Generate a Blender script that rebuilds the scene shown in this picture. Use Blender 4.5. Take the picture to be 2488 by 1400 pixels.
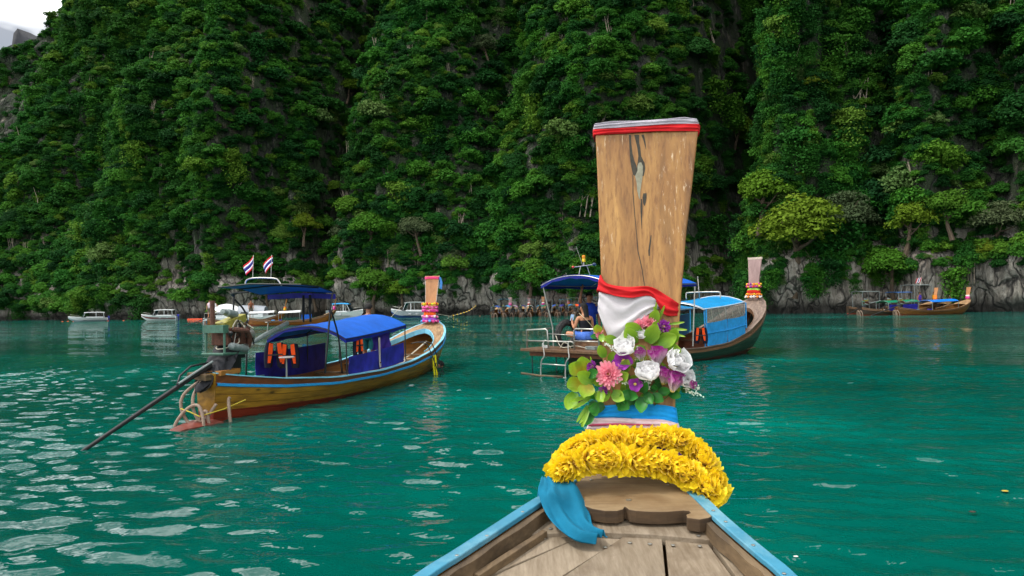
import bpy, math, random
import numpy as np
from mathutils import Vector, Matrix

for o in list(bpy.data.objects):
    bpy.data.objects.remove(o)
SC = bpy.context.scene
COL = SC.collection
R = math.radians
random.seed(7)
METRE = 0.72      # the scene is laid out in units of 0.72 m and brought to metres at the end of the script
NPR = np.random.default_rng(11)

# ---------------------------------------------------------------- camera
EYE = Vector((0.0, 0.0, 2.3))
FPX = 1659.0
cam_d = bpy.data.cameras.new('camera')
cam = bpy.data.objects.new('camera', cam_d)
COL.objects.link(cam)
cam_d.sensor_width = 36.0
cam_d.lens = 36.0 * FPX / 2488.0
cam_d.clip_start = 0.05
cam_d.clip_end = 4000
CAMROT = (Matrix.Rotation(R(91.21), 3, 'X') @ Matrix.Rotation(R(-1.0), 3, 'Z'))
cam.location = EYE * METRE
cam.rotation_euler = CAMROT.to_euler()
SC.camera = cam

# ---------------------------------------------------------------- sky and sun
SUN_EL, SUN_AZ = 58.0, 266.0      # azimuth clockwise from +Y: high on the left
w = bpy.data.worlds.new('World')
SC.world = w
w.use_nodes = True
nt = w.node_tree
nt.nodes.clear()
n_out = nt.nodes.new('ShaderNodeOutputWorld')
n_bg = nt.nodes.new('ShaderNodeBackground')
n_sky = nt.nodes.new('ShaderNodeTexSky')
n_sky.sky_type = 'NISHITA'
n_sky.sun_disc = False
n_sky.sun_elevation = R(SUN_EL)
n_sky.sun_rotation = R(SUN_AZ)
n_sky.dust_density = 2.0
n_tc = nt.nodes.new('ShaderNodeTexCoord')
n_map = nt.nodes.new('ShaderNodeMapping')
n_map.inputs['Scale'].default_value = (1.0, 1.0, 2.2)
n_noi = nt.nodes.new('ShaderNodeTexNoise')
n_noi.inputs['Scale'].default_value = 2.2
n_noi.inputs['Detail'].default_value = 6
n_noi.inputs['Roughness'].default_value = 0.55
n_rmp = nt.nodes.new('ShaderNodeValToRGB')
n_rmp.color_ramp.elements[0].position = 0.30
n_rmp.color_ramp.elements[0].color = (0.45, 0.45, 0.45, 1)
n_rmp.color_ramp.elements[1].position = 0.62
n_rmp.color_ramp.elements[1].color = (0.97, 0.97, 0.97, 1)
n_mix = nt.nodes.new('ShaderNodeMix')
n_mix.data_type = 'RGBA'
n_lum = nt.nodes.new('ShaderNodeValToRGB')          # grey undersides and bright tops of the cloud cover
n_lum.color_ramp.elements[0].position = 0.42
n_lum.color_ramp.elements[0].color = (0.135, 0.14, 0.15, 1)
n_lum.color_ramp.elements[1].position = 0.57
n_lum.color_ramp.elements[1].color = (1, 1, 1, 1)
n_no2 = nt.nodes.new('ShaderNodeTexNoise')
n_no2.inputs['Scale'].default_value = 4.3
n_no2.inputs['Detail'].default_value = 4
n_vm = nt.nodes.new('ShaderNodeVectorMath')
n_vm.operation = 'SCALE'
n_vm.inputs['Scale'].default_value = 48.0
nt.links.new(n_map.outputs[0], n_no2.inputs['Vector'])
nt.links.new(n_no2.outputs[0], n_lum.inputs[0])
nt.links.new(n_lum.outputs[0], n_vm.inputs[0])
nt.links.new(n_vm.outputs[0], n_mix.inputs[7])
nt.links.new(n_tc.outputs['Generated'], n_map.inputs['Vector'])
nt.links.new(n_map.outputs[0], n_noi.inputs['Vector'])
nt.links.new(n_noi.outputs[0], n_rmp.inputs[0])
nt.links.new(n_rmp.outputs[0], n_mix.inputs[0])
nt.links.new(n_sky.outputs[0], n_mix.inputs[6])
nt.links.new(n_mix.outputs[2], n_bg.inputs[0])
n_bg.inputs[1].default_value = 0.11
nt.links.new(n_bg.outputs[0], n_out.inputs[0])

sun_d = bpy.data.lights.new('sun', 'SUN')
sun_d.energy = 3.4
sun_d.angle = R(6.0)
sun_d.color = (1.0, 0.95, 0.87)
sun = bpy.data.objects.new('sun', sun_d)
COL.objects.link(sun)
_sd = Vector((math.sin(R(SUN_AZ)) * math.cos(R(SUN_EL)), math.cos(R(SUN_AZ)) * math.cos(R(SUN_EL)), math.sin(R(SUN_EL))))
sun.rotation_euler = _sd.to_track_quat('Z', 'Y').to_euler()

SC.view_settings.view_transform = 'Standard'
SC.view_settings.look = 'None'
SC.view_settings.gamma = 1.0
SC.view_settings.exposure = -0.35
SC.view_settings.use_curve_mapping = False
SC.cycles.max_bounces = 6
SC.cycles.diffuse_bounces = 2
SC.cycles.glossy_bounces = 3
SC.cycles.transmission_bounces = 4
SC.cycles.transparent_max_bounces = 6
SC.cycles.use_denoising = True

# ---------------------------------------------------------------- helpers
def ray(px, py):
    d = CAMROT @ Vector(((px - 1244.0) / FPX, -(py - 700.0) / FPX, -1.0))
    return d / d.y
def at(px, py, depth):
    return EYE + ray(px, py) * depth
def on_deck(px, py, y0, z0, k):
    d = ray(px, py)
    t = (z0 - k * y0 - EYE.z) / (d.z - k)
    return EYE + d * t
def on_plane(px, py, p0, n):
    d = ray(px, py)
    return EYE + d * ((p0 - EYE).dot(n) / d.dot(n))
_CI = np.array(CAMROT.inverted())
def proj(P):
    P = np.asarray(P, float) - np.array(EYE)
    q = P @ _CI.T
    return 1244 + FPX * q[..., 0] / -q[..., 2], 700 - FPX * q[..., 1] / -q[..., 2]

class MB:
    def __init__(s):
        s.v, s.f = [], []
    def add(s, vs, fs):
        b = len(s.v)
        s.v.extend([tuple(v) for v in vs])
        s.f.extend([tuple(i + b for i in f) for f in fs])
        return s
    def box(s, c, size, rot=None):
        x, y, z = size[0] / 2, size[1] / 2, size[2] / 2
        vs = [Vector((a * x, b * y, d * z)) for a in (-1, 1) for b in (-1, 1) for d in (-1, 1)]
        if rot is not None:
            vs = [rot @ v for v in vs]
        c = Vector(c)
        return s.add([v + c for v in vs], [(0, 1, 3, 2), (4, 6, 7, 5), (0, 4, 5, 1), (2, 3, 7, 6), (0, 2, 6, 4), (1, 5, 7, 3)])
    def bar(s, a, b, wd, ht, up=(0, 0, 1)):
        a, b = Vector(a), Vector(b)
        d = (b - a)
        u = Vector(up)
        x = d.cross(u)
        if x.length < 1e-6:
            x = d.cross(Vector((1, 0, 0)))
        x.normalize()
        u = x.cross(d).normalized()
        vs = []
        for p in (a, b):
            for i, j in ((-1, -1), (1, -1), (1, 1), (-1, 1)):
                vs.append(p + x * (i * wd / 2) + u * (j * ht / 2))
        return s.add(vs, [(3, 2, 1, 0), (4, 5, 6, 7), (0, 1, 5, 4), (1, 2, 6, 5), (2, 3, 7, 6), (3, 0, 4, 7)])
    def tube(s, pts, r, n=7, closed=False, caps=True):
        pts = [Vector(p) for p in pts]
        m = len(pts)
        rs = r if isinstance(r, (list, tuple)) else [r] * m
        vs, fs = [], []
        prev = None
        for i, p in enumerate(pts):
            if closed:
                t = pts[(i + 1) % m] - pts[i - 1]
            else:
                t = pts[min(i + 1, m - 1)] - pts[max(i - 1, 0)]
            t.normalize()
            if prev is None:
                x = t.cross(Vector((0, 0, 1)))
                if x.length < 1e-3:
                    x = t.cross(Vector((0, 1, 0)))
            else:
                x = prev - t * prev.dot(t)
            x.normalize()
            prev = x
            y = t.cross(x)
            for k in range(n):
                a = 2 * math.pi * k / n
                vs.append(p + (x * math.cos(a) + y * math.sin(a)) * rs[i])
        for i in range(m if closed else m - 1):
            j = (i + 1) % m
            for k in range(n):
                l = (k + 1) % n
                fs.append((i * n + k, i * n + l, j * n + l, j * n + k))
        if caps and not closed:
            fs.append(tuple(range(n - 1, -1, -1)))
            fs.append(tuple((m - 1) * n + k for k in range(n)))
        return s.add(vs, fs)
    def lathe(s, prof, n=16, c=(0, 0, 0), rot=None, sx=1, sy=1):
        c = Vector(c)
        vs, fs = [], []
        for r, z in prof:
            for k in range(n):
                a = 2 * math.pi * k / n
                v = Vector((r * math.cos(a) * sx, r * math.sin(a) * sy, z))
                vs.append(c + (rot @ v if rot is not None else v))
        for i in range(len(prof) - 1):
            for k in range(n):
                l = (k + 1) % n
                fs.append((i * n + k, i * n + l, (i + 1) * n + l, (i + 1) * n + k))
        fs.append(tuple(range(n - 1, -1, -1)))
        fs.append(tuple((len(prof) - 1) * n + k for k in range(n)))
        return s.add(vs, fs)
    def ball(s, c, r, n=10, m=7, rot=None):
        if not isinstance(r, (tuple, list)):
            r = (r, r, r)
        c = Vector(c)
        vs, fs = [], []
        for i in range(m + 1):
            th = math.pi * i / m
            th = min(max(th, 0.02), math.pi - 0.02)
            for k in range(n):
                a = 2 * math.pi * k / n
                v = Vector((r[0] * math.sin(th) * math.cos(a), r[1] * math.sin(th) * math.sin(a), r[2] * math.cos(th)))
                vs.append(c + (rot @ v if rot is not None else v))
        for i in range(m):
            for k in range(n):
                l = (k + 1) % n
                fs.append((i * n + k, (i + 1) * n + k, (i + 1) * n + l, i * n + l))
        return s.add(vs, fs)
    def grid(s, rows, closed=False):
        m, n = len(rows), len(rows[0])
        vs = [p for r in rows for p in r]
        fs = []
        for i in range(m - 1):
            for k in range(n if closed else n - 1):
                l = (k + 1) % n
                fs.append((i * n + k, i * n + l, (i + 1) * n + l, (i + 1) * n + k))
        return s.add(vs, fs)
    def slab(s, rows, off):
        """closed sheet: rows of points, thickened by the vector off (or a function of the indices)"""
        m, n = len(rows), len(rows[0])
        top = [Vector(p) for r in rows for p in r]
        bot = [p + (off(i // n, i % n) if callable(off) else Vector(off)) for i, p in enumerate(top)]
        fs = []
        N = m * n
        for i in range(m - 1):
            for k in range(n - 1):
                a, b, c, d = i * n + k, i * n + k + 1, (i + 1) * n + k + 1, (i + 1) * n + k
                fs.append((a, b, c, d))
                fs.append((N + d, N + c, N + b, N + a))
        for i in range(m - 1):
            a, d = i * n, (i + 1) * n
            fs.append((a, d, N + d, N + a))
            a, d = i * n + n - 1, (i + 1) * n + n - 1
            fs.append((d, a, N + a, N + d))
        for k in range(n - 1):
            fs.append((k + 1, k, N + k, N + k + 1))
            a = (m - 1) * n + k
            fs.append((a, a + 1, N + a + 1, N + a))
        return s.add(top + bot, fs)
    def prism(s, poly, off):
        n = len(poly)
        a = [Vector(p) for p in poly]
        off = Vector(off)
        b = [p + off for p in a]
        return s.add(a + b, [tuple(range(n)), tuple(range(2 * n - 1, n - 1, -1))] + [((i + 1) % n, i, n + i, n + (i + 1) % n) for i in range(n)])
    def mesh(s, name, mat, smooth=False):
        me = bpy.data.meshes.new(name)
        me.from_pydata(s.v, [], s.f)
        me.materials.append(mat)
        if smooth:
            me.polygons.foreach_set('use_smooth', [True] * len(me.polygons))
            if smooth != 'all':
                me.set_sharp_from_angle(angle=R(42))
        me.update()
        return me
    def build(s, name, mat, parent=None, smooth=False, bevel=0):
        o = bpy.data.objects.new(name, s.mesh(name, mat, smooth))
        COL.objects.link(o)
        if parent is not None:
            o.parent = parent
        if bevel:
            m = o.modifiers.new('bevel', 'BEVEL')
            m.width = bevel
            m.segments = 2
            m.limit_method = 'ANGLE'
            m.harden_normals = False
        return o

def tag(o, label=None, cat=None, group=None, kind=None):
    for k, v in (('label', label), ('category', cat), ('group', group), ('kind', kind)):
        if v:
            o[k] = v
    return o
def empty(name, loc=(0, 0, 0), heading=0.0, label=None, cat=None, group=None, pitch=0.0, roll=0.0):
    o = bpy.data.objects.new(name, None)
    COL.objects.link(o)
    o.location = loc
    o.rotation_euler = (pitch, roll, -heading)
    return tag(o, label, cat, group)
def place(me, name, parent=None, loc=(0, 0, 0), rot=(0, 0, 0), scale=1.0):
    o = bpy.data.objects.new(name, me)
    COL.objects.link(o)
    o.location = loc
    o.rotation_euler = rot
    o.scale = (scale,) * 3 if not isinstance(scale, (tuple, list)) else scale
    if parent is not None:
        o.parent = parent
    return o
def copy_tree(o, parent=None):
    c = o.copy()
    COL.objects.link(c)
    c.parent = parent
    for ch in list(o.children):
        copy_tree(ch, c)
    return c
def spline(pts, n, closed=False):
    pts = [Vector(p) for p in pts]
    m = len(pts)
    out = []
    segs = m if closed else m - 1
    for i in range(segs):
        g = lambda k: pts[k % m] if closed else pts[min(max(k, 0), m - 1)]
        p0, p1, p2, p3 = g(i - 1), g(i), g(i + 1), g(i + 2)
        for j in range(n):
            t = j / n
            out.append(0.5 * ((2 * p1) + (p2 - p0) * t + (2 * p0 - 5 * p1 + 4 * p2 - p3) * t * t + (3 * p1 - p0 - 3 * p2 + p3) * t ** 3))
    if not closed:
        out.append(pts[-1])
    return out

# ---------------------------------------------------------------- materials
def srgb(h):
    h = h.lstrip('#')
    c = [int(h[i:i + 2], 16) / 255 for i in (0, 2, 4)]
    return tuple(x / 12.92 if x <= 0.04045 else ((x + 0.055) / 1.055) ** 2.4 for x in c) + (1.0,)
class NT:
    def __init__(s, name):
        s.m = bpy.data.materials.new(name)
        s.m.use_nodes = True
        s.t = s.m.node_tree
        s.b = s.t.nodes['Principled BSDF']
    def n(s, typ, **kw):
        nd = s.t.nodes.new(typ)
        for k, v in kw.items():
            if k in nd.inputs:
                nd.inputs[k].default_value = v
            else:
                setattr(nd, k, v)
        return nd
    def l(s, a, b):
        s.t.links.new(a, b)
    def noise(s, vec, scale, detail=3, rough=0.5, dist=0.0):
        nd = s.n('ShaderNodeTexNoise')
        nd.inputs['Scale'].default_value = scale
        nd.inputs['Detail'].default_value = detail
        nd.inputs['Roughness'].default_value = rough
        nd.inputs['Distortion'].default_value = dist
        if vec is not None:
            s.l(vec, nd.inputs['Vector'])
        return nd.outputs[0]
    def ramp(s, fac, stops):
        nd = s.n('ShaderNodeValToRGB')
        e = nd.color_ramp.elements
        while len(e) < len(stops):
            e.new(0.5)
        for i, (p, c) in enumerate(stops):
            e[i].position = p
            e[i].color = c if len(c) == 4 else tuple(c) + (1,)
        s.l(fac, nd.inputs[0])
        return nd.outputs[0]
    def mix(s, fac, a, b, typ='MIX'):
        nd = s.n('ShaderNodeMix')
        nd.data_type = 'RGBA'
        nd.blend_type = typ
        for v, i in ((fac, 0), (a, 6), (b, 7)):
            if isinstance(v, (int, float)):
                nd.inputs[i].default_value = v
            elif isinstance(v, tuple):
                nd.inputs[i].default_value = v
            else:
                s.l(v, nd.inputs[i])
        return nd.outputs[2]
    def math(s, op, a, b=0.0):
        nd = s.n('ShaderNodeMath')
        nd.operation = op
        for v, i in ((a, 0), (b, 1)):
            if isinstance(v, (int, float)):
                nd.inputs[i].default_value = v
            else:
                s.l(v, nd.inputs[i])
        return nd.outputs[0]
    def coord(s, which='Object', scale=(1, 1, 1), rot=(0, 0, 0)):
        tc = s.n('ShaderNodeTexCoord')
        mp = s.n('ShaderNodeMapping')
        mp.inputs['Scale'].default_value = scale
        mp.inputs['Rotation'].default_value = rot
        s.l(tc.outputs[which], mp.inputs['Vector'])
        return mp.outputs[0]
    def world(s, scale=(1, 1, 1)):
        scale = tuple(v / METRE for v in scale)
        g = s.n('ShaderNodeNewGeometry')
        mp = s.n('ShaderNodeMapping')
        mp.inputs['Scale'].default_value = scale
        s.l(g.outputs['Position'], mp.inputs['Vector'])
        return mp.outputs[0]
    def bump(s, h, strength=0.3, dist=0.02):
        nd = s.n('ShaderNodeBump')
        nd.inputs['Strength'].default_value = strength
        nd.inputs['Distance'].default_value = dist
        s.l(h, nd.inputs['Height'])
        s.l(nd.outputs[0], s.b.inputs['Normal'])
        return nd
    def set(s, **kw):
        names = dict(col='Base Color', rough='Roughness', metal='Metallic', spec='Specular IOR Level', ior='IOR', alpha='Alpha', trans='Transmission Weight', sheen='Sheen Weight')
        for k, v in kw.items():
            i = s.b.inputs[names[k]]
            if isinstance(v, (int, float, tuple)):
                i.default_value = v
            else:
                s.l(v, i)
        return s
MATS = {}
def paint(name, col, rough=0.45, var=0.25, scale=6.0, metal=0.0, bump=0.0, dirt=None, dirt_amt=0.5):
    """plain painted / moulded surface with slight mottling and optional dirt"""
    if name in MATS:
        return MATS[name]
    t = NT(name)
    c = srgb(col) if isinstance(col, str) else tuple(col)[:3] + (1,)
    v = t.coord('Object')
    nz = t.noise(v, scale, 5, 0.6)
    lo = tuple(x * (1 - var) for x in c[:3]) + (1,)
    hi = tuple(min(1, x * (1 + var * 0.6)) for x in c[:3]) + (1,)
    colr = t.ramp(nz, [(0.3, lo), (0.7, hi)])
    if dirt:
        d = t.noise(t.coord('Object', (1, 1, 0.5)), scale * 0.6, 8, 0.7)
        colr = t.mix(t.ramp(d, [(0.5, (0, 0, 0)), (0.72, (dirt_amt,) * 3)]), colr, srgb(dirt))
    t.set(col=colr, rough=rough, metal=metal)
    if bump:
        t.bump(t.noise(v, scale * 5, 4), bump, 0.01)
    MATS[name] = t.m
    return t.m
def wood(name, light, dark, grain=(14, 1.2, 14), rough=0.55, stain=None, stain_amt=0.6, stain_at=0.47, knots=0.0, knot_col='#1c120a', bump=0.35, knot_scale=3.0):
    """sawn wood: grain runs along the axis with the small grain factor"""
    if name in MATS:
        return MATS[name]
    t = NT(name)
    oi = t.n('ShaderNodeObjectInfo')
    tc = t.n('ShaderNodeTexCoord')
    off = t.n('ShaderNodeVectorMath', operation='ADD')
    sc = t.n('ShaderNodeVectorMath', operation='SCALE')
    cmb = t.n('ShaderNodeCombineXYZ')
    for i in range(3):
        t.l(oi.outputs['Random'], cmb.inputs[i])
    t.l(cmb.outputs[0], sc.inputs[0])
    sc.inputs['Scale'].default_value = 17.0
    t.l(tc.outputs['Object'], off.inputs[0])
    t.l(sc.outputs[0], off.inputs[1])
    mp = t.n('ShaderNodeMapping')
    mp.inputs['Scale'].default_value = grain
    t.l(off.outputs[0], mp.inputs['Vector'])
    g1 = t.noise(mp.outputs[0], 1.0, 8, 0.62, 0.6)
    g2 = t.noise(mp.outputs[0], 5.0, 4, 0.6)
    big = t.noise(off.outputs[0], 1.7, 3)
    c = t.ramp(g1, [(0.32, srgb(dark)), (0.68, srgb(light))])
    c = t.mix(0.35, c, t.ramp(g2, [(0.3, srgb(dark)), (0.7, srgb(light))]))
    hs = t.n('ShaderNodeHueSaturation')
    t.l(c, hs.inputs['Color'])
    t.l(t.math('ADD', t.math('MULTIPLY', oi.outputs['Random'], 0.22), t.math('ADD', t.math('MULTIPLY', big, 0.5), 0.64)), hs.inputs['Value'])
    c = hs.outputs[0]
    if stain:
        s = t.noise(off.outputs[0], 2.3, 7, 0.65, 0.4)
        c = t.mix(t.ramp(s, [(stain_at, (0, 0, 0)), (stain_at + 0.17, (stain_amt,) * 3)]), c, srgb(stain))
    if knots:
        vo = t.n('ShaderNodeTexVoronoi')
        vo.inputs['Scale'].default_value = knot_scale
        mp2 = t.n('ShaderNodeMapping')
        mp2.inputs['Scale'].default_value = tuple(0.45 if g < 3 else 1.0 for g in grain)
        t.l(off.outputs[0], mp2.inputs['Vector'])
        t.l(mp2.outputs[0], vo.inputs['Vector'])
        c = t.mix(t.ramp(vo.outputs['Distance'], [(0.04, (knots,) * 3), (0.13, (0, 0, 0))]), c, srgb(knot_col))
    t.set(col=c, rough=rough)
    if bump:
        t.bump(g1, bump, 0.006)
    MATS[name] = t.m
    return t.m
def cloth(name, col, rough=0.85, var=0.15, scale=9.0, trans=False):
    if name in MATS:
        return MATS[name]
    t = NT(name)
    c = srgb(col)
    v = t.coord('Object')
    nz = t.noise(v, scale, 4, 0.6)
    t.set(col=t.ramp(nz, [(0.3, tuple(x * (1 - var) for x in c[:3]) + (1,)), (0.7, tuple(min(1, x * (1 + var)) for x in c[:3]) + (1,))]), rough=rough, spec=0.25)
    wv = t.noise(t.coord('Object', (1, 1, 1)), 260, 1)
    f = t.noise(v, scale * 2.2, 3)
    t.bump(t.math('ADD', t.math('MULTIPLY', wv, 0.15), f), 0.25, 0.01)
    MATS[name] = t.m
    return t.m

# ---------------------------------------------------------------- water
def make_water():
    t = NT('sea_water')
    pos = t.world((1, 1, 1))
    big = t.noise(t.world((0.05, 0.11, 1)), 1.0, 3, 0.5)
    c = t.ramp(big, [(0.30, (0.000, 0.040, 0.030, 1)), (0.52, (0.000, 0.078, 0.060, 1)), (0.74, (0.000, 0.175, 0.132, 1))])
    t.set(col=c, rough=0.015, ior=1.333)
    f1 = t.noise(t.world((1.5, 2.4, 1)), 3.0, 2, 0.5, 0.3)
    f2 = t.noise(t.world((1.0, 1.7, 1)), 11.0, 2, 0.5)
    f3 = t.noise(t.world((0.55, 1.1, 1)), 1.0, 2, 0.5)
    gq = t.n('ShaderNodeNewGeometry')
    sq = t.n('ShaderNodeSeparateXYZ')
    t.l(gq.outputs['Position'], sq.inputs[0])
    far = t.ramp(t.math('MULTIPLY', sq.outputs[1], 0.01 / METRE), [(0.22, (0, 0, 0)), (0.75, (1, 1, 1))])   # out there the waves are relief only
    f4 = t.noise(t.world((0.9, 1.6, 1)), 1.0, 3, 0.6)
    h = t.math('ADD', t.math('ADD', t.math('MULTIPLY', f1, 0.42), t.math('MULTIPLY', f4, t.math('MULTIPLY', far, 14.0))), t.math('MULTIPLY', f3, 0.5))
    bm = t.bump(h, 0.5, 0.03)
    # fine sheet near the boats with real waves, coarse sheet all round it, one mesh
    def axis(lo, hi, fine0, fine1, step, grow):
        a = list(np.arange(fine0, fine1 + 1e-6, step))
        s, x = step, fine1
        while x < hi:
            s *= grow
            x += s
            a.append(min(x, hi))
        s, x = step, fine0
        b = []
        while x > lo:
            s *= grow
            x -= s
            b.append(max(x, lo))
        return np.array(sorted(set(b + a)))
    xs = axis(-1500, 1500, -17, 13, 0.056, 1.032)
    ys = axis(-900, 900, 4, 26, 0.056, 1.032)
    X, Y = np.meshgrid(xs, ys)
    Z = np.zeros_like(X)
    rng = np.random.default_rng(5)
    sp_x = np.gradient(xs)[None, :] + 0 * X
    sp_y = np.gradient(ys)[:, None] + 0 * X
    sp = np.maximum(sp_x, sp_y)
    for i in range(52):
        lam = 0.18 * (1.030 ** i)
        th = R(-100) + rng.normal(0, 0.45)
        k = 2 * math.pi / lam
        amp = 0.0300 * lam / (2 * math.pi) * rng.uniform(0.5, 1.4) * (0.75 if lam < 0.27 else 1.0)
        fade = np.clip((lam / (sp * 3.0)) - 0.6, 0, 1)
        Z += fade * amp * np.sin(k * (X * math.cos(th) + Y * math.sin(th)) + rng.uniform(0, 6.28))
    for i in range(6):
        lam = 4.5 * 1.3 ** i
        th = R(-115) + rng.normal(0, 0.5)
        Z += 0.0016 * lam ** 0.8 * np.sin(2 * math.pi / lam * (X * math.cos(th) + Y * math.sin(th)) + rng.uniform(0, 6.28)) * np.clip((lam / (sp * 3.0)) - 0.6, 0, 1)
    n, m = X.shape
    vs = np.stack([X, Y, Z], -1).reshape(-1, 3)
    idx = np.arange(n * m).reshape(n, m)
    fs = np.stack([idx[:-1, :-1], idx[:-1, 1:], idx[1:, 1:], idx[1:, :-1]], -1).reshape(-1, 4)
    me = bpy.data.meshes.new('water')
    me.vertices.add(len(vs))
    me.vertices.foreach_set('co', vs.ravel())
    me.loops.add(len(fs) * 4)
    me.loops.foreach_set('vertex_index', fs.ravel().astype(np.int32))
    me.polygons.add(len(fs))
    me.polygons.foreach_set('loop_start', (np.arange(len(fs)) * 4).astype(np.int32))
    me.update()
    me.validate()
    me.polygons.foreach_set('use_smooth', [True] * len(fs))
    me.materials.append(t.m)
    o = bpy.data.objects.new('water', me)
    COL.objects.link(o)
    tag(o, 'teal green bay water with small ripples and white glints', kind='structure')
make_water()

# ---------------------------------------------------------------- cliff
def vnoise(x, y, seed=0):
    xi, yi = np.floor(x).astype(int), np.floor(y).astype(int)
    xf, yf = x - xi, y - yi
    u, v = xf * xf * (3 - 2 * xf), yf * yf * (3 - 2 * yf)
    def h(a, b):
        q = (a * 374761393 + b * 668265263 + seed * 982451653) & 0x7fffffff
        q = ((q ^ (q >> 13)) * 1274126177) & 0x7fffffff
        return ((q ^ (q >> 16)) & 0xffff) / 65535.0
    return (h(xi, yi) * (1 - u) + h(xi + 1, yi) * u) * (1 - v) + (h(xi, yi + 1) * (1 - u) + h(xi + 1, yi + 1) * u) * v
def fbm(x, y, o=4, seed=0, gain=0.5):
    a, s, t = 1.0, 0.0, 0.0
    for i in range(o):
        s = s + a * vnoise(x * 2 ** i, y * 2 ** i, seed + i * 7)
        t += a
        a *= gain
    return s / t * 2 - 1
SHORE = spline([(-330, 300, 0), (-230, 225, 0), (-165, 186, 0), (-124, 166, 0), (-90, 151, 0), (-46, 141, 0), (0, 128, 0), (20, 117, 0),
                (37, 105, 0), (62, 84, 0), (80, 62, 0), (98, 30, 0), (112, -20, 0), (120, -80, 0)], 16)
_sp = np.array(SHORE)[:, :2]
_sl = np.concatenate([[0], np.cumsum(np.hypot(*np.diff(_sp, axis=0).T))])
def shore(s):
    x = np.interp(s, _sl, _sp[:, 0])
    y = np.interp(s, _sl, _sp[:, 1])
    e = 4.0
    tx = np.interp(s + e, _sl, _sp[:, 0]) - np.interp(s - e, _sl, _sp[:, 0])
    ty = np.interp(s + e, _sl, _sp[:, 1]) - np.interp(s - e, _sl, _sp[:, 1])
    l = np.hypot(tx, ty)
    return x, y, -ty / l, tx / l
_px_s = 1244 + FPX * _sp[:, 0] / np.maximum(_sp[:, 1], 8)
S_LEN = _sl[-1]
BULGE = [(75, 70, -12), (300, 80, 5), (545, 95, 12), (745, 40, -28), (650, 25, -6), (930, 110, 7), (1180, 60, -5), (1400, 120, 9), (1725, 62, -46), (1930, 100, 11), (2140, 45, -7), (2260, 60, 5), (2400, 60, -5)]
HTOP_PX = [-900, -300, -60, 0, 70, 140, 215, 330, 480, 900, 3000]
HTOP_Z = [24, 70, 104, 107, 103, 98, 102, 120, 141, 142, 120]
def cliff(s, v):
    """v 0..1.25: below 1 the face, above it the top running back"""
    x, y, nx, ny = shore(s)
    px = np.interp(s, _sl, _px_s)
    top = np.interp(px, HTOP_PX, HTOP_Z) + 4 * fbm(s * 0.08, v * 0 + 3.3, 3, 61)
    vv = np.minimum(v, 1.0)
    z = -2 + (top + 2) * np.sin(vv * math.pi / 2) ** 0.92
    zz = np.maximum(z, 0)
    back = np.where(zz < 8, -1.6 * np.exp(-((zz - 6.5) / 3.5) ** 2) + 0.9 * np.exp(-(zz / 1.2) ** 2), 0)
    back = back + np.maximum(zz - 6, 0) * 0.27 + np.maximum(zz - 45, 0) * 0.16
    env = 0.25 + 0.75 * np.clip(zz / 35, 0, 1)
    b = 0
    for c, wd, a in BULGE:
        b = b + a * np.exp(-((px - c) / wd) ** 2)
    back = back - b * env
    back = back - 7.0 * env * fbm(s * 0.035, z * 0.022, 3, 3)
    back = back - 4.2 * fbm(s * 0.10, z * 0.08, 3, 17) * (0.5 + 0.5 * env)
    back = back - 1.5 * fbm(s * 0.55, z * 0.05, 3, 23)
    back = back - 1.1 * fbm(s * 0.9, z * 0.5, 3, 29)
    back = back - 6.0 * env * (np.abs(fbm(s * 0.05 + z * 0.006, z * 0.008, 3, 77)) - 0.25)
    back = back + np.maximum(v - 0.93, 0) ** 1.6 * 260
    z = z + np.where(v > 1, (v - 1) * 8, 0)
    return np.stack([x + nx * back, y + ny * back, z], -1), px, top
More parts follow.
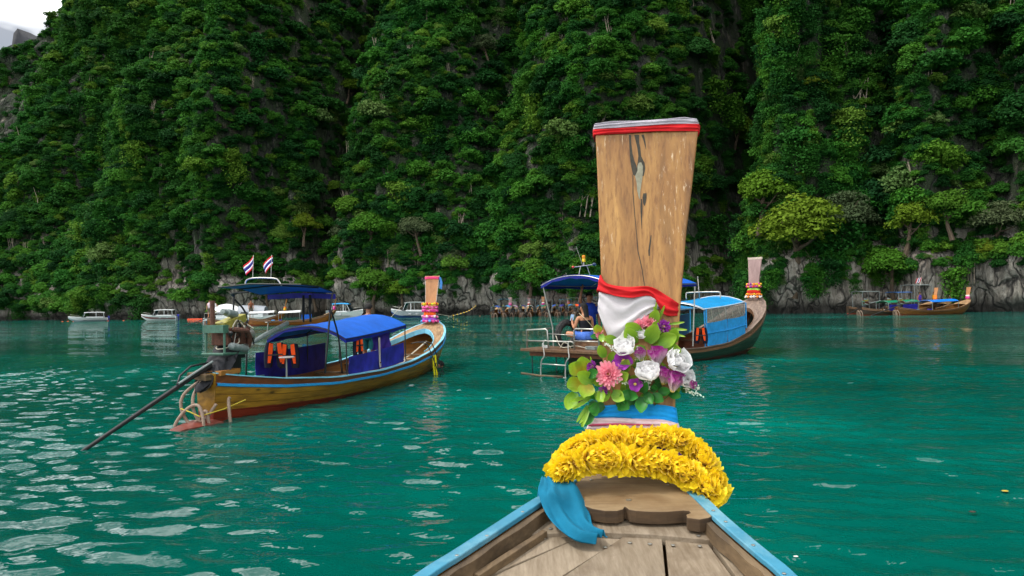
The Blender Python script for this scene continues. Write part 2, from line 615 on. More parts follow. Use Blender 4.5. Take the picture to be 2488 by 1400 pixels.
def make_cliff():
    t = NT('limestone')
    st = t.world((0.55, 0.55, 0.05))
    a = t.noise(st, 1.0, 7, 0.65, 0.4)
    b = t.noise(t.world((1.6, 1.6, 0.13)), 1.0, 6, 0.7, 0.6)
    d = t.noise(t.world((0.09, 0.09, 0.07)), 1.0, 4, 0.6)
    c = t.ramp(a, [(0.33, (0.020, 0.021, 0.022, 1)), (0.46, (0.075, 0.070, 0.063, 1)), (0.55, (0.22, 0.20, 0.17, 1)), (0.68, (0.44, 0.42, 0.37, 1))])
    c = t.mix(t.ramp(b, [(0.40, (0.7,) * 3), (0.55, (0, 0, 0))]), c, (0.024, 0.024, 0.026, 1))
    c = t.mix(t.ramp(d, [(0.52, (0, 0, 0)), (0.68, (0.4,) * 3)]), c, (0.22, 0.13, 0.07, 1))
    m = t.noise(t.world((0.3, 0.3, 0.3)), 1.0, 6, 0.7)
    g0 = t.n('ShaderNodeNewGeometry')
    s0 = t.n('ShaderNodeSeparateXYZ')
    t.l(g0.outputs['Position'], s0.inputs[0])
    hm = t.ramp(t.math('MULTIPLY', t.math('ADD', s0.outputs[2], t.math('MULTIPLY', a, 4.0)), 0.05), [(0.38, (0, 0, 0)), (0.62, (1, 1, 1))])
    moss = t.math('MULTIPLY', t.ramp(m, [(0.35, (0, 0, 0)), (0.48, (0.92,) * 3)]), hm)
    c = t.mix(moss, c, (0.016, 0.036, 0.008, 1))
    pale = t.math('MULTIPLY', t.ramp(d, [(0.42, (0.95,) * 3), (0.62, (0.35,) * 3)]), t.math('SUBTRACT', 1.0, hm))
    c = t.mix(pale, c, t.ramp(b, [(0.32, (0.09, 0.08, 0.07, 1)), (0.44, (0.32, 0.29, 0.24, 1)), (0.60, (0.58, 0.54, 0.47, 1))]))
    vo = t.n('ShaderNodeTexVoronoi')
    vo.feature = 'DISTANCE_TO_EDGE'
    vo.inputs['Scale'].default_value = 1.0
    dv = t.n('ShaderNodeVectorMath', operation='ADD')
    t.l(t.world((0.42, 0.42, 0.16)), dv.inputs[0])
    nv = t.n('ShaderNodeTexNoise')
    nv.inputs['Scale'].default_value = 0.5
    t.l(t.world((1, 1, 0.6)), nv.inputs['Vector'])
    t.l(nv.outputs['Color'], dv.inputs[1])
    t.l(dv.outputs[0], vo.inputs['Vector'])
    crack = t.ramp(vo.outputs['Distance'], [(0.0, (0.9,) * 3), (0.07, (0, 0, 0))])
    c = t.mix(crack, c, (0.012, 0.012, 0.012, 1))
    fine = t.noise(t.world((2.6, 2.6, 0.9)), 1.0, 6, 0.75)
    c = t.mix(t.ramp(fine, [(0.36, (0.6,) * 3), (0.47, (0, 0, 0))]), c, (0.030, 0.029, 0.028, 1))
    # wet tide line
    g = t.n('ShaderNodeNewGeometry')
    sx = t.n('ShaderNodeSeparateXYZ')
    t.l(g.outputs['Position'], sx.inputs[0])
    zz = t.math('ADD', sx.outputs[2], t.math('MULTIPLY', a, 1.2))
    c = t.mix(t.ramp(t.math('MULTIPLY', zz, 0.25), [(0.30, (0.85,) * 3), (0.52, (0, 0, 0))]), c, (0.014, 0.014, 0.012, 1))
    t.set(col=c, rough=0.9)
    t.bump(t.math('ADD', t.math('ADD', a, t.math('MULTIPLY', b, 0.6)), t.math('SUBTRACT', t.math('MULTIPLY', fine, 0.5), t.math('MULTIPLY', crack, 0.4))), 1.0, 0.8)
    ss = np.arange(30, S_LEN - 2, 0.6)
    vv = np.concatenate([np.linspace(0, 0.16, 56)[:-1], np.linspace(0.16, 1.0, 150), np.linspace(1.0, 1.25, 12)[1:]])
    S, V = np.meshgrid(ss, vv)
    P, _, _ = cliff(S, V)
    n, m_ = S.shape
    idx = np.arange(n * m_).reshape(n, m_)
    fs = np.stack([idx[:-1, :-1], idx[:-1, 1:], idx[1:, 1:], idx[1:, :-1]], -1).reshape(-1, 4)
    me = bpy.data.meshes.new('cliff')
    me.from_pydata(P.reshape(-1, 3).tolist(), [], fs.tolist())
    me.polygons.foreach_set('use_smooth', [True] * len(fs))
    me.materials.append(t.m)
    o = bpy.data.objects.new('cliff', me)
    COL.objects.link(o)
    tag(o, 'steep limestone cliff overgrown with jungle behind the bay', kind='structure')
    # far rock peak at the upper left
    mb = MB()
    rows = []
    for i in range(30):
        v = i / 29
        row = []
        for k in range(44):
            u = k / 43
            x = -330 + u * 84
            hgt = 158 * (1 - max(0, (u - 0.965) / 0.035) ** 2.2 * 0.7) * (0.9 + 0.1 * math.sin(u * 7))
            z = hgt * min(1.0, v / 0.8)
            y = 330 + max(0, v - 0.8) * 300 + 22 * v
            nz_ = float(fbm(np.array(u * 9.0), np.array(v * 3.0), 4, 91))
            row.append((x + nz_ * 2, y + nz_ * 14, z + nz_ * 3))
        rows.append(row)
    mb.grid(rows)
    f = mb.build('far_rock_peak', paint('dark_far_rock', (0.035, 0.036, 0.042), 0.95, 0.5, 0.05, bump=0.3), smooth='all')
    tag(f, 'distant dark rock peak rising behind the cliff', kind='structure')
make_cliff()

# ---------------------------------------------------------------- foliage
def leaf_mat(name, cols, trans=0.25):
    t = NT(name)
    oi = t.n('ShaderNodeObjectInfo')
    c = t.ramp(oi.outputs['Random'], cols)
    big = t.noise(t.world((0.05, 0.05, 0.05)), 1.0, 3)
    fine = t.noise(t.world((1.3, 1.3, 1.3)), 1.0, 3)
    hs = t.n('ShaderNodeHueSaturation')
    t.l(c, hs.inputs['Color'])
    t.l(t.math('ADD', t.math('MULTIPLY', big, 0.05), 0.477), hs.inputs['Hue'])
    t.l(t.math('ADD', t.math('MULTIPLY', fine, 0.9), 0.55), hs.inputs['Value'])
    t.set(col=hs.outputs[0], rough=0.65, spec=0.05)
    tr = t.n('ShaderNodeBsdfTranslucent')
    t.l(hs.outputs[0], tr.inputs['Color'])
    mx = t.n('ShaderNodeMixShader')
    mx.inputs[0].default_value = trans
    t.l(t.b.outputs[0], mx.inputs[1])
    t.l(tr.outputs[0], mx.inputs[2])
    t.l(mx.outputs[0], t.t.nodes['Material Output'].inputs[0])
    return t.m
M_LEAF = leaf_mat('jungle_leaves', [(0.0, (0.010, 0.050, 0.012, 1)), (0.25, (0.019, 0.085, 0.016, 1)), (0.60, (0.036, 0.138, 0.018, 1)), (0.86, (0.064, 0.190, 0.020, 1)), (0.96, (0.115, 0.215, 0.022, 1)), (1.0, (0.10, 0.17, 0.05, 1))])
M_YEL = leaf_mat('yellow_green_leaves', [(0.0, (0.085, 0.18, 0.014, 1)), (1.0, (0.15, 0.21, 0.018, 1))])
M_LITE = leaf_mat('light_green_leaves', [(0.0, (0.055, 0.16, 0.014, 1)), (1.0, (0.10, 0.20, 0.025, 1))])
M_GREY = leaf_mat('grey_green_leaves', [(0.0, (0.07, 0.10, 0.045, 1)), (1.0, (0.10, 0.13, 0.06, 1))])
M_BARK = wood('tree_bark', '#6a5a48', '#2c241c', (6, 6, 1.0), 0.9, bump=0.6)
def leaves_mesh(name, pts, nrm, size, mat, rng, aspect=0.62):
    """one folded quad per point"""
    n = len(pts)
    nrm = nrm / np.linalg.norm(nrm, axis=1)[:, None]
    ref = rng.normal(size=(n, 3))
    a = np.cross(nrm, ref)
    a /= np.linalg.norm(a, axis=1)[:, None]
    b = np.cross(nrm, a)
    sz = size[:, None]
    v = np.empty((n, 4, 3))
    v[:, 0] = pts - a * sz
    v[:, 1] = pts + b * sz * aspect - nrm * sz * 0.18
    v[:, 2] = pts + a * sz - nrm * sz * 0.30
    v[:, 3] = pts - b * sz * aspect - nrm * sz * 0.18
    me = bpy.data.meshes.new(name)
    me.vertices.add(n * 4)
    me.vertices.foreach_set('co', v.ravel())
    me.loops.add(n * 4)
    me.loops.foreach_set('vertex_index', np.arange(n * 4, dtype=np.int32))
    me.polygons.add(n)
    me.polygons.foreach_set('loop_start', (np.arange(n) * 4).astype(np.int32))
    me.update()
    me.validate()
    me.materials.append(mat)
    return me
def crown_mesh(name, seed, mat, blobs=15, per=62, flat=0.75, leaf=0.16, drape=False):
    """unit crown (radius about 1): leaf clumps on many small lobes"""
    rng = np.random.default_rng(seed)
    P, N, S = [], [], []
    for i in range(blobs):
        d = rng.normal(size=3)
        d /= np.linalg.norm(d)
        d[2] = abs(d[2]) * 1.05 - 0.32
        c = d * rng.uniform(0.35, 0.82) * np.array([1, 1, flat])
        r = rng.uniform(0.24, 0.44)
        k = int(per * rng.uniform(0.7, 1.3))
        q = rng.normal(size=(k, 3))
        q /= np.linalg.norm(q, axis=1)[:, None]
        q[:, 2] = np.where(q[:, 2] < -0.35, -q[:, 2], q[:, 2])
        rad = r * rng.uniform(0.72, 1.08, k)
        p = c + q * rad[:, None] * np.array([1, 1, 0.72])
        if drape:
            dn = np.where(rng.random(k) < 0.45, rng.uniform(0.2, 1.7, k), 0)
            p[:, 2] -= dn
            p[:, :2] *= 1 + 0.12 * rng.normal(size=(k, 1))
        P.append(p)
        nn = q * 0.8 + rng.normal(size=(k, 3)) * 0.45 + np.array([0, 0, 0.55])
        N.append(nn)
        S.append(leaf * rng.uniform(0.55, 1.15, k))
    return leaves_mesh(name, np.concatenate(P), np.concatenate(N), np.concatenate(S), mat, rng)
ROCK = [  # bare rock seen in the face: px, py, half width, half height, strength
    (200, 230, 55, 90, 1.1), (150, 190, 40, 40, .8), (520, 60, 22, 60, 1), (530, 330, 18, 80, 1), (555, 390, 28, 36, 1.1), (490, 130, 18, 60, .8),
    (470, 480, 26, 50, .9), (425, 640, 40, 110, 1.3), (470, 610, 34, 70, .9), (330, 740, 60, 40, 1.1), (740, 40, 30, 55, 1.2), (835, 75, 14, 40, 1), (815, 120, 12, 25, .8), (1200, 50, 34, 50, 1.1), (1150, 90, 24, 36, 1),
    (1365, 200, 18, 26, .8), (1300, 300, 18, 40, .8), (1170, 330, 12, 24, .9), (1315, 340, 14, 30, .8), (2400, 420, 42, 90, 1.2), (2460, 440, 40, 60, 1.2), (2370, 300, 26, 50, .8), (2330, 360, 14, 40, .8),
    (560, 430, 16, 20, .9), (640, 330, 10, 40, .6), (2440, 690, 110, 85, 1.2), (1930, 715, 90, 50, 1.2), (2080, 725, 60, 28, 1), (1180, 740, 150, 36, 1.2), (900, 755, 120, 18, 1), (1330, 730, 60, 34, 1), (700, 765, 120, 12, .8)]
def foliage_points():
    rng = np.random.default_rng(21)
    # three passes: big crowns, mid, small filler
    out = []
    for count, rlo, rhi, lift in ((3000, 2.0, 3.6, 0.34), (19000, 1.1, 2.0, 0.30), (20000, 0.6, 1.2, 0.25)):
        nn = count * 2
        s_in = np.interp([-120, 2620], _px_s, _sl)
        s = np.where(rng.random(nn) < 0.86, rng.uniform(s_in[0], s_in[1], nn), rng.uniform(60, S_LEN - 30, nn))
        v = rng.uniform(0.02, 1.10, nn)
        P, px, top = cliff(s, v)
        d = 0.4
        Ps, _, _ = cliff(s + d, v)
        Pv, _, _ = cliff(s, v + 0.004)
        nr = np.cross(Ps - P, Pv - P)
        nr /= np.linalg.norm(nr, axis=1)[:, None] + 1e-9
        nr *= np.sign((nr * (np.array(EYE) - P)).sum(1))[:, None]
        qx, qy = proj(P)
        z = P[:, 2]
        rock = np.zeros(len(s))
        for cx, cy, wx, wy, a in ROCK:
            rock = np.maximum(rock, a * np.exp(-(((qx - cx) / wx) ** 2 + ((qy - cy) / wy) ** 2)))
        steep = fbm(s * 0.16, z * 0.05, 4, 41)
        low = np.clip((5.0 + 2.6 * fbm(s * 0.07, z * 0, 3, 55) - z) / 2.0, 0, 1)
        low = np.where((px < 380) & (px > -200), np.clip((2.2 - z) / 1.5, 0, 1), low)
        keep = 1.0 - np.clip(rock * 1.3 - 0.35, 0, 1) * (0.93 if rlo > 0.9 else 0.75) - low
        keep -= np.clip((steep - 0.48) * 2.5, 0, 0.45)
        ok = (rng.random(len(s)) < keep) & (P[:, 1] > -60)
        inside = (qx > -500) & (qx < 3000) & (P[:, 1] > 5) & (qy > -350)
        ok &= inside | (rng.random(len(s)) < 0.35)
        P, nr, z, qx = P[ok][:count], nr[ok][:count], z[ok][:count], qx[ok][:count]
        r = rlo + (rhi - rlo) * rng.random(len(P)) ** 1.6
        P = P + nr * (r * lift)[:, None]
        out.append(np.column_stack([P, r, rng.random(len(P)), rng.random(len(P)) * 6.28, qx]))
    return np.concatenate(out)
def make_foliage():
    src = bpy.data.collections.new('foliage_sources')
    specs = [(101, M_LEAF, 32, 84, .95, .085, False), (102, M_LEAF, 36, 76, 1.1, .078, False), (103, M_LEAF, 28, 90, .8, .095, False), (104, M_LEAF, 34, 84, 1.0, .072, False),
             (105, M_LEAF, 24, 110, 1.0, .085, True), (106, M_LEAF, 20, 120, .9, .09, True)]
    TRK = MB()
    for k in range(3):
        a0 = Vector((k * .25 - .25, .1 * k, -1.1))
        TRK.tube([a0, a0 + Vector((.08, 0, .9)), a0 + Vector((-.02 + .1 * k, .1, 1.9))], [.035, .028, .015], 5)
        TRK.tube([a0 + Vector((.05, 0, .8)), a0 + Vector((.45 - .3 * k, .1, 1.4)), a0 + Vector((.6 - .4 * k, .2, 1.8))], [.02, .015, .008], 5)
    src_trunk = bpy.data.objects.new('clump_06', TRK.mesh('clump_06', paint('pale_bark', '#8d8272', .9, .3, 8), True))
    for i, (sd, m, b, p, fl, lf, dr) in enumerate(specs):
        o = bpy.data.objects.new('clump_%02d' % i, crown_mesh('clump_%02d' % i, sd, m, b, p, fl, lf, dr))
        src.objects.link(o)
    src.objects.link(src_trunk)
    D = foliage_points()
    rng = np.random.default_rng(3)
    n = len(D)
    me = bpy.data.meshes.new('cliff_foliage')
    me.vertices.add(n)
    me.vertices.foreach_set('co', D[:, :3].ravel())
    vine = np.exp(-((D[:, 6] - 1930) / 160) ** 2) * 0.55 + np.exp(-((D[:, 6] - 250) / 60) ** 2) * 0.4 + 0.10
    var = np.where(D[:, 4] < vine, 4 + (rng.random(n) * 2).astype(int), (rng.random(n) * 4).astype(int))
    var = np.where((rng.random(n) < 0.035) & (D[:, 3] > 1.2), 6, var)
    for nm, typ, dat in (('size', 'FLOAT', D[:, 3]), ('turn', 'FLOAT', D[:, 5]), ('sort', 'INT', var.astype(np.int32)), ('lean', 'FLOAT', rng.normal(0, 0.22, n))):
        a = me.attributes.new(nm, typ, 'POINT')
        a.data.foreach_set('value', dat)
    me.update()
    o = bpy.data.objects.new('cliff_foliage', me)
    COL.objects.link(o)
    tag(o, 'dense dark green jungle foliage covering the cliff face', 'foliage', kind='stuff')
    ng = bpy.data.node_groups.new('foliage', 'GeometryNodeTree')
    ng.interface.new_socket('Geometry', in_out='INPUT', socket_type='NodeSocketGeometry')
    ng.interface.new_socket('Geometry', in_out='OUTPUT', socket_type='NodeSocketGeometry')
    N = ng.nodes
    gi, go = N.new('NodeGroupInput'), N.new('NodeGroupOutput')
    iop = N.new('GeometryNodeInstanceOnPoints')
    ci = N.new('GeometryNodeCollectionInfo')
    ci.inputs['Collection'].default_value = src
    ci.inputs['Separate Children'].default_value = True
    ci.inputs['Reset Children'].default_value = True
    iop.inputs['Pick Instance'].default_value = True
    def attr(nm, typ):
        a = N.new('GeometryNodeInputNamedAttribute')
        a.data_type = typ
        a.inputs['Name'].default_value = nm
        return a.outputs[0]
    cx = N.new('ShaderNodeCombineXYZ')
    L = ng.links.new
    L(attr('lean', 'FLOAT'), cx.inputs[0])
    L(attr('turn', 'FLOAT'), cx.inputs[2])
    L(gi.outputs[0], iop.inputs['Points'])
    L(ci.outputs[0], iop.inputs['Instance'])
    L(attr('sort', 'INT'), iop.inputs['Instance Index'])
    L(cx.outputs[0], iop.inputs['Rotation'])
    L(attr('size', 'FLOAT'), iop.inputs['Scale'])
    L(iop.outputs[0], go.inputs[0])
    md = o.modifiers.new('foliage', 'NODES')
    md.node_group = ng
make_foliage()
# ================================================================ the boat we stand on
NB_H = R(13.0)
fwd = Vector((math.sin(NB_H), math.cos(NB_H), 0))
rgt = Vector((math.cos(NB_H), -math.sin(NB_H), 0))
K_DECK = 0.137
GZ = lambda y: 1.389 + K_DECK * (y - 2.29)            # gunwale top
def gun(px, py, dz=0.0):
    return on_deck(px, py, 2.29, 1.389 + dz, K_DECK)
M_GUN = paint('worn_cyan_paint', '#337f9b', 0.55, 0.2, 5.0, dirt='#86aeb4', dirt_amt=0.6, bump=0.1)
M_DECK = wood('bleached_deck_wood', '#988a76', '#665743', (22, 1.1, 22), 0.68, stain='#54432f', stain_at=0.50, stain_amt=0.85, knots=0.35, knot_col='#4a3018', bump=0.3)
M_WALE = wood('weathered_brown_wood', '#7d674a', '#43331f', (16, 1.2, 16), 0.7, stain='#2b1f12', stain_amt=0.7, bump=0.5)
M_CAP = wood('golden_grey_cap_wood', '#9b8462', '#6c573c', (1.3, 16, 16), 0.62, stain='#5f4526', stain_at=0.53, stain_amt=0.7, bump=0.3)
M_SHADE_EDGE = wood('shaded_sawn_wood', '#5a442a', '#2a1d10', (2, 2, 14), 0.8, bump=0.6)  # sawn edge of the cap board, its shade put into the colour
M_SCREW = paint('zinc_screw', '#a9a9a2', 0.35, 0.2, 60, metal=0.9)
M_HULLN = wood('varnished_hull', '#a9793a', '#6e4718', (10, 0.8, 10), 0.4, bump=0.2)

nb_c = gun(1468, 1400)                                # axis point by the lower edge of the view
near = empty('longtail_boat', (0, 0, 0), 0, 'bow of the wooden longtail boat in front, cyan gunwales and tall bare prow board', 'boat', 'longtail boats')

# gunwale curves (world): picked along the two cyan rails, then carried on behind the camera
LG = [gun(1400, 1158), gun(1352, 1190), gun(1300, 1219), gun(1200, 1284), gun(1110, 1342), gun(1020, 1400)]
RG = [gun(1652, 1165), gun(1700, 1207), gun(1742, 1247), gun(1800, 1298), gun(1860, 1348), gun(1922, 1402)]
def carry(pts, side):
    out = list(pts)
    p = pts[-1].copy()
    d = (pts[-1] - pts[-2]).normalized()
    for i in range(9):
        tgt = -fwd
        d = (d * 0.72 + Vector((tgt.x, tgt.y, -K_DECK * 0.35)) * 0.28).normalized()
        p = p + d * 0.55
        out.append(p.copy())
    return out
LG, RG = carry(LG, -1), carry(RG, 1)
def rail(name, pts, side):
    c = spline(pts, 6)
    rows = []
    for i, p in enumerate(c):
        t = (c[min(i + 1, len(c) - 1)] - c[max(i - 1, 0)]).normalized()
        n = t.cross(Vector((0, 0, 1))).normalized()
        if n.dot(rgt) < 0:
            n = -n
        wd = 0.027
        rows.append([p - n * wd, p - n * wd * 0.3, p + n * wd * 0.3, p + n * wd])
    mb = MB()
    mb.slab(rows, (0, 0, -0.022))
    return mb.build(name, M_GUN, near, smooth=True, bevel=0.004), c
_, LC = rail('gunwale_rail', LG, -1)
_, RC = rail('gunwale_rail', RG, 1)
# screws along the rails, the deck and the cap
scr = MB().lathe([(0.0075, 0), (0.0075, 0.0015), (0.004, 0.003)], 9).mesh('screw', M_SCREW)
for px, py in ((1386, 1172), (1270, 1244), (1183, 1302), (1110, 1350)):
    place(scr, 'screw', near, gun(px, py, 0.0005))
for px, py in ((1667, 1181), (1733, 1241), (1763, 1268), (1905, 1394), (1830, 1325)):
    place(scr, 'screw', near, gun(px, py, 0.0005))

# inner wale: upright plank under each rail on the inboard side
def inner_wale(c, inward, start):
    a, b = [], []
    for i, p in enumerate(c[start:]):
        j = i + start
        t = (c[min(j + 1, len(c) - 1)] - c[max(j - 1, 0)]).normalized()
        n = t.cross(Vector((0, 0, 1))).normalized()
        if n.dot(rgt) * inward < 0:
            n = -n
        q = p + n * 0.030
        wob = 0.004 * math.sin(j * 0.9)
        a.append([q + Vector((0, 0, -0.024)), q + n * (0.028 + wob) + Vector((0, 0, -0.026)), q + n * (0.034 + wob) + Vector((0, 0, -0.078)), q + n * 0.0 + Vector((0, 0, -0.082))])
    mb = MB()
    mb.grid(a, closed=True)
    mb.f.append((0, 1, 2, 3))
    mb.f.append(tuple(len(mb.v) - 4 + k for k in (3, 2, 1, 0)))
    return mb.build('inner_wale', M_WALE, near, smooth=False)
inner_wale(LC, 1, 9)
inner_wale(RC, -1, 11)

# fore deck planks running fore and aft: seams picked at two heights of the view
DZ = -0.088
def dk(px, py, dz=0.0):
    return gun(px, py, DZ + dz)
SEAM_T = [1268, 1322, 1403, 1510, 1612, 1716, 1770]       # at y = 1306
SEAM_B = [1008, 1100, 1190, 1367, 1621, 1783, 1935]       # at y = 1400
for i in range(6):
    gap = 0.006
    rows = []
    a0, b0 = dk(SEAM_T[i], 1305), dk(SEAM_B[i], 1400)
    a1, b1 = dk(SEAM_T[i + 1], 1305 + 5), dk(SEAM_B[i + 1], 1400)
    for k in range(12):
        t = -0.02 + k * 0.40
        p, q = a0.lerp(b0, t), a1.lerp(b1, t)
        if k > 3:                                        # far behind the view the planks run parallel
            p = a0.lerp(b0, 1.18) - fwd * 0.42 * (k - 3) + Vector((0, 0, -K_DECK * 0.25 * (k - 3)))
            q = a1.lerp(b1, 1.18) - fwd * 0.42 * (k - 3) + Vector((0, 0, -K_DECK * 0.25 * (k - 3)))
        d = (q - p).normalized()
        rows.append([p + d * gap, p.lerp(q, 0.5), q - d * gap])
    mb = MB()
    mb.slab(rows, (0, 0, -0.026))
    o = mb.build('deck_plank', M_DECK, near, bevel=0.003)
    o.location.z += (0.0, 0.002, -0.002, 0.0015, -0.001, 0.002)[i]
for px, py in ((1322, 1309), (1579, 1322), (1635, 1325), (1700, 1327), (1750, 1331), (1530, 1319), (1470, 1330)):
    place(scr, 'screw', near, dk(px, py, 0.004), scale=1.15)
# dark edge piece along the port side of the deck
mb = MB()
mb.slab([[dk(1318, 1286, .03), dk(1150, 1392, .03)], [dk(1330, 1290, .03), dk(1165, 1398, .03)]], (0, 0, -0.03))
mb.build('side_batten', M_WALE, near, bevel=0.003)
# cross plank under the cap
mb = MB()
mb.slab([[dk(1285, 1264, 0.018), dk(1420, 1250, 0.018), dk(1560, 1254, 0.018), dk(1748, 1268, 0.018)],
         [dk(1262, 1300, 0.018), dk(1420, 1292, 0.018), dk(1580, 1298, 0.018), dk(1783, 1317, 0.018)]], (0, 0, -0.04))
mb.build('cross_plank', M_DECK, near, bevel=0.003)
for px, py in ((1697, 1302), (1338, 1285)):
    place(scr, 'screw', near, dk(px, py, 0.0195), scale=1.15)
# cap board with its bracket shaped after edge
cap = [(1412, 1163), (1470, 1156), (1560, 1154), (1640, 1166), (1690, 1204), (1738, 1250), (1722, 1258), (1700, 1262), (1670, 1258), (1667, 1250), (1678, 1246), (1674, 1241), (1660, 1240),
       (1620, 1243), (1580, 1243), (1545, 1241), (1528, 1238), (1521, 1232), (1518, 1231), (1514, 1237), (1500, 1241), (1470, 1241), (1440, 1236), (1420, 1229), (1400, 1222), (1352, 1214), (1370, 1195)]
poly = [gun(px, py, -0.006) for px, py in cap]
mb = MB()
mb.prism(poly, (0, 0, -0.052))
cb = mb.build('cap_board', M_CAP, near, bevel=0.004)
cb.data.materials.append(M_SHADE_EDGE)
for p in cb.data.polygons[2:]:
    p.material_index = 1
for px, py in ((1436, 1166), (1622, 1178), (1525, 1215), (1530, 1215)):
    place(scr, 'screw', near, gun(px, py, -0.0055), scale=1.1)

# hull sides below the rails, and the stem under the prow
def hull_side(c, outward):
    rows = []
    for i in range(0, len(c), 2):
        p = c[i]
        t = (c[min(i + 1, len(c) - 1)] - c[max(i - 1, 0)]).normalized()
        n = t.cross(Vector((0, 0, 1))).normalized()
        if n.dot(rgt) * outward < 0:
            n = -n
        row = []
        top = p + n * 0.012 + Vector((0, 0, -0.024))
        for k in range(8):
            q = k / 7
            row.append(Vector((top.x, top.y, top.z - q * (top.z + 0.25))) - n * (0.42 * q ** 1.4))
        rows.append(row)
    return rows
for c, sgn in ((LC, -1), (RC, 1)):
    rows = hull_side(c, sgn)
    for k in range(7):
        mb = MB()
        strip = [[r[k], r[k].lerp(r[k + 1], 0.97)] for r in rows]
        mb.slab(strip, rgt * (-sgn * 0.025))
        mb.build('hull_strake', M_HULLN, near, smooth=True)
bow0, bow1 = LC[0], RC[0]
stem_top = (bow0 + bow1) / 2 + fwd * 0.55 + Vector((0, 0, 0.02))
rows = []
for side, c0 in ((-1, bow0), (1, bow1)):
    rws = []
    for k in range(8):
        q = k / 7
        a = Vector((c0.x, c0.y, c0.z - 0.024 - q * (c0.z + 0.22))) - rgt * side * (0.42 * q ** 1.4 - 0.012)
        b = Vector((stem_top.x, stem_top.y, stem_top.z - q * (stem_top.z + 0.2))) - fwd * (0.75 * q ** 1.3)
        rws.append([a, a.lerp(b, 0.5) + rgt * side * 0.06 * (1 - q), b])
    for k in range(7):
        mb = MB()
        mb.slab([[p.copy() for p in rws[k]], [p.lerp(r, 0.97) for p, r in zip(rws[k], rws[k + 1])]], rgt * (-side * 0.02))
        mb.build('bow_strake', M_HULLN, near, smooth=True)
mb = MB()
mb.prism([gun(1412, 1163, -0.008), gun(1560, 1153, -0.008), gun(1640, 1166, -0.008), stem_top + rgt * 0.12, stem_top + fwd * 0.1, stem_top - rgt * 0.12], (0, 0, -0.05))
mb.build('bow_block', M_CAP, near)

# ---- prow board: a flaring plank leaning forward
PB = at(1550, 1000, 3.27)
pu = (fwd * 0.16 + Vector((0, 0, 1))).normalized()
pn = rgt.cross(pu).normalized()
if pn.dot(EYE - PB) < 0:
    pn = -pn                                            # faces the camera
def pb(px, py, off=0.0):
    return on_plane(px, py, PB, pn) + pn * off
t = NT('prow_board_wood')
v = t.coord('Object', (15, 15, 0.38))
a = t.noise(v, 1.0, 8, 0.6, 0.5)
b2 = t.noise(t.coord('Object', (75, 75, 0.7)), 1.0, 5, 0.65)
bigv = t.noise(t.coord('Object', (2.2, 2.2, 0.9)), 1.0, 3)
c = t.ramp(a, [(0.30, srgb('#5a3813')), (0.46, srgb('#956630')), (0.72, srgb('#c2924e'))])
c = t.mix(0.35, c, t.ramp(bigv, [(0.35, srgb('#6b4015')), (0.65, srgb('#bf9050'))]))
c = t.mix(t.ramp(b2, [(0.34, (0.65,) * 3), (0.50, (0, 0, 0))]), c, srgb('#6a4019'))
sc1 = t.noise(t.coord('Object', (80, 80, 0.8)), 1.0, 5, 0.7)
sc2 = t.noise(t.coord('Object', (3.0, 3.0, 2.2)), 1.0, 3)
scr_f = t.math('MULTIPLY', t.ramp(sc1, [(0.59, (0, 0, 0)), (0.68, (1, 1, 1))]), t.ramp(sc2, [(0.46, (0, 0, 0)), (0.58, (1, 1, 1))]))
c = t.mix(t.math('MULTIPLY', scr_f, 0.8), c, srgb('#e2cfae'))
vo = t.n('ShaderNodeTexVoronoi')
vo.inputs['Scale'].default_value = 5.0
t.l(t.coord('Object', (1.6, 1.6, 0.8)), vo.inputs['Vector'])
c = t.mix(t.ramp(vo.outputs['Distance'], [(0.03, (0.85,) * 3), (0.075, (0, 0, 0))]), c, srgb('#3a1f10'))
t.set(col=c, rough=0.48)
t.bump(t.math('ADD', a, t.math('MULTIPLY', b2, 0.4)), 0.3, 0.008)
M_PROW = t.m
left = [(1446, 318), (1450, 400), (1453, 480), (1456, 560), (1459, 640), (1462, 720), (1464, 800), (1464, 880), (1463, 960), (1462, 1010), (1462, 1060)]
rightp = [(1697, 310), (1688, 395), (1679, 475), (1668, 560), (1662, 640), (1655, 720), (1650, 800), (1645, 880), (1641, 960), (1640, 1010), (1640, 1060)]
rows = []
for (lx, ly), (rx, ry) in zip(left, rightp):
    rows.append([pb(lx + (rx - lx) * k / 6, ly + (ry - ly) * k / 6) for k in range(7)])
org = rows[-1][3].copy()
mb = MB()
mb.slab([[p - org for p in r] for r in rows], -pn * 0.055)
board = mb.build('prow_board', M_PROW, near, bevel=0.008)
board.location = org
# the grey filled split running down from the head of the board
M_FILL = paint('grey_filler', '#8e8b76', 0.75, 0.3, 40)
M_CRACK = paint('dark_split', '#3f3a30', 0.85, 0.4, 60)
def vein(name, mat, l, r, off):
    mb = MB()
    mb.slab([[pb(a[0], a[1], off) - org, pb(b[0], b[1], off) - org] for a, b in zip(l, r)], -pn * 0.004)
    return mb.build(name, mat, board)
vein('split_filler', M_CRACK, [(1528, 328), (1529, 352), (1530, 376), (1532, 396), (1535, 412), (1538, 424), (1543, 428)], [(1533, 328), (1534, 350), (1537, 374), (1541, 390), (1546, 402), (1548, 416), (1546, 428)], 0.0010)
vein('split_filler', M_CRACK, [(1541, 328), (1545, 345), (1549, 362), (1551, 380), (1549, 396), (1547, 410), (1545, 426)], [(1553, 328), (1553, 345), (1556, 362), (1558, 380), (1566, 396), (1568, 410), (1564, 428)], 0.0012)
vein('split_filler', M_FILL, [(1552, 396), (1549, 404), (1549, 416), (1543, 428), (1547, 446), (1548, 462), (1551, 476), (1553, 484)], [(1558, 395), (1562, 404), (1562, 418), (1561, 432), (1558, 450), (1556, 464), (1555, 476), (1555, 484)], 0.0022)
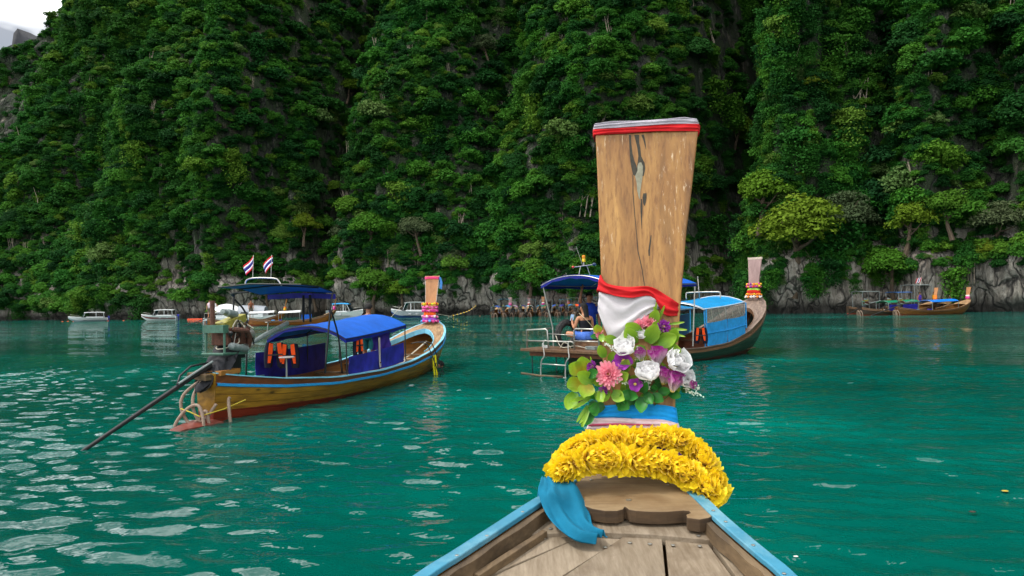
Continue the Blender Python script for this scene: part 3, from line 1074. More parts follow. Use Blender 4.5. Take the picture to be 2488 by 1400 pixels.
vein('split', M_CRACK, [(1558, 328), (1562, 338), (1566, 350), (1569, 363)], [(1565, 328), (1567, 338), (1569, 350), (1570, 363)], 0.0010)
vein('split', M_CRACK, [(1537, 424), (1537, 470), (1541, 520), (1546, 570), (1549, 610), (1558, 650), (1566, 700)], [(1538.6, 424), (1539, 470), (1542.6, 520), (1547.6, 570), (1551, 610), (1560, 650), (1567.6, 700)], 0.0012)
vein('split', M_CRACK, [(1581, 572), (1578, 590), (1575, 610), (1576, 622)], [(1583, 572), (1581.6, 590), (1579, 610), (1578.6, 622)], 0.0010)
vein('split', M_CRACK, [(1557, 484), (1556, 505), (1557, 530), (1559, 556)], [(1560, 484), (1561, 505), (1560, 530), (1560, 556)], 0.0010)
vein('knot', M_CRACK, [(1563, 470), (1561, 480), (1562, 492), (1565, 500)], [(1571, 470), (1571, 480), (1569, 492), (1567, 500)], 0.0010)

# ---- cloths tied round the prow
M_RED = cloth('red_cloth', '#c01d22')
M_WHITE = cloth('white_cloth', '#bfbabd', var=0.06)
M_SILVER = cloth('grey_satin', '#a9a3ad', 0.5)
M_BLUE = cloth('blue_cloth', '#1a98e4')
M_PINKW = cloth('pale_pink_cloth', '#e3c9cf')
M_PURPLE = cloth('purple_cloth', '#4a2470')
def wrap(name, mat, top, bot, label, off=0.012, folds=3, depth=0.006, cat='cloth', n=26, back=True, seed=0):
    """band of cloth across the board from picked edges, folded and carried round the back"""
    rng = random.Random(seed)
    tp, bt = spline([Vector((x, y, 0)) for x, y in top], 8), spline([Vector((x, y, 0)) for x, y in bot], 8)
    m = len(tp)
    rows = []
    ph = rng.uniform(0, 6)
    K = 13
    for i in range(m):
        u = i / (m - 1)
        row = []
        bt_i = bt[min(int(u * (len(bt) - 1) + 0.5), len(bt) - 1)]
        for k in range(K):
            q = k / (K - 1)
            x = tp[i].x + (bt_i.x - tp[i].x) * q
            y = tp[i].y + (bt_i.y - tp[i].y) * q
            wv = depth * (1.1 - 2.0 * abs(math.sin(q * math.pi * folds + ph * .5 + 1.0 * math.sin(u * 4 + ph))) ** .7 + 0.45 * math.sin(q * 15 + u * 11 + ph))
            e = min(1.0, 6 * min(u, 1 - u) + 0.05)
            row.append(pb(x, y, off * e + wv + depth - 0.004 * (1 - math.sin(q * math.pi))))
        rows.append(row)
    if back:
        for end, seq in ((0, [0.3, 1.0]), (m - 1, [0.3, 1.0])):
            ext = [[p - pn * (0.075 * s + 0.0) + (rgt * 0.008 * (1 if end else -1)) * (1 - s * 0.5) for p in rows[0 if end == 0 else -1]] for s in seq]
            rows = list(reversed(ext)) + rows if end == 0 else rows + ext
        first, last = rows[0], rows[-1]
        rows.append([p.lerp(q, 0.5) - pn * 0.012 for p, q in zip(last, first)])
        rows.append([p.copy() for p in first])
    mb = MB()
    mb.grid(rows)
    o = mb.build(name, mat, smooth='all')
    md = o.modifiers.new('thickness', 'SOLIDIFY')
    md.thickness = 0.003
    tag(o, label, cat)
    return o
wrap('head_band', M_RED, [(1442, 313), (1500, 312), (1570, 307), (1640, 303), (1698, 301)], [(1443, 330), (1500, 327), (1570, 323), (1640, 320), (1697, 319)], 'red cloth band round the head of the near prow board', 0.010, 2, 0.004, seed=1)
wrap('head_band', M_SILVER, [(1446, 300), (1500, 298), (1570, 294), (1640, 290), (1692, 288)], [(1442, 314), (1500, 313), (1570, 308), (1640, 304), (1697, 302)], 'silver grey satin band above the red one on the near prow board', 0.012, 2, 0.004, seed=2)
# end grain seen over the bands
wrap('red_sash', M_RED, [(1459, 668), (1474, 690), (1520, 699), (1570, 699), (1600, 710), (1630, 727), (1648, 738)], [(1452, 708), (1480, 718), (1530, 726), (1580, 722), (1602, 748), (1618, 768), (1646, 768)],
     'red sash wound round the near prow board above the flowers', 0.030, 1.6, 0.008, seed=4)
wrap('white_drape', M_WHITE, [(1457, 700), (1490, 712), (1530, 716), (1565, 708), (1590, 724), (1608, 742)], [(1452, 754), (1470, 800), (1488, 831), (1520, 815), (1560, 776), (1606, 748)],
     'white cloth draped below the red sash on the near prow board', 0.018, 2.2, 0.009, back=False, seed=5)
wrap('blue_wrap', M_BLUE, [(1446, 988), (1500, 983), (1560, 982), (1610, 985), (1640, 991)], [(1436, 1016), (1500, 1015), (1560, 1018), (1610, 1021), (1645, 1028)],
     'bright blue cloth wrapped round the foot of the near prow board', 0.014, 3, 0.005, seed=6)
wrap('white_wrap', M_PINKW, [(1436, 1016), (1500, 1015), (1560, 1019), (1610, 1021), (1645, 1028)], [(1426, 1046), (1500, 1048), (1560, 1050), (1610, 1050), (1652, 1052)],
     'white and pink cloth wrapped under the blue one on the near prow', 0.018, 3, 0.006, seed=7)
M_PINKS = cloth('rose_stripe', '#c8506e')
wrap('pink_ribbon', M_PINKS, [(1430, 1030), (1500, 1028), (1560, 1030), (1600, 1031)], [(1429, 1036), (1500, 1033), (1560, 1034), (1600, 1033)], 'thin pink ribbon across the white wrap on the near prow', 0.034, 1, 0.001, back=False, seed=8)
# blue scarf thrown over the port rail
def scarf():
    ce = [(1330, 1178, .035), (1345, 1196, .032), (1352, 1222, .022), (1372, 1258, -0.030), (1400, 1290, -0.052), (1432, 1312, -0.062), (1462, 1316, -0.066)]
    lf = [(1316, 1172, .02), (1312, 1190, .03), (1307, 1206, .026), (1322, 1254, -.02), (1348, 1290, -.045), (1392, 1320, -.06), (1446, 1326, -.066)]
    rt = [(1380, 1174, .02), (1402, 1194, .015), (1420, 1222, -.015), (1434, 1254, -.03), (1440, 1282, -.048), (1458, 1298, -.058), (1478, 1313, -.064)]
    rows = []
    N = 5
    L, Cn, Rr = [spline([gun(x, y, z) for x, y, z in q], N) for q in (lf, ce, rt)]
    for i in range(len(L)):
        row = []
        u = i / (len(L) - 1)
        for k in range(15):
            q = k / 14
            p = L[i].lerp(Cn[i], q * 2) if q < 0.5 else Cn[i].lerp(Rr[i], q * 2 - 1)
            wv = 0.011 * math.sin(q * 15 + u * 4) * (0.5 + u) + 0.006 * math.sin(q * 27 + u * 9) + .006 * math.sin(u * 14 + q * 5) * (1 - u)
            row.append(p + Vector((0, 0, 0.016 + wv + 0.012 * math.sin(q * math.pi))))
        rows.append(row)
    r0 = rows[0]
    rows = [[p + Vector((-0.03, 0.02, -0.16)) for p in r0], [p + Vector((-0.02, 0.015, -0.05)) for p in r0]] + rows
    mb = MB()
    mb.grid(rows)
    o = mb.build('blue_scarf', cloth('teal_blue_cloth', '#046482'), smooth='all')
    m = o.modifiers.new('thickness', 'SOLIDIFY')
    m.thickness = 0.003
    m = o.modifiers.new('round', 'SUBSURF')
    m.levels = m.render_levels = 1
    tag(o, 'turquoise blue scarf hanging over the left cyan rail of the near bow', 'scarf')
scarf()

# ---- flowers
def petal(L, W, cup=0.3, curl=0.25, n=5, ruffle=0.0, seed=0, tip=0.0, full=False):
    """a petal growing along +X from the origin, normal up"""
    ph = random.Random(seed).uniform(0, 6)
    rows = []
    for i in range(n + 1):
        u = i / n
        wd = W * math.sin(math.pi * (0.12 + 0.80 * u) ** (1.0 + tip)) ** 0.8
        if full:
            wd = W * min(1.0, .25 + 1.15 * u) * (1 - .10 * u * u)
        row = []
        for k in range(7):
            q = k / 3 - 1
            z = cup * L * u * u + curl * W * q * q * (0.3 + u) + ruffle * W * math.sin(q * 5 + ph + u * 2) * u
            x = L * u * (1 - 0.12 * cup * u)
            if full:
                x *= 1 - .30 * abs(q) ** 2.6 * u
            row.append(Vector((x, wd * q, z)))
        rows.append(row)
    return rows
def rotz(v, a):
    return Vector((v.x * math.cos(a) - v.y * math.sin(a), v.x * math.sin(a) + v.y * math.cos(a), v.z))
def tilt(v, a):
    return Vector((v.x * math.cos(a) - v.z * math.sin(a), v.y, v.x * math.sin(a) + v.z * math.cos(a)))
def gradmat(name, inner, outer, r0, r1, rough=0.6):
    t = NT(name)
    g = t.n('ShaderNodeVectorMath', operation='LENGTH')
    t.l(t.coord('Object'), g.inputs[0])
    nz = t.noise(t.coord('Object', (1, 6, 1)), 30, 3)
    r = t.math('ADD', t.math('MULTIPLY', t.math('SUBTRACT', nz, 0.5), (r1 - r0) * 0.5), g.outputs['Value'])
    c = t.ramp(t.math('DIVIDE', r, r1), [(r0 / r1, srgb(inner)), (1.0, srgb(outer))])
    t.set(col=c, rough=rough, sheen=0.2)
    tr = t.n('ShaderNodeBsdfTranslucent')
    t.l(c, tr.inputs['Color'])
    mx = t.n('ShaderNodeMixShader')
    mx.inputs[0].default_value = 0.3
    t.l(t.b.outputs[0], mx.inputs[1])
    t.l(tr.outputs[0], mx.inputs[2])
    t.l(mx.outputs[0], t.t.nodes['Material Output'].inputs[0])
    return t.m
M_YF = gradmat('yellow_petals', '#b87400', '#ffdf08', 0.016, 0.042)
def marigold_mesh(seed):
    """pleated carnation-like disc: several ruffled layers round the Z axis"""
    mb = MB()
    rng = random.Random(seed)
    for lay, (rad, z0, cup) in enumerate(((.060, -.012, -.25), (.060, -.002, .05), (.056, .006, .45), (.046, .012, .95), (.032, .016, 1.7))):
        n, m = 44, 5
        ph, f1 = rng.uniform(0, 6), rng.choice((13, 14, 15))
        rows = []
        for i in range(m + 1):
            u = i / m
            row = []
            for k in range(n):
                a = 2 * math.pi * k / n
                r = rad * u * (1 + 0.07 * math.sin(5 * a + ph) + 0.05 * math.sin(f1 * a + ph)) / (1 + 0.5 * abs(cup) * u)
                z = z0 + cup * rad * u * u * 0.9 + u * (0.0065 * math.sin(f1 * a + ph) + 0.006 * math.sin(4 * a + ph * 2)) * (1 + lay * .1)
                row.append(Vector((r * math.cos(a), r * math.sin(a), z)))
            rows.append(row)
        mb.grid(rows, closed=True)
    return mb.mesh('marigold', M_YF, 'all')
MARI = [marigold_mesh(k) for k in range(4)]
def garland(path, label, n, seed, rad=1.0):
    rng = random.Random(seed)
    pts = spline([at(x, y, d) for x, y, d in path], 20)
    ln = [0]
    for i in range(1, len(pts)):
        ln.append(ln[-1] + (pts[i] - pts[i - 1]).length)
    root = empty('flower_garland', pts[len(pts) // 2], 0, label, 'garland', 'yellow garlands round the near prow')
    base = root.location
    MB().tube([p - base for p in pts[::4]], 0.012, 6).build('garland_string', M_YF, root, smooth='all')
    for k in range(n):
        s = ln[-1] * (k + 0.5) / n
        i = max(j for j in range(len(ln)) if ln[j] <= s)
        p = pts[i]
        t = (pts[min(i + 1, len(pts) - 1)] - pts[max(i - 1, 0)]).normalized()
        # discs are threaded on the string and lean out to the camera by turns
        d = (t * rng.choice((-1, 1)) * rng.uniform(.35, .8) + Vector((0, -rng.uniform(.45, 1.0), rng.uniform(.0, .5)))).normalized()
        place(rng.choice(MARI), 'marigold', root, p - base + d * 0.01, d.to_track_quat('Z', 'Y').to_euler(), rad * rng.uniform(.9, 1.12))
garland([(1352, 1152, 3.05), (1376, 1112, 3.04), (1414, 1086, 3.06), (1470, 1075, 3.08), (1540, 1072, 3.09), (1610, 1068, 3.10), (1662, 1078, 3.1), (1700, 1110, 3.07), (1722, 1150, 3.02), (1745, 1206, 2.97)],
        'upper string of yellow marigolds looped round the foot of the near prow', 19, 1, 1.1)
garland([(1356, 1150, 2.99), (1400, 1124, 2.99), (1450, 1116, 3.0), (1510, 1119, 3.01), (1570, 1123, 3.01), (1620, 1132, 3.0), (1664, 1148, 2.98), (1700, 1176, 2.95), (1738, 1216, 2.92)],
        'lower string of yellow marigolds lying on the near bow cap', 14, 2, 1.14)
mb = MB()
mb.slab([[at(1596, 1086, 3.06), at(1650, 1098, 3.05), at(1672, 1120, 3.03)], [at(1600, 1104, 3.05), at(1645, 1112, 3.04), at(1660, 1128, 3.03)]], (0, 0.02, -0.01))
tag(mb.build('purple_cloth', M_PURPLE, smooth='all'), 'scrap of purple cloth tucked between the two marigold garlands', 'cloth')

# ---- bouquet tied to the board
bq = empty('flower_bouquet', pb(1545, 900, 0.03), 0, 'bouquet of artificial white, pink and purple flowers tied to the near prow board', 'bouquet')
BQ = bq.location
M_WP = gradmat('white_rose_petals', '#f2efec', '#fbfafa', 0.01, 0.07)
M_PK = gradmat('pink_petals', '#f0648a', '#ffb0bf', 0.008, 0.06)
M_PU = gradmat('purple_petals', '#7c1488', '#b43bc0', 0.008, 0.05)
M_TU = gradmat('tulip_petals', '#f3dfe6', '#a01488', 0.028, 0.085)
M_LIME = gradmat('lime_leaves', '#568a14', '#98bf30', 0.01, 0.11, 0.45)
M_GRN = gradmat('green_leaves', '#155a1c', '#37902f', 0.01, 0.09, 0.45)
M_YLG = gradmat('yellow_lime_leaves', '#a89a20', '#8cb428', 0.02, 0.09, 0.45)
M_STEM = paint('green_stem', '#4c7a2c', 0.6)
M_SPRIG = paint('white_sprig', '#dfe6d4', 0.7)
def petalmesh(nm, mat, *a, **k):
    mb = MB()
    mb.grid(petal(*a, **k))
    return mb.mesh(nm, mat, 'all')
PM = dict(
    rose=[petalmesh('rose_petal', M_WP, .080, .056, .40, .45, 8, .10, s, full=True) for s in range(3)],
    pink=[petalmesh('pink_petal', M_PK, .060, .011, .2, .3, 5, 0.1, s) for s in range(2)],
    pur=[petalmesh('purple_petal', M_PU, .042, .010, .2, .4, 4, .2, s) for s in range(2)],
    tul=[petalmesh('tulip_petal', M_TU, .090, .038, .12, .75, 7, 0.03, s, full=True) for s in range(2)],
    orch=[petalmesh('orchid_petal', M_PU, .055, .028, .2, .3, 5, .15, s) for s in range(2)])
CENT = MB().ball((0, 0, 0.004), (.011, .011, .009), 8, 5).mesh('flower_centre', paint('yellow_centre', '#d9c25a', 0.8), 'all')
def face(dx, dy):
    """quaternion whose Z looks at the camera side, leaning right by dx and up by dy"""
    d = (pn + rgt * dx + pu * dy).normalized()
    return d.to_track_quat('Z', 'Y')
def flower(kind, px, py, off, dx, dy, sc=1.0, seed=0):
    rng = random.Random(seed * 31 + 5)
    rings = dict(rose=((4, .40), (4, .85), (3, 1.22)), pink=((17, .0), (16, .25), (14, .5), (11, .8), (8, 1.15)), pur=((12, .05), (10, .4), (8, .85)),
                 tul=((3, 1.28), (3, 1.15)), orch=((5, .25),))[kind]
    nm = dict(rose='white_rose', pink='pink_flower', pur='purple_flower', tul='purple_tulip', orch='purple_orchid')[kind]
    c = place(CENT, nm, bq, pb(px, py, off) - BQ, face(dx, dy).to_euler(), sc * .88)
    for ring, (cnt, tl) in enumerate(rings):
        for i in range(cnt):
            a = 2 * math.pi * (i + rng.uniform(-.2, .2)) / cnt + ring * 0.6
            q = Matrix.Rotation(a, 3, 'Z') @ Matrix.Rotation(-(tl + rng.uniform(-.12, .12)), 3, 'Y')
            place(rng.choice(PM[kind]), 'petal', c, (0, 0, 0), q.to_euler(), (1 - 0.10 * ring) * rng.uniform(.92, 1.08))
    return c
def leafm(nm, mat, L, W, seed):
    mb = MB()
    mb.grid(petal(L, W, 0.15, 0.35, 6, 0.05, seed))
    return mb.mesh(nm, mat, 'all')
LF = dict(lime=leafm('lime_leaf', M_LIME, .12, .042, 1), green=leafm('green_leaf', M_GRN, .105, .034, 2), round=leafm('round_leaf', M_YLG, .105, .052, 3), thin=leafm('thin_leaf', M_LIME, .13, .011, 4))
def leaf(kind, px, py, ang, off=0.03, lift=0.35, sc=1.0, rollv=0.0):
    """leaf lying against the board, pointing at picture angle ang (degrees, 0 right, 90 up)"""
    d = (rgt * math.cos(R(ang)) + pu * math.sin(R(ang)) + pn * lift).normalized()
    zz = (pn - d * pn.dot(d)).normalized()
    yy = zz.cross(d)
    m = Matrix((d, yy, zz)).transposed() @ Matrix.Rotation(rollv, 3, 'X')
    sc *= .80 if kind != 'thin' else 1
    place(LF[kind], dict(lime='lime_leaf', green='green_leaf', round='round_leaf', thin='grass_leaf')[kind], bq, pb(px, py, off) - BQ, m.to_euler(), sc)
for i, a in enumerate([('pink', 1577, 785, .03, .2, .5, .75), ('pink', 1483, 912, .075, -.1, .1, 1.3), ('pink', 1457, 812, .03, -.5, .3, .5), ('pur', 1612, 797, .05, .4, .1, .95), ('pur', 1443, 893, .06, -.6, .1, .85),
                       ('pur', 1416, 975, .04, -.7, -.2, .6), ('rose', 1524, 860, .06, -.15, .8, 1.1), ('rose', 1577, 922, .075, -.05, .8, 1.15), ('rose', 1640, 890, .06, .4, .45, 1.15), ('rose', 1652, 925, .05, .75, .3, .9),
                       ('rose', 1528, 828, .03, 0, .6, .6), ('rose', 1558, 822, .03, .1, .6, .55),
                       ('tul', 1596, 892, .05, .0, 1.6, 1.35), ('tul', 1612, 934, .07, .3, 1.5, 1.0), ('tul', 1634, 952, .08, .35, 1.5, 1.25), ('orch', 1518, 880, .07, -.1, .1, 1.1), ('orch', 1506, 890, .05, -.3, .1, .9), ('tul', 1672, 938, .06, .9, .1, .6), ('tul', 1560, 878, .06, -.2, 1.5, .85), ('pur', 1608, 905, .07, .1, .2, .8), ('pink', 1555, 790, .03, .0, .5, .6), ('pur', 1470, 950, .06, -.2, -.2, .7), ('orch', 1545, 935, .07, .1, .0, .8)]):
    flower(*a, seed=i)
for a in [('lime', 1585, 790, 70, .03, .3, .8), ('lime', 1560, 815, 150, .04, .3, 1.0), ('lime', 1575, 835, 60, .05, .4, 1.1), ('lime', 1600, 838, 20, .05, .4, 1.1), ('lime', 1545, 838, 120, .05, .4, 1.0), ('lime', 1610, 850, -10, .05, .3, 1.0),
          ('lime', 1598, 825, 95, .03, .2, .9), ('lime', 1570, 850, 200, .06, .5, .8), ('lime', 1625, 838, 60, .03, .3, .9), ('lime', 1500, 830, 170, .03, .3, .7),
          ('round', 1425, 905, 100, .04, .4, 1.0), ('round', 1415, 930, 200, .04, .4, .95), ('round', 1435, 935, 250, .06, .5, 1.0), ('round', 1456, 812, 95, .04, .4, .55), ('round', 1415, 905, 150, .05, .5, .9), ('green', 1430, 915, 20, .06, .5, .9),
          ('lime', 1400, 955, 250, .04, .4, 1.05), ('lime', 1445, 930, 150, .05, .4, 1.0), ('lime', 1480, 950, 230, .05, .5, .9), ('lime', 1505, 925, 30, .07, .6, .8), ('lime', 1515, 905, 60, .06, .5, .8), ('lime', 1455, 950, 300, .06, .5, .8), ('lime', 1490, 955, 330, .06, .5, .9),
          ('green', 1440, 975, 290, .03, .3, 1.0), ('green', 1470, 985, 200, .03, .3, 1.0), ('green', 1500, 975, 330, .04, .4, 1.0), ('green', 1520, 960, 350, .05, .4, .9), ('green', 1540, 955, 200, .05, .4, .9), ('green', 1560, 965, 270, .06, .5, 1.1), ('green', 1570, 955, 300, .05, .5, .9), ('green', 1585, 960, 330, .06, .5, .9),
          ('green', 1560, 955, 60, .05, .5, .8), ('green', 1600, 955, 10, .05, .4, .8), ('green', 1545, 975, 180, .04, .3, .8), ('green', 1625, 955, 340, .05, .4, .8), ('green', 1575, 945, 120, .05, .4, .9), ('green', 1530, 975, 220, .03, .3, .9), ('green', 1440, 1000, 250, .03, .3, .9),
          ('lime', 1462, 815, 290, .05, .3, .5), ('green', 1456, 818, 190, .03, .3, .5),
          ('thin', 1625, 790, 5, .03, .2, .6), ('thin', 1628, 800, -8, .03, .2, .65), ('thin', 1628, 810, -18, .03, .2, .6), ('thin', 1590, 775, 80, .03, .2, .6), ('thin', 1600, 780, 65, .03, .2, .6), ('thin', 1595, 778, 100, .03, .2, .5),
          ('thin', 1440, 960, 200, .04, .3, .9), ('thin', 1440, 965, 215, .04, .3, .9), ('thin', 1430, 985, 240, .04, .3, .8), ('thin', 1435, 985, 255, .04, .3, .9), ('thin', 1425, 990, 262, .04, .3, .8), ('thin', 1440, 990, 235, .04, .3, .8),
          ('lime', 1470, 870, 110, .03, .3, .7), ('lime', 1482, 880, 60, .03, .3, .6), ('green', 1655, 950, 20, .04, .3, .7), ('lime', 1635, 862, 10, .03, .3, .5)]:
    leaf(*a)
frng = random.Random(12)
for k in range(34):
    px, py = frng.uniform(1425, 1650), frng.uniform(870, 965)
    leaf(frng.choice(('green', 'green', 'lime', 'thin')), px, py, frng.uniform(0, 360), frng.uniform(.015, .03), frng.uniform(.2, .6), frng.uniform(.5, .8))
for k in range(10):
    px, py = frng.uniform(1530, 1640), frng.uniform(800, 860)
    leaf(frng.choice(('green', 'lime')), px, py, frng.uniform(0, 360), frng.uniform(.015, .03), frng.uniform(.2, .6), frng.uniform(.45, .7))
srng = random.Random(4)
for (px, py, ang) in ((1660, 945, 5), (1665, 950, -15), (1530, 935, 150), (1575, 945, 80), (1580, 948, 110), (1525, 930, 170), (1500, 860, 140), (1550, 880, 90)):
    mb = MB()
    d = (rgt * math.cos(R(ang)) + pu * math.sin(R(ang)) + pn * 0.4).normalized()
    b0 = pb(px, py, .06) - BQ
    mb.tube([b0, b0 + d * .04, b0 + d * .075], .0018, 5)
    for k in range(16):
        q = b0 + d * (0.015 + .06 * k / 15) + Vector([srng.uniform(-.011, .011) for _ in range(3)])
        mb.ball(q, .0042, 5, 3)
    mb.build('sprig', M_SPRIG, bq)
for (x0, y0, x1, y1) in ((1520, 900, 1522, 985), (1530, 910, 1528, 985), (1545, 930, 1540, 985), (1590, 930, 1560, 975), (1480, 920, 1500, 985), (1640, 950, 1590, 985), (1600, 800, 1598, 870)):
    MB().tube([pb(x0, y0, .03) - BQ, pb((x0 + x1) / 2 + 3, (y0 + y1) / 2, .035) - BQ, pb(x1, y1, .02) - BQ], .0028, 6).build('stem', M_STEM, bq, smooth='all')
for k in range(3):
    sp_ = [pb(1545 + 20 * k, 880 - 4 * k, .08) - BQ + rgt * (.018 * (1 - j / 22) * math.cos(j * 0.7)) + pu * (.018 * (1 - j / 22) * math.sin(j * .7)) for j in range(20)]
    MB().tube(sp_, .0016, 5).build('tendril', M_LIME, bq)
# ================================================================ longtail boats
class Hull:
    """half beams and sheer of a longtail hull; y runs from the stern (0) to the bow (L)"""
    T = np.array([0, .04, .12, .25, .43, .60, .74, .86, .92, .965, 1.0])
    HB = np.array([.22, .42, .84, 1.15, 1.25, 1.24, 1.18, 1.02, .84, .60, .22])
    GZ = np.array([1.00, .90, .74, .58, .52, .58, .76, 1.06, 1.28, 1.46, 1.62])
    KT = np.array([0, .70, .80, .88, .93, .97, 1.0])
    KZ = np.array([-.30, -.34, -.30, -.10, .32, .86, 1.45])
    def __init__(s, L=12.8, hb=1.0, gz=1.0, bow=0.0):
        s.L, s.hbk, s.gzk, s.bow = L, hb, gz, bow
    def hb(s, y):
        return float(np.interp(y / s.L, s.T, s.HB)) * s.hbk
    def gz(s, y):
        t = y / s.L
        return float(np.interp(t, s.T, s.GZ)) * s.gzk + s.bow * max(0, (t - .55) / .45) ** 1.4
    def kz(s, y):
        t = y / s.L
        return float(np.interp(t, s.KT, s.KZ)) + s.bow * max(0, (t - .8) / .2) ** 1.3
    def pt(s, y, q, side=1, off=0.0):
        h, g, k = s.hb(y), s.gz(y), s.kz(y)
        f = math.sin(q * math.pi / 2) ** 0.72
        z = k + (g - k) * (1 - math.cos(q * math.pi / 2)) ** 0.86
        return Vector((side * max(0.004, h * f - off), y, z))
    def ys(s, n=34):
        return [s.L * (0.5 - 0.5 * math.cos(math.pi * (0.04 + 0.96 * i / n))) if False else s.L * i / n for i in range(n + 1)]
def hull_mat(name, light, dark, red='#7d2a14', line0=0.13, slope=-0.020, wet='#1d1710', knots=0.8, rough=0.35):
    if name in MATS:
        return MATS[name]
    t = NT(name)
    oi = t.n('ShaderNodeObjectInfo')
    v = t.coord('Object', (4, 0.7, 9))
    g = t.noise(v, 1.0, 8, 0.62, 0.5)
    c = t.ramp(g, [(0.3, srgb(dark)), (0.7, srgb(light))])
    big = t.noise(t.coord('Object', (1, .5, 1.4)), 1.1, 3)
    c = t.mix(t.ramp(big, [(.42, (0, 0, 0)), (.68, (.5,) * 3)]), c, srgb(dark))
    vo = t.n('ShaderNodeTexVoronoi')
    vo.inputs['Scale'].default_value = 2.6
    t.l(t.coord('Object', (.6, .6, 1.5)), vo.inputs['Vector'])
    c = t.mix(t.ramp(vo.outputs['Distance'], [(.06, (knots,) * 3), (.14, (0, 0, 0))]), c, srgb('#1e1508'))
    sx = t.n('ShaderNodeSeparateXYZ')
    t.l(t.coord('Object'), sx.inputs[0])
    h = t.math('SUBTRACT', sx.outputs[2], t.math('ADD', t.math('MULTIPLY', sx.outputs[1], slope), line0))
    h = t.math('ADD', h, t.math('MULTIPLY', t.math('SUBTRACT', g, .5), .03))
    c = t.mix(t.ramp(t.math('ADD', t.math('MULTIPLY', h, 8.0), .5), [(.47, (1, 1, 1)), (.53, (0, 0, 0))]), c, t.mix(t.ramp(big, [(.4, (0, 0, 0)), (.7, (.7,) * 3)]), srgb(red), srgb('#5a1a0c')))
    t.set(col=c, rough=rough)
    t.bump(g, 0.25, 0.01)
    MATS[name] = t.m
    return t.m
QS = [0.0, .20, .34, .46, .57, .67, .77, .86]
def build_hull(root, H, hm, sheer_m, rail_m, cap_m, inner_m, detail=True, sheer=0.86, rail_h=0.09):
    ys = H.ys(34 if detail else 16)
    for side in (-1, 1):
        qs = QS if detail else [0.0, .3, .55, .86]
        for a, b in zip(qs[:-1], qs[1:]):
            mb = MB()
            rows = []
            for y in ys:
                p, q = H.pt(y, a, side), H.pt(y, b - (0.006 if detail else 0), side)
                rows.append([p, p.lerp(q, .5) + Vector((side * 0.004, 0, 0)), q])
            mb.slab(rows, lambda i, k, s_=side: Vector((-s_ * 0.03, 0, 0.004)))
            mb.build('hull_strake', hm, root, smooth=True)
        # sheer strake, rub rail and capping
        mb = MB()
        mb.slab([[H.pt(y, sheer, side), H.pt(y, 1.0, side)] for y in ys], lambda i, k, s_=side: Vector((-s_ * 0.05, 0, 0)))
        mb.build('sheer_strake', sheer_m, root, smooth=True)
        mb = MB()
        rows = []
        for y in ys:
            p = H.pt(y, sheer - 0.005, side)
            o = Vector((side * 0.035, 0, 0))
            rows.append([p, p + o + Vector((0, 0, .012)), p + o + Vector((0, 0, rail_h - .012)), p + Vector((0, 0, rail_h))])
        mb.grid(rows, closed=True)
        mb.build('rub_rail', rail_m, root, smooth=True)
        mb = MB()
        rows = []
        for y in ys:
            p = H.pt(y, 1.0, side)
            rows.append([p + Vector((side * .022, 0, .012)), p + Vector((-side * .085, 0, .016))])
        mb.slab(rows, (0, 0, -.024))
        mb.build('gunwale_cap', cap_m, root, smooth=True)
        mb = MB()
        mb.grid([[H.pt(y, q, side, 0.05) for q in (.1, .3, .5, .7, .85, .985)] for y in ys[1:]])
        mb.build('inner_planking', inner_m, root, smooth=True)
    # transom
    mb = MB()
    pol = [H.pt(0, q, -1) for q in (1, .8, .6, .4, .2)] + [H.pt(0, q, 1) for q in (.05, .2, .4, .6, .8, 1)]
    mb.prism([p + Vector((0, -.02, 0)) for p in pol], (0, 0.06, 0))
    mb.build('transom', hm, root)
def build_floor(root, H, mat, y0, y1, z=0.16, n=6):
    for i in range(n):
        mb = MB()
        rows = []
        m = 10
        for k in range(m + 1):
            y = y0 + (y1 - y0) * k / m
            w = min(H.hb(y) * 0.80, 0.98)
            a, b = -w + 2 * w * i / n + .008, -w + 2 * w * (i + 1) / n - .008
            rows.append([(a, y, z), (b, y, z)])
        mb.slab(rows, (0, 0, -.025))
        mb.build('floor_board', mat, root)
def build_foredeck(root, H, mat, trim, t0=.72, t1=.90, n=5, rise=0.10):
    """decking round a U shaped opening, closing at the prow: planks from each side"""
    L = H.L
    def inner(t):
        if t >= t1:
            return 0.0
        if t <= t0:
            return 0.90
        return 0.90 * math.sqrt(max(0, 1 - ((t - t0) / (t1 - t0)) ** 2.2))
    ts = [t0 - .10 + (1.0 - t0 + .10) * i / 40 for i in range(41)]
    for side in (-1, 1):
        for j in range(n):
            mb = MB()
            rows = []
            for t in ts:
                y = t * L
                h = H.hb(y) - .06
                i0 = inner(t) * h if t > t0 - .01 else h * (0.90 + (t0 - t) * .9)
                i0 = min(i0, h - .002)
                a, b = i0 + (h - i0) * j / n + .003, i0 + (h - i0) * (j + 1) / n - .003
                if b - a < .002:
                    b = a + .002
                cam_ = lambda x: H.gz(y) + .018 + rise * (1 - (x / max(h, .05)) ** 2) * max(0, (t - .82) / .18)
                rows.append([(side * a, y, cam_(a)), (side * b, y, cam_(b))])
            mb.slab(rows, (0, 0, -.02))
            mb.build('fore_deck_plank', mat, root)
    pts = []
    for side in (-1, 1):
        pp = []
        for i in range(25):
            t = t0 - .02 + (t1 - t0 + .02) * i / 24
            y = t * L
            h = H.hb(y) - .06
            pp.append(Vector((side * inner(max(t, t0)) * h, y, H.gz(y) + .03 + rise * (1 - inner(max(t, t0)) ** 2) * max(0, (t - .82) / .18))))
        pts += pp if side < 0 else pp[::-1]
    mb = MB()
    rows = [[p + Vector((0, 0, .012)), p + Vector((0, 0, -.16))] for p in pts]
    mb.slab(rows, lambda i, k: Vector((-.02 if pts[i].x > 0 else .02, -.008, 0)))
    mb.build('coaming', trim, root, smooth=True)
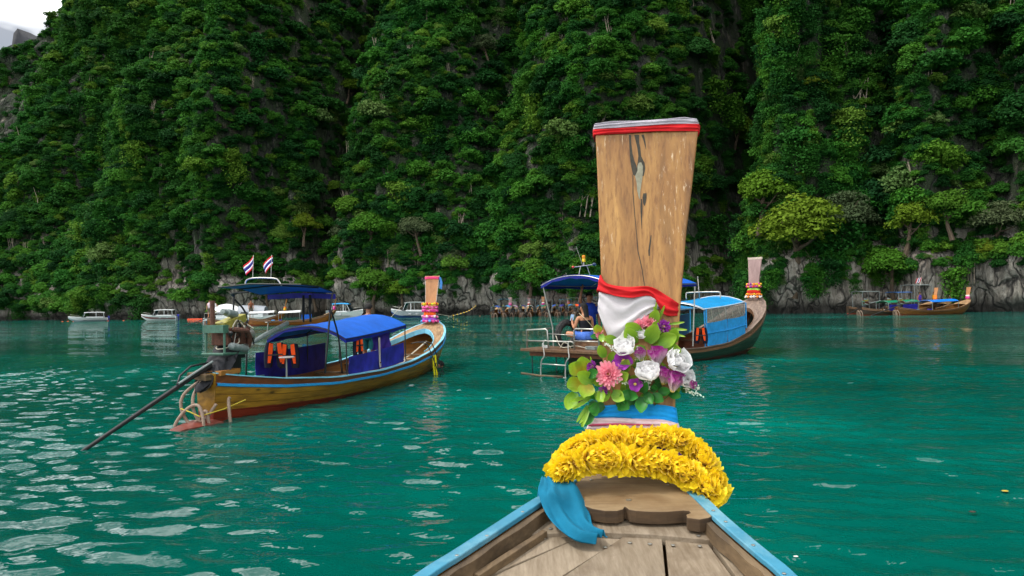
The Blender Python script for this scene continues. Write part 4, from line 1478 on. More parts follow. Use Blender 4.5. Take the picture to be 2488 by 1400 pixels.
def build_prow(root, H, mat, z0, z1, w0, w1, lean=0.30, edge=None, y_off=-.10, th=.07):
    y = H.L + y_off
    mb = MB()
    rows = []
    for i in range(9):
        u = i / 8
        z = z0 + (z1 - z0) * u
        wd = w0 + (w1 - w0) * u ** 1.5
        yy = y + lean * u ** 1.3
        rows.append([(-wd / 2, yy, z), (-wd / 6, yy, z), (wd / 6, yy, z), (wd / 2, yy, z)])
    mb.slab(rows, (0, th, 0))
    pb_ = mb.build('prow_board', mat, root, bevel=0.006)
    if edge:
        for s_ in (0, 3):
            mb = MB()
            mb.tube([Vector(r[s_]) + Vector((0, th * .3, 0)) for r in rows], .016, 6)
            mb.build('edge_trim', edge, pb_)
    return rows
def ring_things(root_loc_fn, items):
    pass
def arch_canopy(root, mat, under, frame, y0, y1, w, z0, z1, crown, n=9, m=8, valance=0.08, posts=None, H=None, post_m=None, name='canopy', ripple=0.015, post_r=.018):
    rows = []
    for i in range(m + 1):
        u = i / m
        y = y0 + (y1 - y0) * u
        row = []
        for k in range(n + 1):
            q = 2 * k / n - 1
            z = z0 + (z1 - z0) * u + crown * (1 - abs(q) ** 2.2) - .05 * 4 * u * (1 - u) * 0.5 + ripple * math.sin(u * 3 * math.pi * 2) * (1 - q * q)
            row.append(Vector((w * q, y, z)))
        rows.append(row)
    mb = MB()
    mb.slab(rows, (0, 0, -.012))
    cn = mb.build(name, mat, root, smooth=True)
    if valance:
        mb = MB()
        for edge in ([r[0] for r in rows], [r[-1] for r in rows], rows[0], rows[-1]):
            out = []
            for i, p in enumerate(edge):
                dz = valance * (1 + .18 * math.sin(i * 2.3))
                out.append([p + Vector((0, 0, .002)), p + Vector((0, 0, -dz))])
            off = (0, -.006, 0) if edge is rows[0] else (0, .006, 0) if edge is rows[-1] else (-.006 if edge[0].x < 0 else .006, 0, 0)
            mb.slab([[a + Vector(off), b + Vector(off)] for a, b in out], tuple(-x for x in off))
        mb.build('valance', under, cn, smooth=True)
    mb = MB()
    for i in (0, m // 2, m):
        mb.tube([p + Vector((0, 0, -.026)) for p in rows[i]], .013, 6)
    for k in (0, n):
        mb.tube([r[k] + Vector((0, 0, -.026)) for r in rows], .013, 6)
    mb.build('canopy_frame', frame, cn, smooth=True)
    if posts:
        for yy in posts:
            for s_ in (-1, 1):
                u = (yy - y0) / (y1 - y0)
                zt = z0 + (z1 - z0) * u
                MB().tube([(s_ * w * .985, yy, zt - .02), (s_ * min(w, H.hb(yy) - .03), yy, H.gz(yy) - .05)], post_r, 7).build('canopy_post', post_m or frame, root, smooth=True)
    return rows
def ring_of_flowers(name, c, rx, ry, rz_n, mats, label, root_tilt=0.0, count=18, size=.045, rows=1, cat='garland', group=None, seed=0):
    """a garland wound round a prow: balls of petals on a ring, one thing"""
    rng = random.Random(seed)
    root = empty(name, c, 0, label, cat, group)
    mb0 = MB().tube([Vector((rx * math.cos(a), ry * math.sin(a), 0)) for a in [2 * math.pi * k / 16 for k in range(16)]], size * .5, 6, closed=True)
    mb0.build('garland_string', mats[0], root, smooth='all')
    meshes = []
    for m_ in mats:
        mb = MB()
        for i in range(8):
            d = Vector((rng.gauss(0, 1), rng.gauss(0, 1), rng.gauss(0, 1))).normalized()
            mb.ball(d * size * .45, size * rng.uniform(.4, .62), 7, 4)
        meshes.append(mb.mesh('blossom', m_, 'all'))
    for r_ in range(rows):
        for k in range(count):
            a = 2 * math.pi * (k + r_ * .5) / count
            place(meshes[(k + r_) % len(meshes)], 'blossom', root, (rx * math.cos(a) * 1.05, ry * math.sin(a) * 1.05, (r_ - (rows - 1) / 2) * size * 1.5 + rng.uniform(-.3, .3) * size), (rng.random() * 6, rng.random() * 6, 0), rng.uniform(.85, 1.2))
    return root
def band(name, c, rx, ry, h, mat, label, heading=0, flare=0.0, cat='ribbon', group=None):
    rows = []
    N = 24
    for i in range(6):
        q = i / 5
        k = 1 + flare * (1 - q) + .03 * math.sin(q * 14)
        rows.append([Vector((rx * k * math.copysign(abs(math.cos(a)) ** .6, math.cos(a)), ry * k * math.copysign(abs(math.sin(a)) ** .6, math.sin(a)), h * (q - .5) + .012 * math.sin(a * 3))) for a in [2 * math.pi * j / N for j in range(N)]])
    mb = MB()
    mb.grid(rows, closed=True)
    o = mb.build(name, mat, smooth='all')
    o.location = c
    o.rotation_euler = (0, 0, -heading)
    m = o.modifiers.new('thickness', 'SOLIDIFY')
    m.thickness = .006
    return tag(o, label, cat, group)
def local(root, p):
    h = -root.rotation_euler.z
    p = Vector(p)
    return Vector((root.location.x + p.x * math.cos(h) + p.y * math.sin(h), root.location.y - p.x * math.sin(h) + p.y * math.cos(h), root.location.z + p.z))

M_BLACK = paint('black_metal', '#17181a', 0.45, 0.4, 20)
M_STEEL = paint('steel_tube', '#b9b6ae', 0.32, 0.25, 14, metal=0.75)
M_GREYP = paint('grey_paint', '#7f8a88', 0.5, 0.3, 12)
M_RUST = paint('rusty_iron', '#5e3a2c', 0.8, 0.5, 25, dirt='#3a2017')
M_ENGG = paint('engine_green', '#436b5a', 0.5, 0.3, 14, dirt='#3a4b3f')
M_ENGY = paint('engine_olive', '#9a9440', 0.45, 0.3, 14, dirt='#4c4a22')
M_ALU = paint('cast_aluminium', '#9d9c94', 0.4, 0.4, 30, metal=0.6, dirt='#3c3a34')
M_TARP_K = cloth('black_tarp', '#26272b', 0.7, 0.4)
M_HOSE = paint('pinkish_hose', '#96806f', 0.6, 0.25, 8)
M_ROPEY = paint('yellow_rope', '#c9b23a', 0.8, 0.3, 60)
M_ROPEW = paint('white_rope', '#c9c2ae', 0.85, 0.3, 60)
M_ORANGE = cloth('orange_vest', '#f2551c')
M_NAVY = cloth('navy_vest', '#171a2b', var=.3)
M_SKIN = paint('tan_skin', '#b27a58', 0.5, 0.12, 10)
M_HAIR = paint('black_hair', '#0f0c0a', 0.85, 0.4, 80)
M_ROYAL = cloth('royal_blue_tarp', '#0556b8', 0.45, 0.18, 3)
M_ROYALD = cloth('dark_blue_tarp', '#101c7a', 0.5, 0.3, 4)
M_PURPB = cloth('violet_blue_tarp', '#28288c', 0.55, 0.4, 3)
M_SKYT = cloth('sky_blue_tarp', '#0f86c0', 0.4, 0.15, 3)
M_SKYP = paint('sky_blue_paint', '#2a95d8', 0.45, 0.25, 5)

def engine(root, p, s=1.0, full=True, tail=None, tiller=None):
    """converted car engine on a swivel: parts under one engine part"""
    p = Vector(p)
    eng = MB().box(p + Vector((0, 0, 0)), (.34 * s, .62 * s, .30 * s)).build('engine', M_RUST, root, bevel=.02)
    def add(nm, mb, m, sm=True):
        return mb.build(nm, m, eng, smooth=sm)
    tl = Matrix.Rotation(R(14), 3, 'X')
    add('valve_cover', MB().box(p + Vector((-.02, 0, .24)) * s, (.22 * s, .62 * s, .13 * s), tl), M_ENGY, False)
    add('air_cleaner', MB().lathe([(.03, -.22), (.085, -.20), (.085, .08), (.06, .10), (.06, .22), (.02, .23)], 12, p + Vector((.0, -.05, .40)) * s, Matrix.Rotation(R(80), 3, 'X')), M_GREYP)
    add('flywheel', MB().lathe([(.02, -.03), (.17, -.03), (.17, .03), (.11, .035), (.10, .06), (.02, .06)], 16, p + Vector((.05, .40, -.02)) * s, Matrix.Rotation(R(-90), 3, 'X')), M_ALU)
    add('alternator', MB().lathe([(.02, -.09), (.08, -.08), (.085, .05), (.05, .09), (.02, .1)], 12, p + Vector((.22, .22, .02)) * s, Matrix.Rotation(R(-90), 3, 'X')), M_ALU)
    add('manifold', MB().tube([p + Vector(q) * s for q in ((.18, -.2, .12), (.27, -.12, .10), (.28, .05, .08), (.25, .16, -.02), (.20, .22, -.18), (.10, .15, -.24))], .045 * s, 8), M_RUST)
    add('exhaust_silencer', MB().tube([p + Vector(q) * s for q in ((.20, -.34, -.14), (.22, -.30, -.16), (.24, .08, -.24), (.24, .12, -.25))], [.03 * s, .065 * s, .065 * s, .03 * s], 10), M_GREYP)
    fr = MB()
    fr.box(p + Vector((.02, -.44, .14)) * s, (.40 * s, .14 * s, .13 * s))
    add('radiator_box', fr, M_ENGG, False)
    fr = MB()
    for x in (-.17, .19):
        fr.tube([p + Vector((x, -.44, .10)) * s, p + Vector((x, -.44, -.30)) * s], .022 * s, 6)
    fr.tube([p + Vector((-.2, -.5, -.28)) * s, p + Vector((.2, -.5, -.28)) * s, p + Vector((.24, .1, -.30)) * s], .025 * s, 6)
    add('engine_frame', fr, M_ENGG)
    add('exhaust_pipe', MB().tube([p + Vector((-.10, -.36, .18)) * s, p + Vector((-.10, -.36, .62)) * s], .04 * s, 8), M_RUST)
    if full:
        rng = random.Random(3)
        for k in range(16):
            q = [p + Vector((rng.uniform(-.1, .25), rng.uniform(-.3, .35), rng.uniform(-.25, .3))) * s for _ in range(4)]
            add('hose', MB().tube(spline(q, 5), .011 * s, 5), rng.choice((M_BLACK, M_ALU, M_ROPEW, M_BLACK)))
        for k in range(14):
            add('fitting', MB().ball(p + Vector((rng.uniform(-.05, .26), rng.uniform(-.3, .4), rng.uniform(-.2, .2))) * s, .045 * s, 7, 5), rng.choice((M_ALU, M_BLACK, M_RUST)))
    # gearbox wrapped in dark cloth
    g = MB()
    rng = random.Random(8)
    rows = []
    for u in range(19):
        q = u / 18
        cc = p + Vector((0, -.12 - .80 * q, -.28 - .58 * q)) * s
        rr = s * (.08 + .19 * math.sin(math.pi * min(1, .25 + .8 * q)) ** .7) * (1 - .35 * q) * (1 if 0 < u < 18 else .2)
        row = []
        for k in range(16):
            a_ = 2 * math.pi * k / 16
            ra = rr * (1 + .16 * math.sin(3 * a_ + 9 * q) + .10 * math.sin(5 * a_ - 21 * q) + .10 * math.sin(30 * q + 2 * a_) + rng.uniform(-.05, .05))
            row.append(cc + Vector((ra * math.cos(a_), .35 * ra * math.sin(a_), ra * math.sin(a_) * .95)))
        rows.append(row)
    g.grid(rows, closed=True)
    add('wrapped_gearbox', g, M_TARP_K)
    for k in range(3):
        q = .2 + .28 * k
        cc = p + Vector((0, -.12 - .80 * q, -.28 - .58 * q)) * s
        ring = [cc + Vector((.21 * s * (1 - .3 * q) * math.cos(a_), .09 * s * math.sin(a_), .20 * s * (1 - .3 * q) * math.sin(a_))) for a_ in [2 * math.pi * j_ / 14 for j_ in range(14)]]
        add('lashing', MB().tube(ring, .012 * s, 5, closed=True), M_BLACK)
    pv = p + Vector((0, -.05, -.33)) * s
    mb = MB()
    mb.tube([pv, pv + Vector((0, 0, -.42))], .06 * s, 8)
    mb.box(pv + Vector((0, 0, -.02)), (.34 * s, .4 * s, .08 * s))
    mb.box(pv + Vector((0, 0.12, -.2)), (.10 * s, .3 * s, .3 * s))
    add('swivel_mount', mb, M_BLACK)
    return eng
def person_mesh(name, pose, skin, parts):
    """one continuous skinned body from joints; pose = dict joint -> (co, radius)"""
    names = list(pose)
    me = bpy.data.meshes.new(name)
    links = [('pelvis', 'belly'), ('belly', 'chest'), ('chest', 'neck'), ('neck', 'head0'), ('head0', 'head1'),
             ('chest', 'sh_l'), ('sh_l', 'el_l'), ('el_l', 'wr_l'), ('wr_l', 'ha_l'), ('chest', 'sh_r'), ('sh_r', 'el_r'), ('el_r', 'wr_r'), ('wr_r', 'ha_r'),
             ('pelvis', 'hip_l'), ('hip_l', 'kn_l'), ('kn_l', 'an_l'), ('an_l', 'to_l'), ('pelvis', 'hip_r'), ('hip_r', 'kn_r'), ('kn_r', 'an_r'), ('an_r', 'to_r')]
    ed = [(names.index(a), names.index(b)) for a, b in links if a in pose and b in pose]
    me.from_pydata([pose[n][0] for n in names], ed, [])
    o = bpy.data.objects.new(name, me)
    COL.objects.link(o)
    m = o.modifiers.new('skin', 'SKIN')
    m.use_smooth_shade = True
    sv = me.skin_vertices[0].data
    for i, n in enumerate(names):
        r = pose[n][1]
        sv[i].radius = r if isinstance(r, tuple) else (r, r)
        sv[i].use_root = (n == 'pelvis')
    m2 = o.modifiers.new('round', 'SUBSURF')
    m2.levels = m2.render_levels = 2
    me.materials.append(skin)
    return o
# ================================================================ left longtail boat (yellow hull, royal blue canopy)
LH = Hull(12.8)
lb = empty('longtail_boat', (-6.1, 13.6, 0), R(14), 'yellow varnished longtail boat with royal blue canopy and engine at the stern', 'boat', 'longtail boats')
M_HYEL = hull_mat('yellow_varnished_hull', '#b58628', '#664714', red='#7c2c18', line0=.25, slope=-.045)
M_SHEER = wood('red_brown_sheer', '#7a4420', '#48240f', (9, .8, 9), .4)
M_RAILB = paint('blue_rail_paint', '#2590cc', .4, .15, 5)
M_CYANC = paint('pale_cyan_cap', '#7cbfd6', .45, .2, 5)
M_INNER = wood('inner_brown_planking', '#a3702f', '#62390f', (3, .7, 12), .5, bump=.3)
M_FLOOR = wood('worn_floor_boards', '#8d7452', '#513c24', (10, .9, 10), .7, stain='#2c2013', stain_amt=.7)
M_FORE = wood('worn_fore_deck', '#b3946c', '#7a5a3a', (12, 1, 12), .6, stain='#5e4227', stain_amt=.7)
build_hull(lb, LH, M_HYEL, M_SHEER, M_RAILB, M_CYANC, M_INNER, rail_h=.07)
build_floor(lb, LH, M_FLOOR, .9, 11.0, .18)
build_foredeck(lb, LH, M_FORE, M_CYANC, .74, .925)
M_PROWL = wood('left_prow_wood', '#bd8656', '#96623a', (9, 9, .8), .5)
M_PROWE = paint('pale_edge', '#d8cfc6', .6)
build_prow(lb, LH, M_PROWL, 1.35, 3.36, .34, .54, .34, M_PROWE, y_off=-.42)
# thwarts, stern block, samson post
for y in (2.4, 4.6, 6.2, 8.0, 9.6):
    MB().box((0, y, LH.gz(y) - .17), (2 * LH.hb(y) - .16, .26, .035)).build('thwart', M_FLOOR, lb)
mb = MB()
mb.box((0, .34, .99), (.62, .62, .10))
mb.build('stern_block', wood('stern_block_wood', '#b07a34', '#7a4c1a', (9, 1, 9), .5), lb, bevel=.01)
MB().bar((.18, -.16, .93), (-.30, -.10, .97), .16, .12).build('stern_beam', M_WALE, lb, bevel=.01)
# red painted skeg awash behind the transom
mb = MB()
mb.slab([[(-.34, -.02, .06), (0, -.02, .12), (.40, -.02, .06)], [(-.28, -.4, .05), (.02, -.4, .11), (.32, -.4, .05)], [(-.16, -.8, .04), (0, -.8, .08), (.16, -.8, .04)], [(-.05, -1.1, -.02), (0, -1.1, .02), (.05, -1.1, -.02)]], (0, 0, -.12))
mb.build('skeg', paint('antifouling_red', '#6e2c1e', .5, .4, 6, dirt='#8a6a60'), lb, smooth=True)
# loops of hose round the stern
for pts, nm in (([(-.05, -.10, .88), (-.25, -.34, .62), (-.26, -.40, .35), (-.10, -.36, .06), (.08, -.30, .16), (.20, -.28, .30), (.26, -.26, .02), (.28, -.26, -.2)], 'fender_hose'),
                ([(.0, -.12, .88), (-.06, -.30, .60), (-.02, -.34, .30), (.10, -.30, .10), (.2, -.22, .2), (.34, -.16, .42)], 'fender_hose'),
                ([(-.34, -.55, -.15), (-.28, -.5, .12), (-.10, -.42, .36), (.10, -.38, .42), (.24, -.42, .20), (.30, -.46, -.15)], 'fender_hose'),
                ([(.46, .10, .52), (.44, .08, .45), (.48, .05, .2), (.52, .05, -.1)], 'fender_hose')):
    MB().tube(spline(pts, 6), .032, 7).build(nm, M_HOSE, lb, smooth='all')
MB().tube([(-.26, -.42, .36), (.0, -.46, .30), (.18, -.44, .22), (.40, -.02, .30), (.56, .45, .42)], .012, 5).build('stern_rope', M_ROPEY, lb)

# engine, propeller shaft and tiller
engine(lb, (.0, .78, 1.70), 1.2)
mb = MB()
sh = [(0, .10, 1.14), (-.02, -.35, .98), (-.28, -2.6, .02), (-.36, -3.2, -.22)]
mb.tube(sh, [.07, .05, .034, .026], 8)
mb.build('propeller_shaft', M_BLACK, lb, smooth=True)
MB().tube([(.05, .12, 1.22), (.03, -.3, 1.07), (-.02, -.75, .88)], .022, 6).build('shaft_brace', M_GREYP, lb, smooth=True)
MB().tube([(-.02, .2, 1.2), (-.16, -.25, 1.16), (-.20, -.5, 1.0), (-.05, -.75, .86)], .02, 6).build('shaft_hose', M_BLACK, lb, smooth='all')
MB().tube([(.02, .20, 1.15), (.10, 1.1, 1.45), (.10, 1.8, 1.66), (.08, 2.75, 1.90)], [.03, .035, .06, .055], 8).build('tiller', M_GREYP, lb, smooth=True)
MB().tube([(.10, 1.9, 1.70), (.12, 1.92, 1.94)], .012, 6).box((.12, 1.92, 1.95), (.05, .16, .02)).build('throttle_lever', M_STEEL, lb)

# canopy with tarp panels
CR = arch_canopy(lb, M_ROYAL, M_ROYALD, M_BLACK, 3.7, 7.5, 1.10, 1.48, 1.68, .33, posts=(3.75, 5.6, 7.45), H=LH, post_m=M_BLACK, valance=.10)
def tarp(root, name, mat, x0, x1, y0, y1, zt0, zt1, zb, n=14, wav=.012, seed=0):
    rows = []
    for i in range(n + 1):
        u = i / n
        y = y0 + (y1 - y0) * u
        x = x0 + (x1 - x0) * u
        zt = zt0 + (zt1 - zt0) * u - .02 * math.sin(u * math.pi)
        b = zb(y) if callable(zb) else zb
        rows.append([Vector((x + wav * math.sin(u * 11 + k * 1.2 + seed) * (.4 + k / 5), y, zt + (b - zt) * k / 5)) for k in range(6)])
    mb = MB()
    mb.slab(rows, (.008, 0, 0))
    return mb.build(name, mat, root, smooth=True)
gzt = lambda y: LH.gz(y) + .02
tarp(lb, 'side_panel', M_PURPB, 1.12, 1.10, 3.8, 7.3, 1.02, 1.16, gzt)
tarp(lb, 'side_panel', M_PURPB, -1.10, -1.10, 3.2, 6.6, 1.16, 1.2, lambda y: LH.gz(y) - .1, seed=2)
tarp(lb, 'hanging_strip', cloth('violet_cloth', '#3a2a86'), .95, .98, 5.5, 6.6, 1.52, 1.56, 1.05, wav=.03, seed=4)
for y in (5.5, 5.56):
    MB().tube([(1.145, y, 1.4), (1.15, y + .01, .72), (1.17, y, .60)], .01, 5).build('panel_cord', M_ROPEW, lb)
MB().lathe([(.018, -.02), (.03, 0), (.018, .02)], 8, (1.16, 5.55, .72)).build('cord_toggle', M_RUST, lb)
# stern awning on black poles
aw = [[Vector((-1.12, 1.85, 2.76)), Vector((-.2, 1.75, 2.82)), Vector((1.0, 1.85, 2.78))], [Vector((-1.12, 2.6, 2.76)), Vector((-.1, 2.6, 2.83)), Vector((1.0, 2.6, 2.75))], [Vector((-1.1, 3.4, 2.62)), Vector((0, 3.4, 2.68)), Vector((.98, 3.4, 2.62))]]
mb = MB()
mb.slab(aw, (0, 0, -.015))
awn = mb.build('stern_awning', M_ROYAL, lb, smooth=True)
mb = MB()
mb.tube([aw[0][0], aw[0][1], aw[0][2], aw[1][2], aw[2][2], aw[2][1], aw[2][0], aw[1][0]], .018, 6, closed=True)
mb.tube([aw[1][0] + Vector((0, 0, -.03)), aw[1][1] + Vector((0, 0, -.03)), aw[1][2] + Vector((0, 0, -.03))], .016, 6)
mb.build('awning_frame', M_BLACK, awn, smooth=True)
mb = MB()
mb.slab([[Vector((-.9, 3.43, 2.60)), Vector((0, 3.44, 2.63)), Vector((.98, 3.42, 2.58))], [Vector((-.9, 3.44, 2.48)), Vector((0, 3.45, 2.5)), Vector((.98, 3.43, 2.46))]], (0, .01, 0))
mb.build('awning_valance', M_PURPB, awn)
for pts in ([(.98, 3.38, 2.62), (.99, 3.2, 2.4), (.97, 2.9, .70)], [(.98, 3.2, 2.2), (.96, 3.6, 1.5), (.98, 3.72, .62)], [(-.97, 2.2, 2.6), (-.98, 2.2, 1.9), (-.86, 2.2, .66)], [(-.97, 2.2, 2.5), (-.86, 2.45, 2.2), (-.84, 2.5, 1.8), (-.88, 2.5, .6)], [(-.97, 2.2, 2.56), (-.8, 1.9, 2.62), (-.3, 1.8, 2.64)]):
    MB().tube(spline(pts, 4), .022, 7).build('awning_pole', M_BLACK, lb, smooth='all')
for x in (.15, .33):
    tarp(lb, 'awning_strap', M_TARP_K, x, x + .02, 3.30, 3.36, 2.58, 2.58, 1.9, 3, .01, x * 9)
MB().tube(spline([(-.80, 2.4, 2.76), (-.77, 2.4, 2.93), (-.55, 2.4, 2.98), (-.05, 2.42, 2.96), (.07, 2.42, 2.90), (.15, 2.42, 2.78)], 4), .018, 7).build('awning_hoop', M_STEEL, awn, smooth='all')
# black boarding ladder over the starboard bow
mb = MB()
for dy in (0, .42):
    mb.tube(spline([(.62, 9.05 + dy, 1.02), (.85, 9.08 + dy, 1.06), (1.12, 9.1 + dy, 1.0), (1.22, 9.12 + dy, .84), (1.42, 9.2 + dy, .25), (1.60, 9.25 + dy, -.35)], 4), .018, 6)
for q in ((1.28, 9.14, .66), (1.38, 9.18, .36), (1.48, 9.22, .06)):
    mb.tube([q, (q[0], q[1] + .42, q[2])], .015, 6)
mb.tube([(.8, 9.07, 1.06), (.8, 9.49, 1.06)], .015, 6)
mb.build('boarding_ladder', M_BLACK, lb, smooth='all')
for k, pts in enumerate(([(.1, 8.9, .42), (.3, 9.1, .5), (.5, 8.8, .46), (.3, 8.6, .40), (.0, 8.7, .4)], [(-.7, 9.3, .95), (-.75, 9.2, .7), (-.5, 9.0, .45), (-.3, 9.4, .45), (-.4, 9.2, .8)], [(.55, 10.6, 1.0), (.2, 10.1, .6), (.0, 9.9, .46)])):
    MB().tube(spline(pts, 6), .022, 6).build('mooring_rope', M_ROPEW, lb, smooth='all')
MB().box((0, 9.9, .42), (1.5, .7, .05)).build('fore_platform', M_FORE, lb)
# white hoop table on a pole and life vests hung at the after canopy edge
mb = MB()
mb.tube([(0, 0, .62), (0, 0, 0)], .02, 7)
mb.build('post', M_GREYP, empty('hoop_stand', local(lb, (.05, 2.75, .46)), 0, 'grey post with a small white rimmed disc in the yellow boat', 'stand'), smooth=True)
hs = bpy.data.objects['hoop_stand']
MB().lathe([(.05, -.012), (.17, -.015), (.185, 0), (.17, .016), (.05, .012)], 20, (0, 0, .63)).build('disc', paint('white_disc', '#cfc8c2', .5, .3, 12, dirt='#7b3a30'), hs, smooth=True)
def vest(name, loc, heading, label, sc=1.0):
    v = empty(name, loc, heading, label, 'life vest', 'life vests hung in the boats')
    for s_ in (-1, 1):
        mb = MB()
        rows = []
        for i in range(9):
            u = i / 8
            z = -.62 * u * sc
            wv = (.10 + .05 * math.sin(u * 3)) * sc
            x = s_ * (.13 + .03 * u) * sc
            rows.append([Vector((x + wv * math.cos(a) * .8, .06 * sc * math.sin(a), z)) for a in [2 * math.pi * k / 8 for k in range(8)]])
        mb.grid(rows, closed=True)
        mb.build('vest_panel', M_NAVY, v, smooth='all')
        mb = MB()
        mb.slab([[Vector((s_ * .05 * sc, -.075 * sc, -.02)), Vector((s_ * .14 * sc, -.085 * sc, .0))], [Vector((s_ * .07 * sc, -.085 * sc, -.25 * sc)), Vector((s_ * .17 * sc, -.09 * sc, -.25 * sc))], [Vector((s_ * .12 * sc, -.08 * sc, -.5 * sc)), Vector((s_ * .18 * sc, -.085 * sc, -.5 * sc))]], (0, .03, 0))
        mb.build('orange_flash', M_ORANGE, v)
    mb = MB()
    mb.box((0, -.085 * sc, -.30 * sc), (.36 * sc, .02, .035))
    mb.build('strap', M_BLACK, v)
    return v
vest('life_vest', local(lb, (-.66, 3.35, 1.40)), R(-30), 'orange and black life vest hanging at the stern end of the blue canopy', .98)
vest('life_vest', local(lb, (-.38, 3.55, 1.36)), R(-5), 'black life vest with orange edges hanging behind the white rimmed disc', .98)
vest('life_vest', local(lb, (1.02, 4.5, 1.50)), R(-70), 'navy life vest with an orange stripe above the violet panel', .8)

# prow dressings of the left boat
py_ = LH.L - .42
tag(band('prow_cloth', local(lb, (0, py_ + .33, 3.28)), .29, .07, .09, cloth('hot_pink_cloth', '#e2477c'), 'pink cloth band on top of the yellow boat prow', R(14)), cat='cloth')
mb = MB()
mb.slab([[Vector((.30, 0, .06)), Vector((.36, .02, .05))], [Vector((.33, .0, -.12)), Vector((.42, .03, -.14))], [Vector((.31, .0, -.38)), Vector((.40, .02, -.40))]], (0, .02, 0))
o = mb.build('prow_cloth', cloth('pale_blue_cloth', '#4a86c8'))
o.location = local(lb, (0, py_ + .26, 3.25)); o.rotation_euler = (0, 0, -R(14))
tag(o, 'pale blue cloth tail hanging from the top of the yellow boat prow', 'cloth')
M_MAG = paint('magenta_blossom', '#d0358f', .7, .3, 20)
M_PKB = paint('pink_blossom', '#e97aae', .7, .3, 20)
M_YEB = paint('yellow_blossom', '#e8b81c', .7, .3, 20)
M_REB = paint('red_blossom', '#c22a1c', .7, .3, 20)
M_ORB = paint('orange_blossom', '#f0801c', .7, .3, 20)
M_LIB = paint('lime_blossom', '#b9d42a', .7, .3, 20)
M_PUB = paint('purple_blossom', '#8a2a9a', .7, .3, 20)
M_WHB = paint('white_blossom', '#e6e0da', .7, .2, 20)
def dress(root, pts):
    for i, (kind, z, rx, ry, a, b, c_) in enumerate(pts):
        loc = local(root, (0, root['prow_y'] + .02 + .10 * max(0, z - 2.0), z))
        if kind == 'flowers':
            g = ring_of_flowers('prow_garland', loc, rx, ry, 0, a, b, count=c_, size=.06, rows=1, seed=i)
            g.rotation_euler = (0, 0, root.rotation_euler.z)
        else:
            band('prow_ribbon', loc, rx, ry, c_, a, b, -root.rotation_euler.z, .08)
lb['prow_y'] = py_
dress(lb, [('flowers', 2.30, .27, .14, (M_YEB, M_REB, M_ORB, M_LIB), 'yellow and red flower garland highest on the yellow boat prow', 18),
           ('flowers', 2.17, .26, .14, (M_MAG, M_PKB), 'upper magenta flower garland on the yellow boat prow', 18),
           ('flowers', 2.05, .26, .14, (M_MAG, M_MAG, M_PKB), 'lower magenta flower garland on the yellow boat prow', 18),
           ('band', 1.93, .22, .10, cloth('orange_ribbon', '#ef6a20'), 'orange ribbon below the magenta garlands', .12),
           ('flowers', 1.82, .27, .15, (M_PKB, M_WHB, M_MAG), 'pink and white flower garland under the orange ribbon', 18),
           ('band', 1.74, .26, .16, cloth('violet_ribbon', '#a050c0'), 'violet ribbon at the foot of the yellow boat prow', .10),
           ('flowers', 1.66, .30, .20, (M_MAG, M_PKB, paint('blue_blossom', '#5a9ad8', .7)), 'pink and blue garland lying lowest on the yellow boat bow', 14)])
# flags on the awning
def flag(loc, label, seed):
    f = empty('flag', loc + Vector((0, 0, .0)), R(14), label, 'flag', 'two flags above the yellow boat awning')
    f.scale = (.85,) * 3
    MB().tube([(0, 0, 0), (.02, 0, .52)], .008, 6).build('flag_pole', M_STEEL, f)
    top, bot = Vector((.03, 0, .62)), Vector((.0, 0, .22))
    strips = [('#c8202c', 0, 1 / 6), ('#e8e6ea', 1 / 6, 2 / 6), ('#2a2a78', 2 / 6, 4 / 6), ('#e8e6ea', 4 / 6, 5 / 6), ('#c8202c', 5 / 6, 1)]
    MB().tube([(.02, 0, .5), (.03, 0, .66)], .008, 6).build('flag_pole_tip', M_STEEL, f)
    for col_, a, b in strips:
        rows = []
        for i in range(9):
            u = i / 8
            r = []
            for q in (a, b):
                # limp flag folded down along its pole
                x = .03 - .30 * u * (1 - .35 * q) + .03 * math.sin(u * 5 + seed)
                z = .64 - .26 * q - .30 * u ** 1.2 + .02 * math.sin(u * 7)
                r.append(Vector((x, .05 * math.sin(u * 6 + seed) * u, z)))
            rows.append(r)
        mb = MB()
        mb.slab(rows, (0, .004, 0))
        mb.build('flag_stripe', cloth('flag_' + col_[1:], col_), f, smooth='all')
flag(local(lb, (-.60, 2.4, 2.96)), 'red white and blue flag on the left pole above the yellow boat awning', 0)
flag(local(lb, (-.13, 2.42, 2.95)), 'red white and blue flag on the right pole above the yellow boat awning', 1.3)
# yellow strips added in place of a reflection under the bow
mb = MB()
for i, (x, y) in enumerate(((1.26, 9.25), (1.32, 9.32), (1.28, 9.40))):
    mb.slab([[Vector((x, y, .62)), Vector((x + .02, y + .03, .62))], [Vector((x + .02, y, .25)), Vector((x + .04, y + .05, .25))], [Vector((x + .05, y + .02, -.08)), Vector((x + .07, y + .06, -.08))]], (.02, 0, 0))
o = mb.build('hanging_strip', cloth('yellow_reflection', '#d8cf20'))
o.location = lb.location; o.rotation_euler = lb.rotation_euler
tag(o, 'yellow strips standing in for a reflection on the water beside the black boarding ladder', 'cloth')
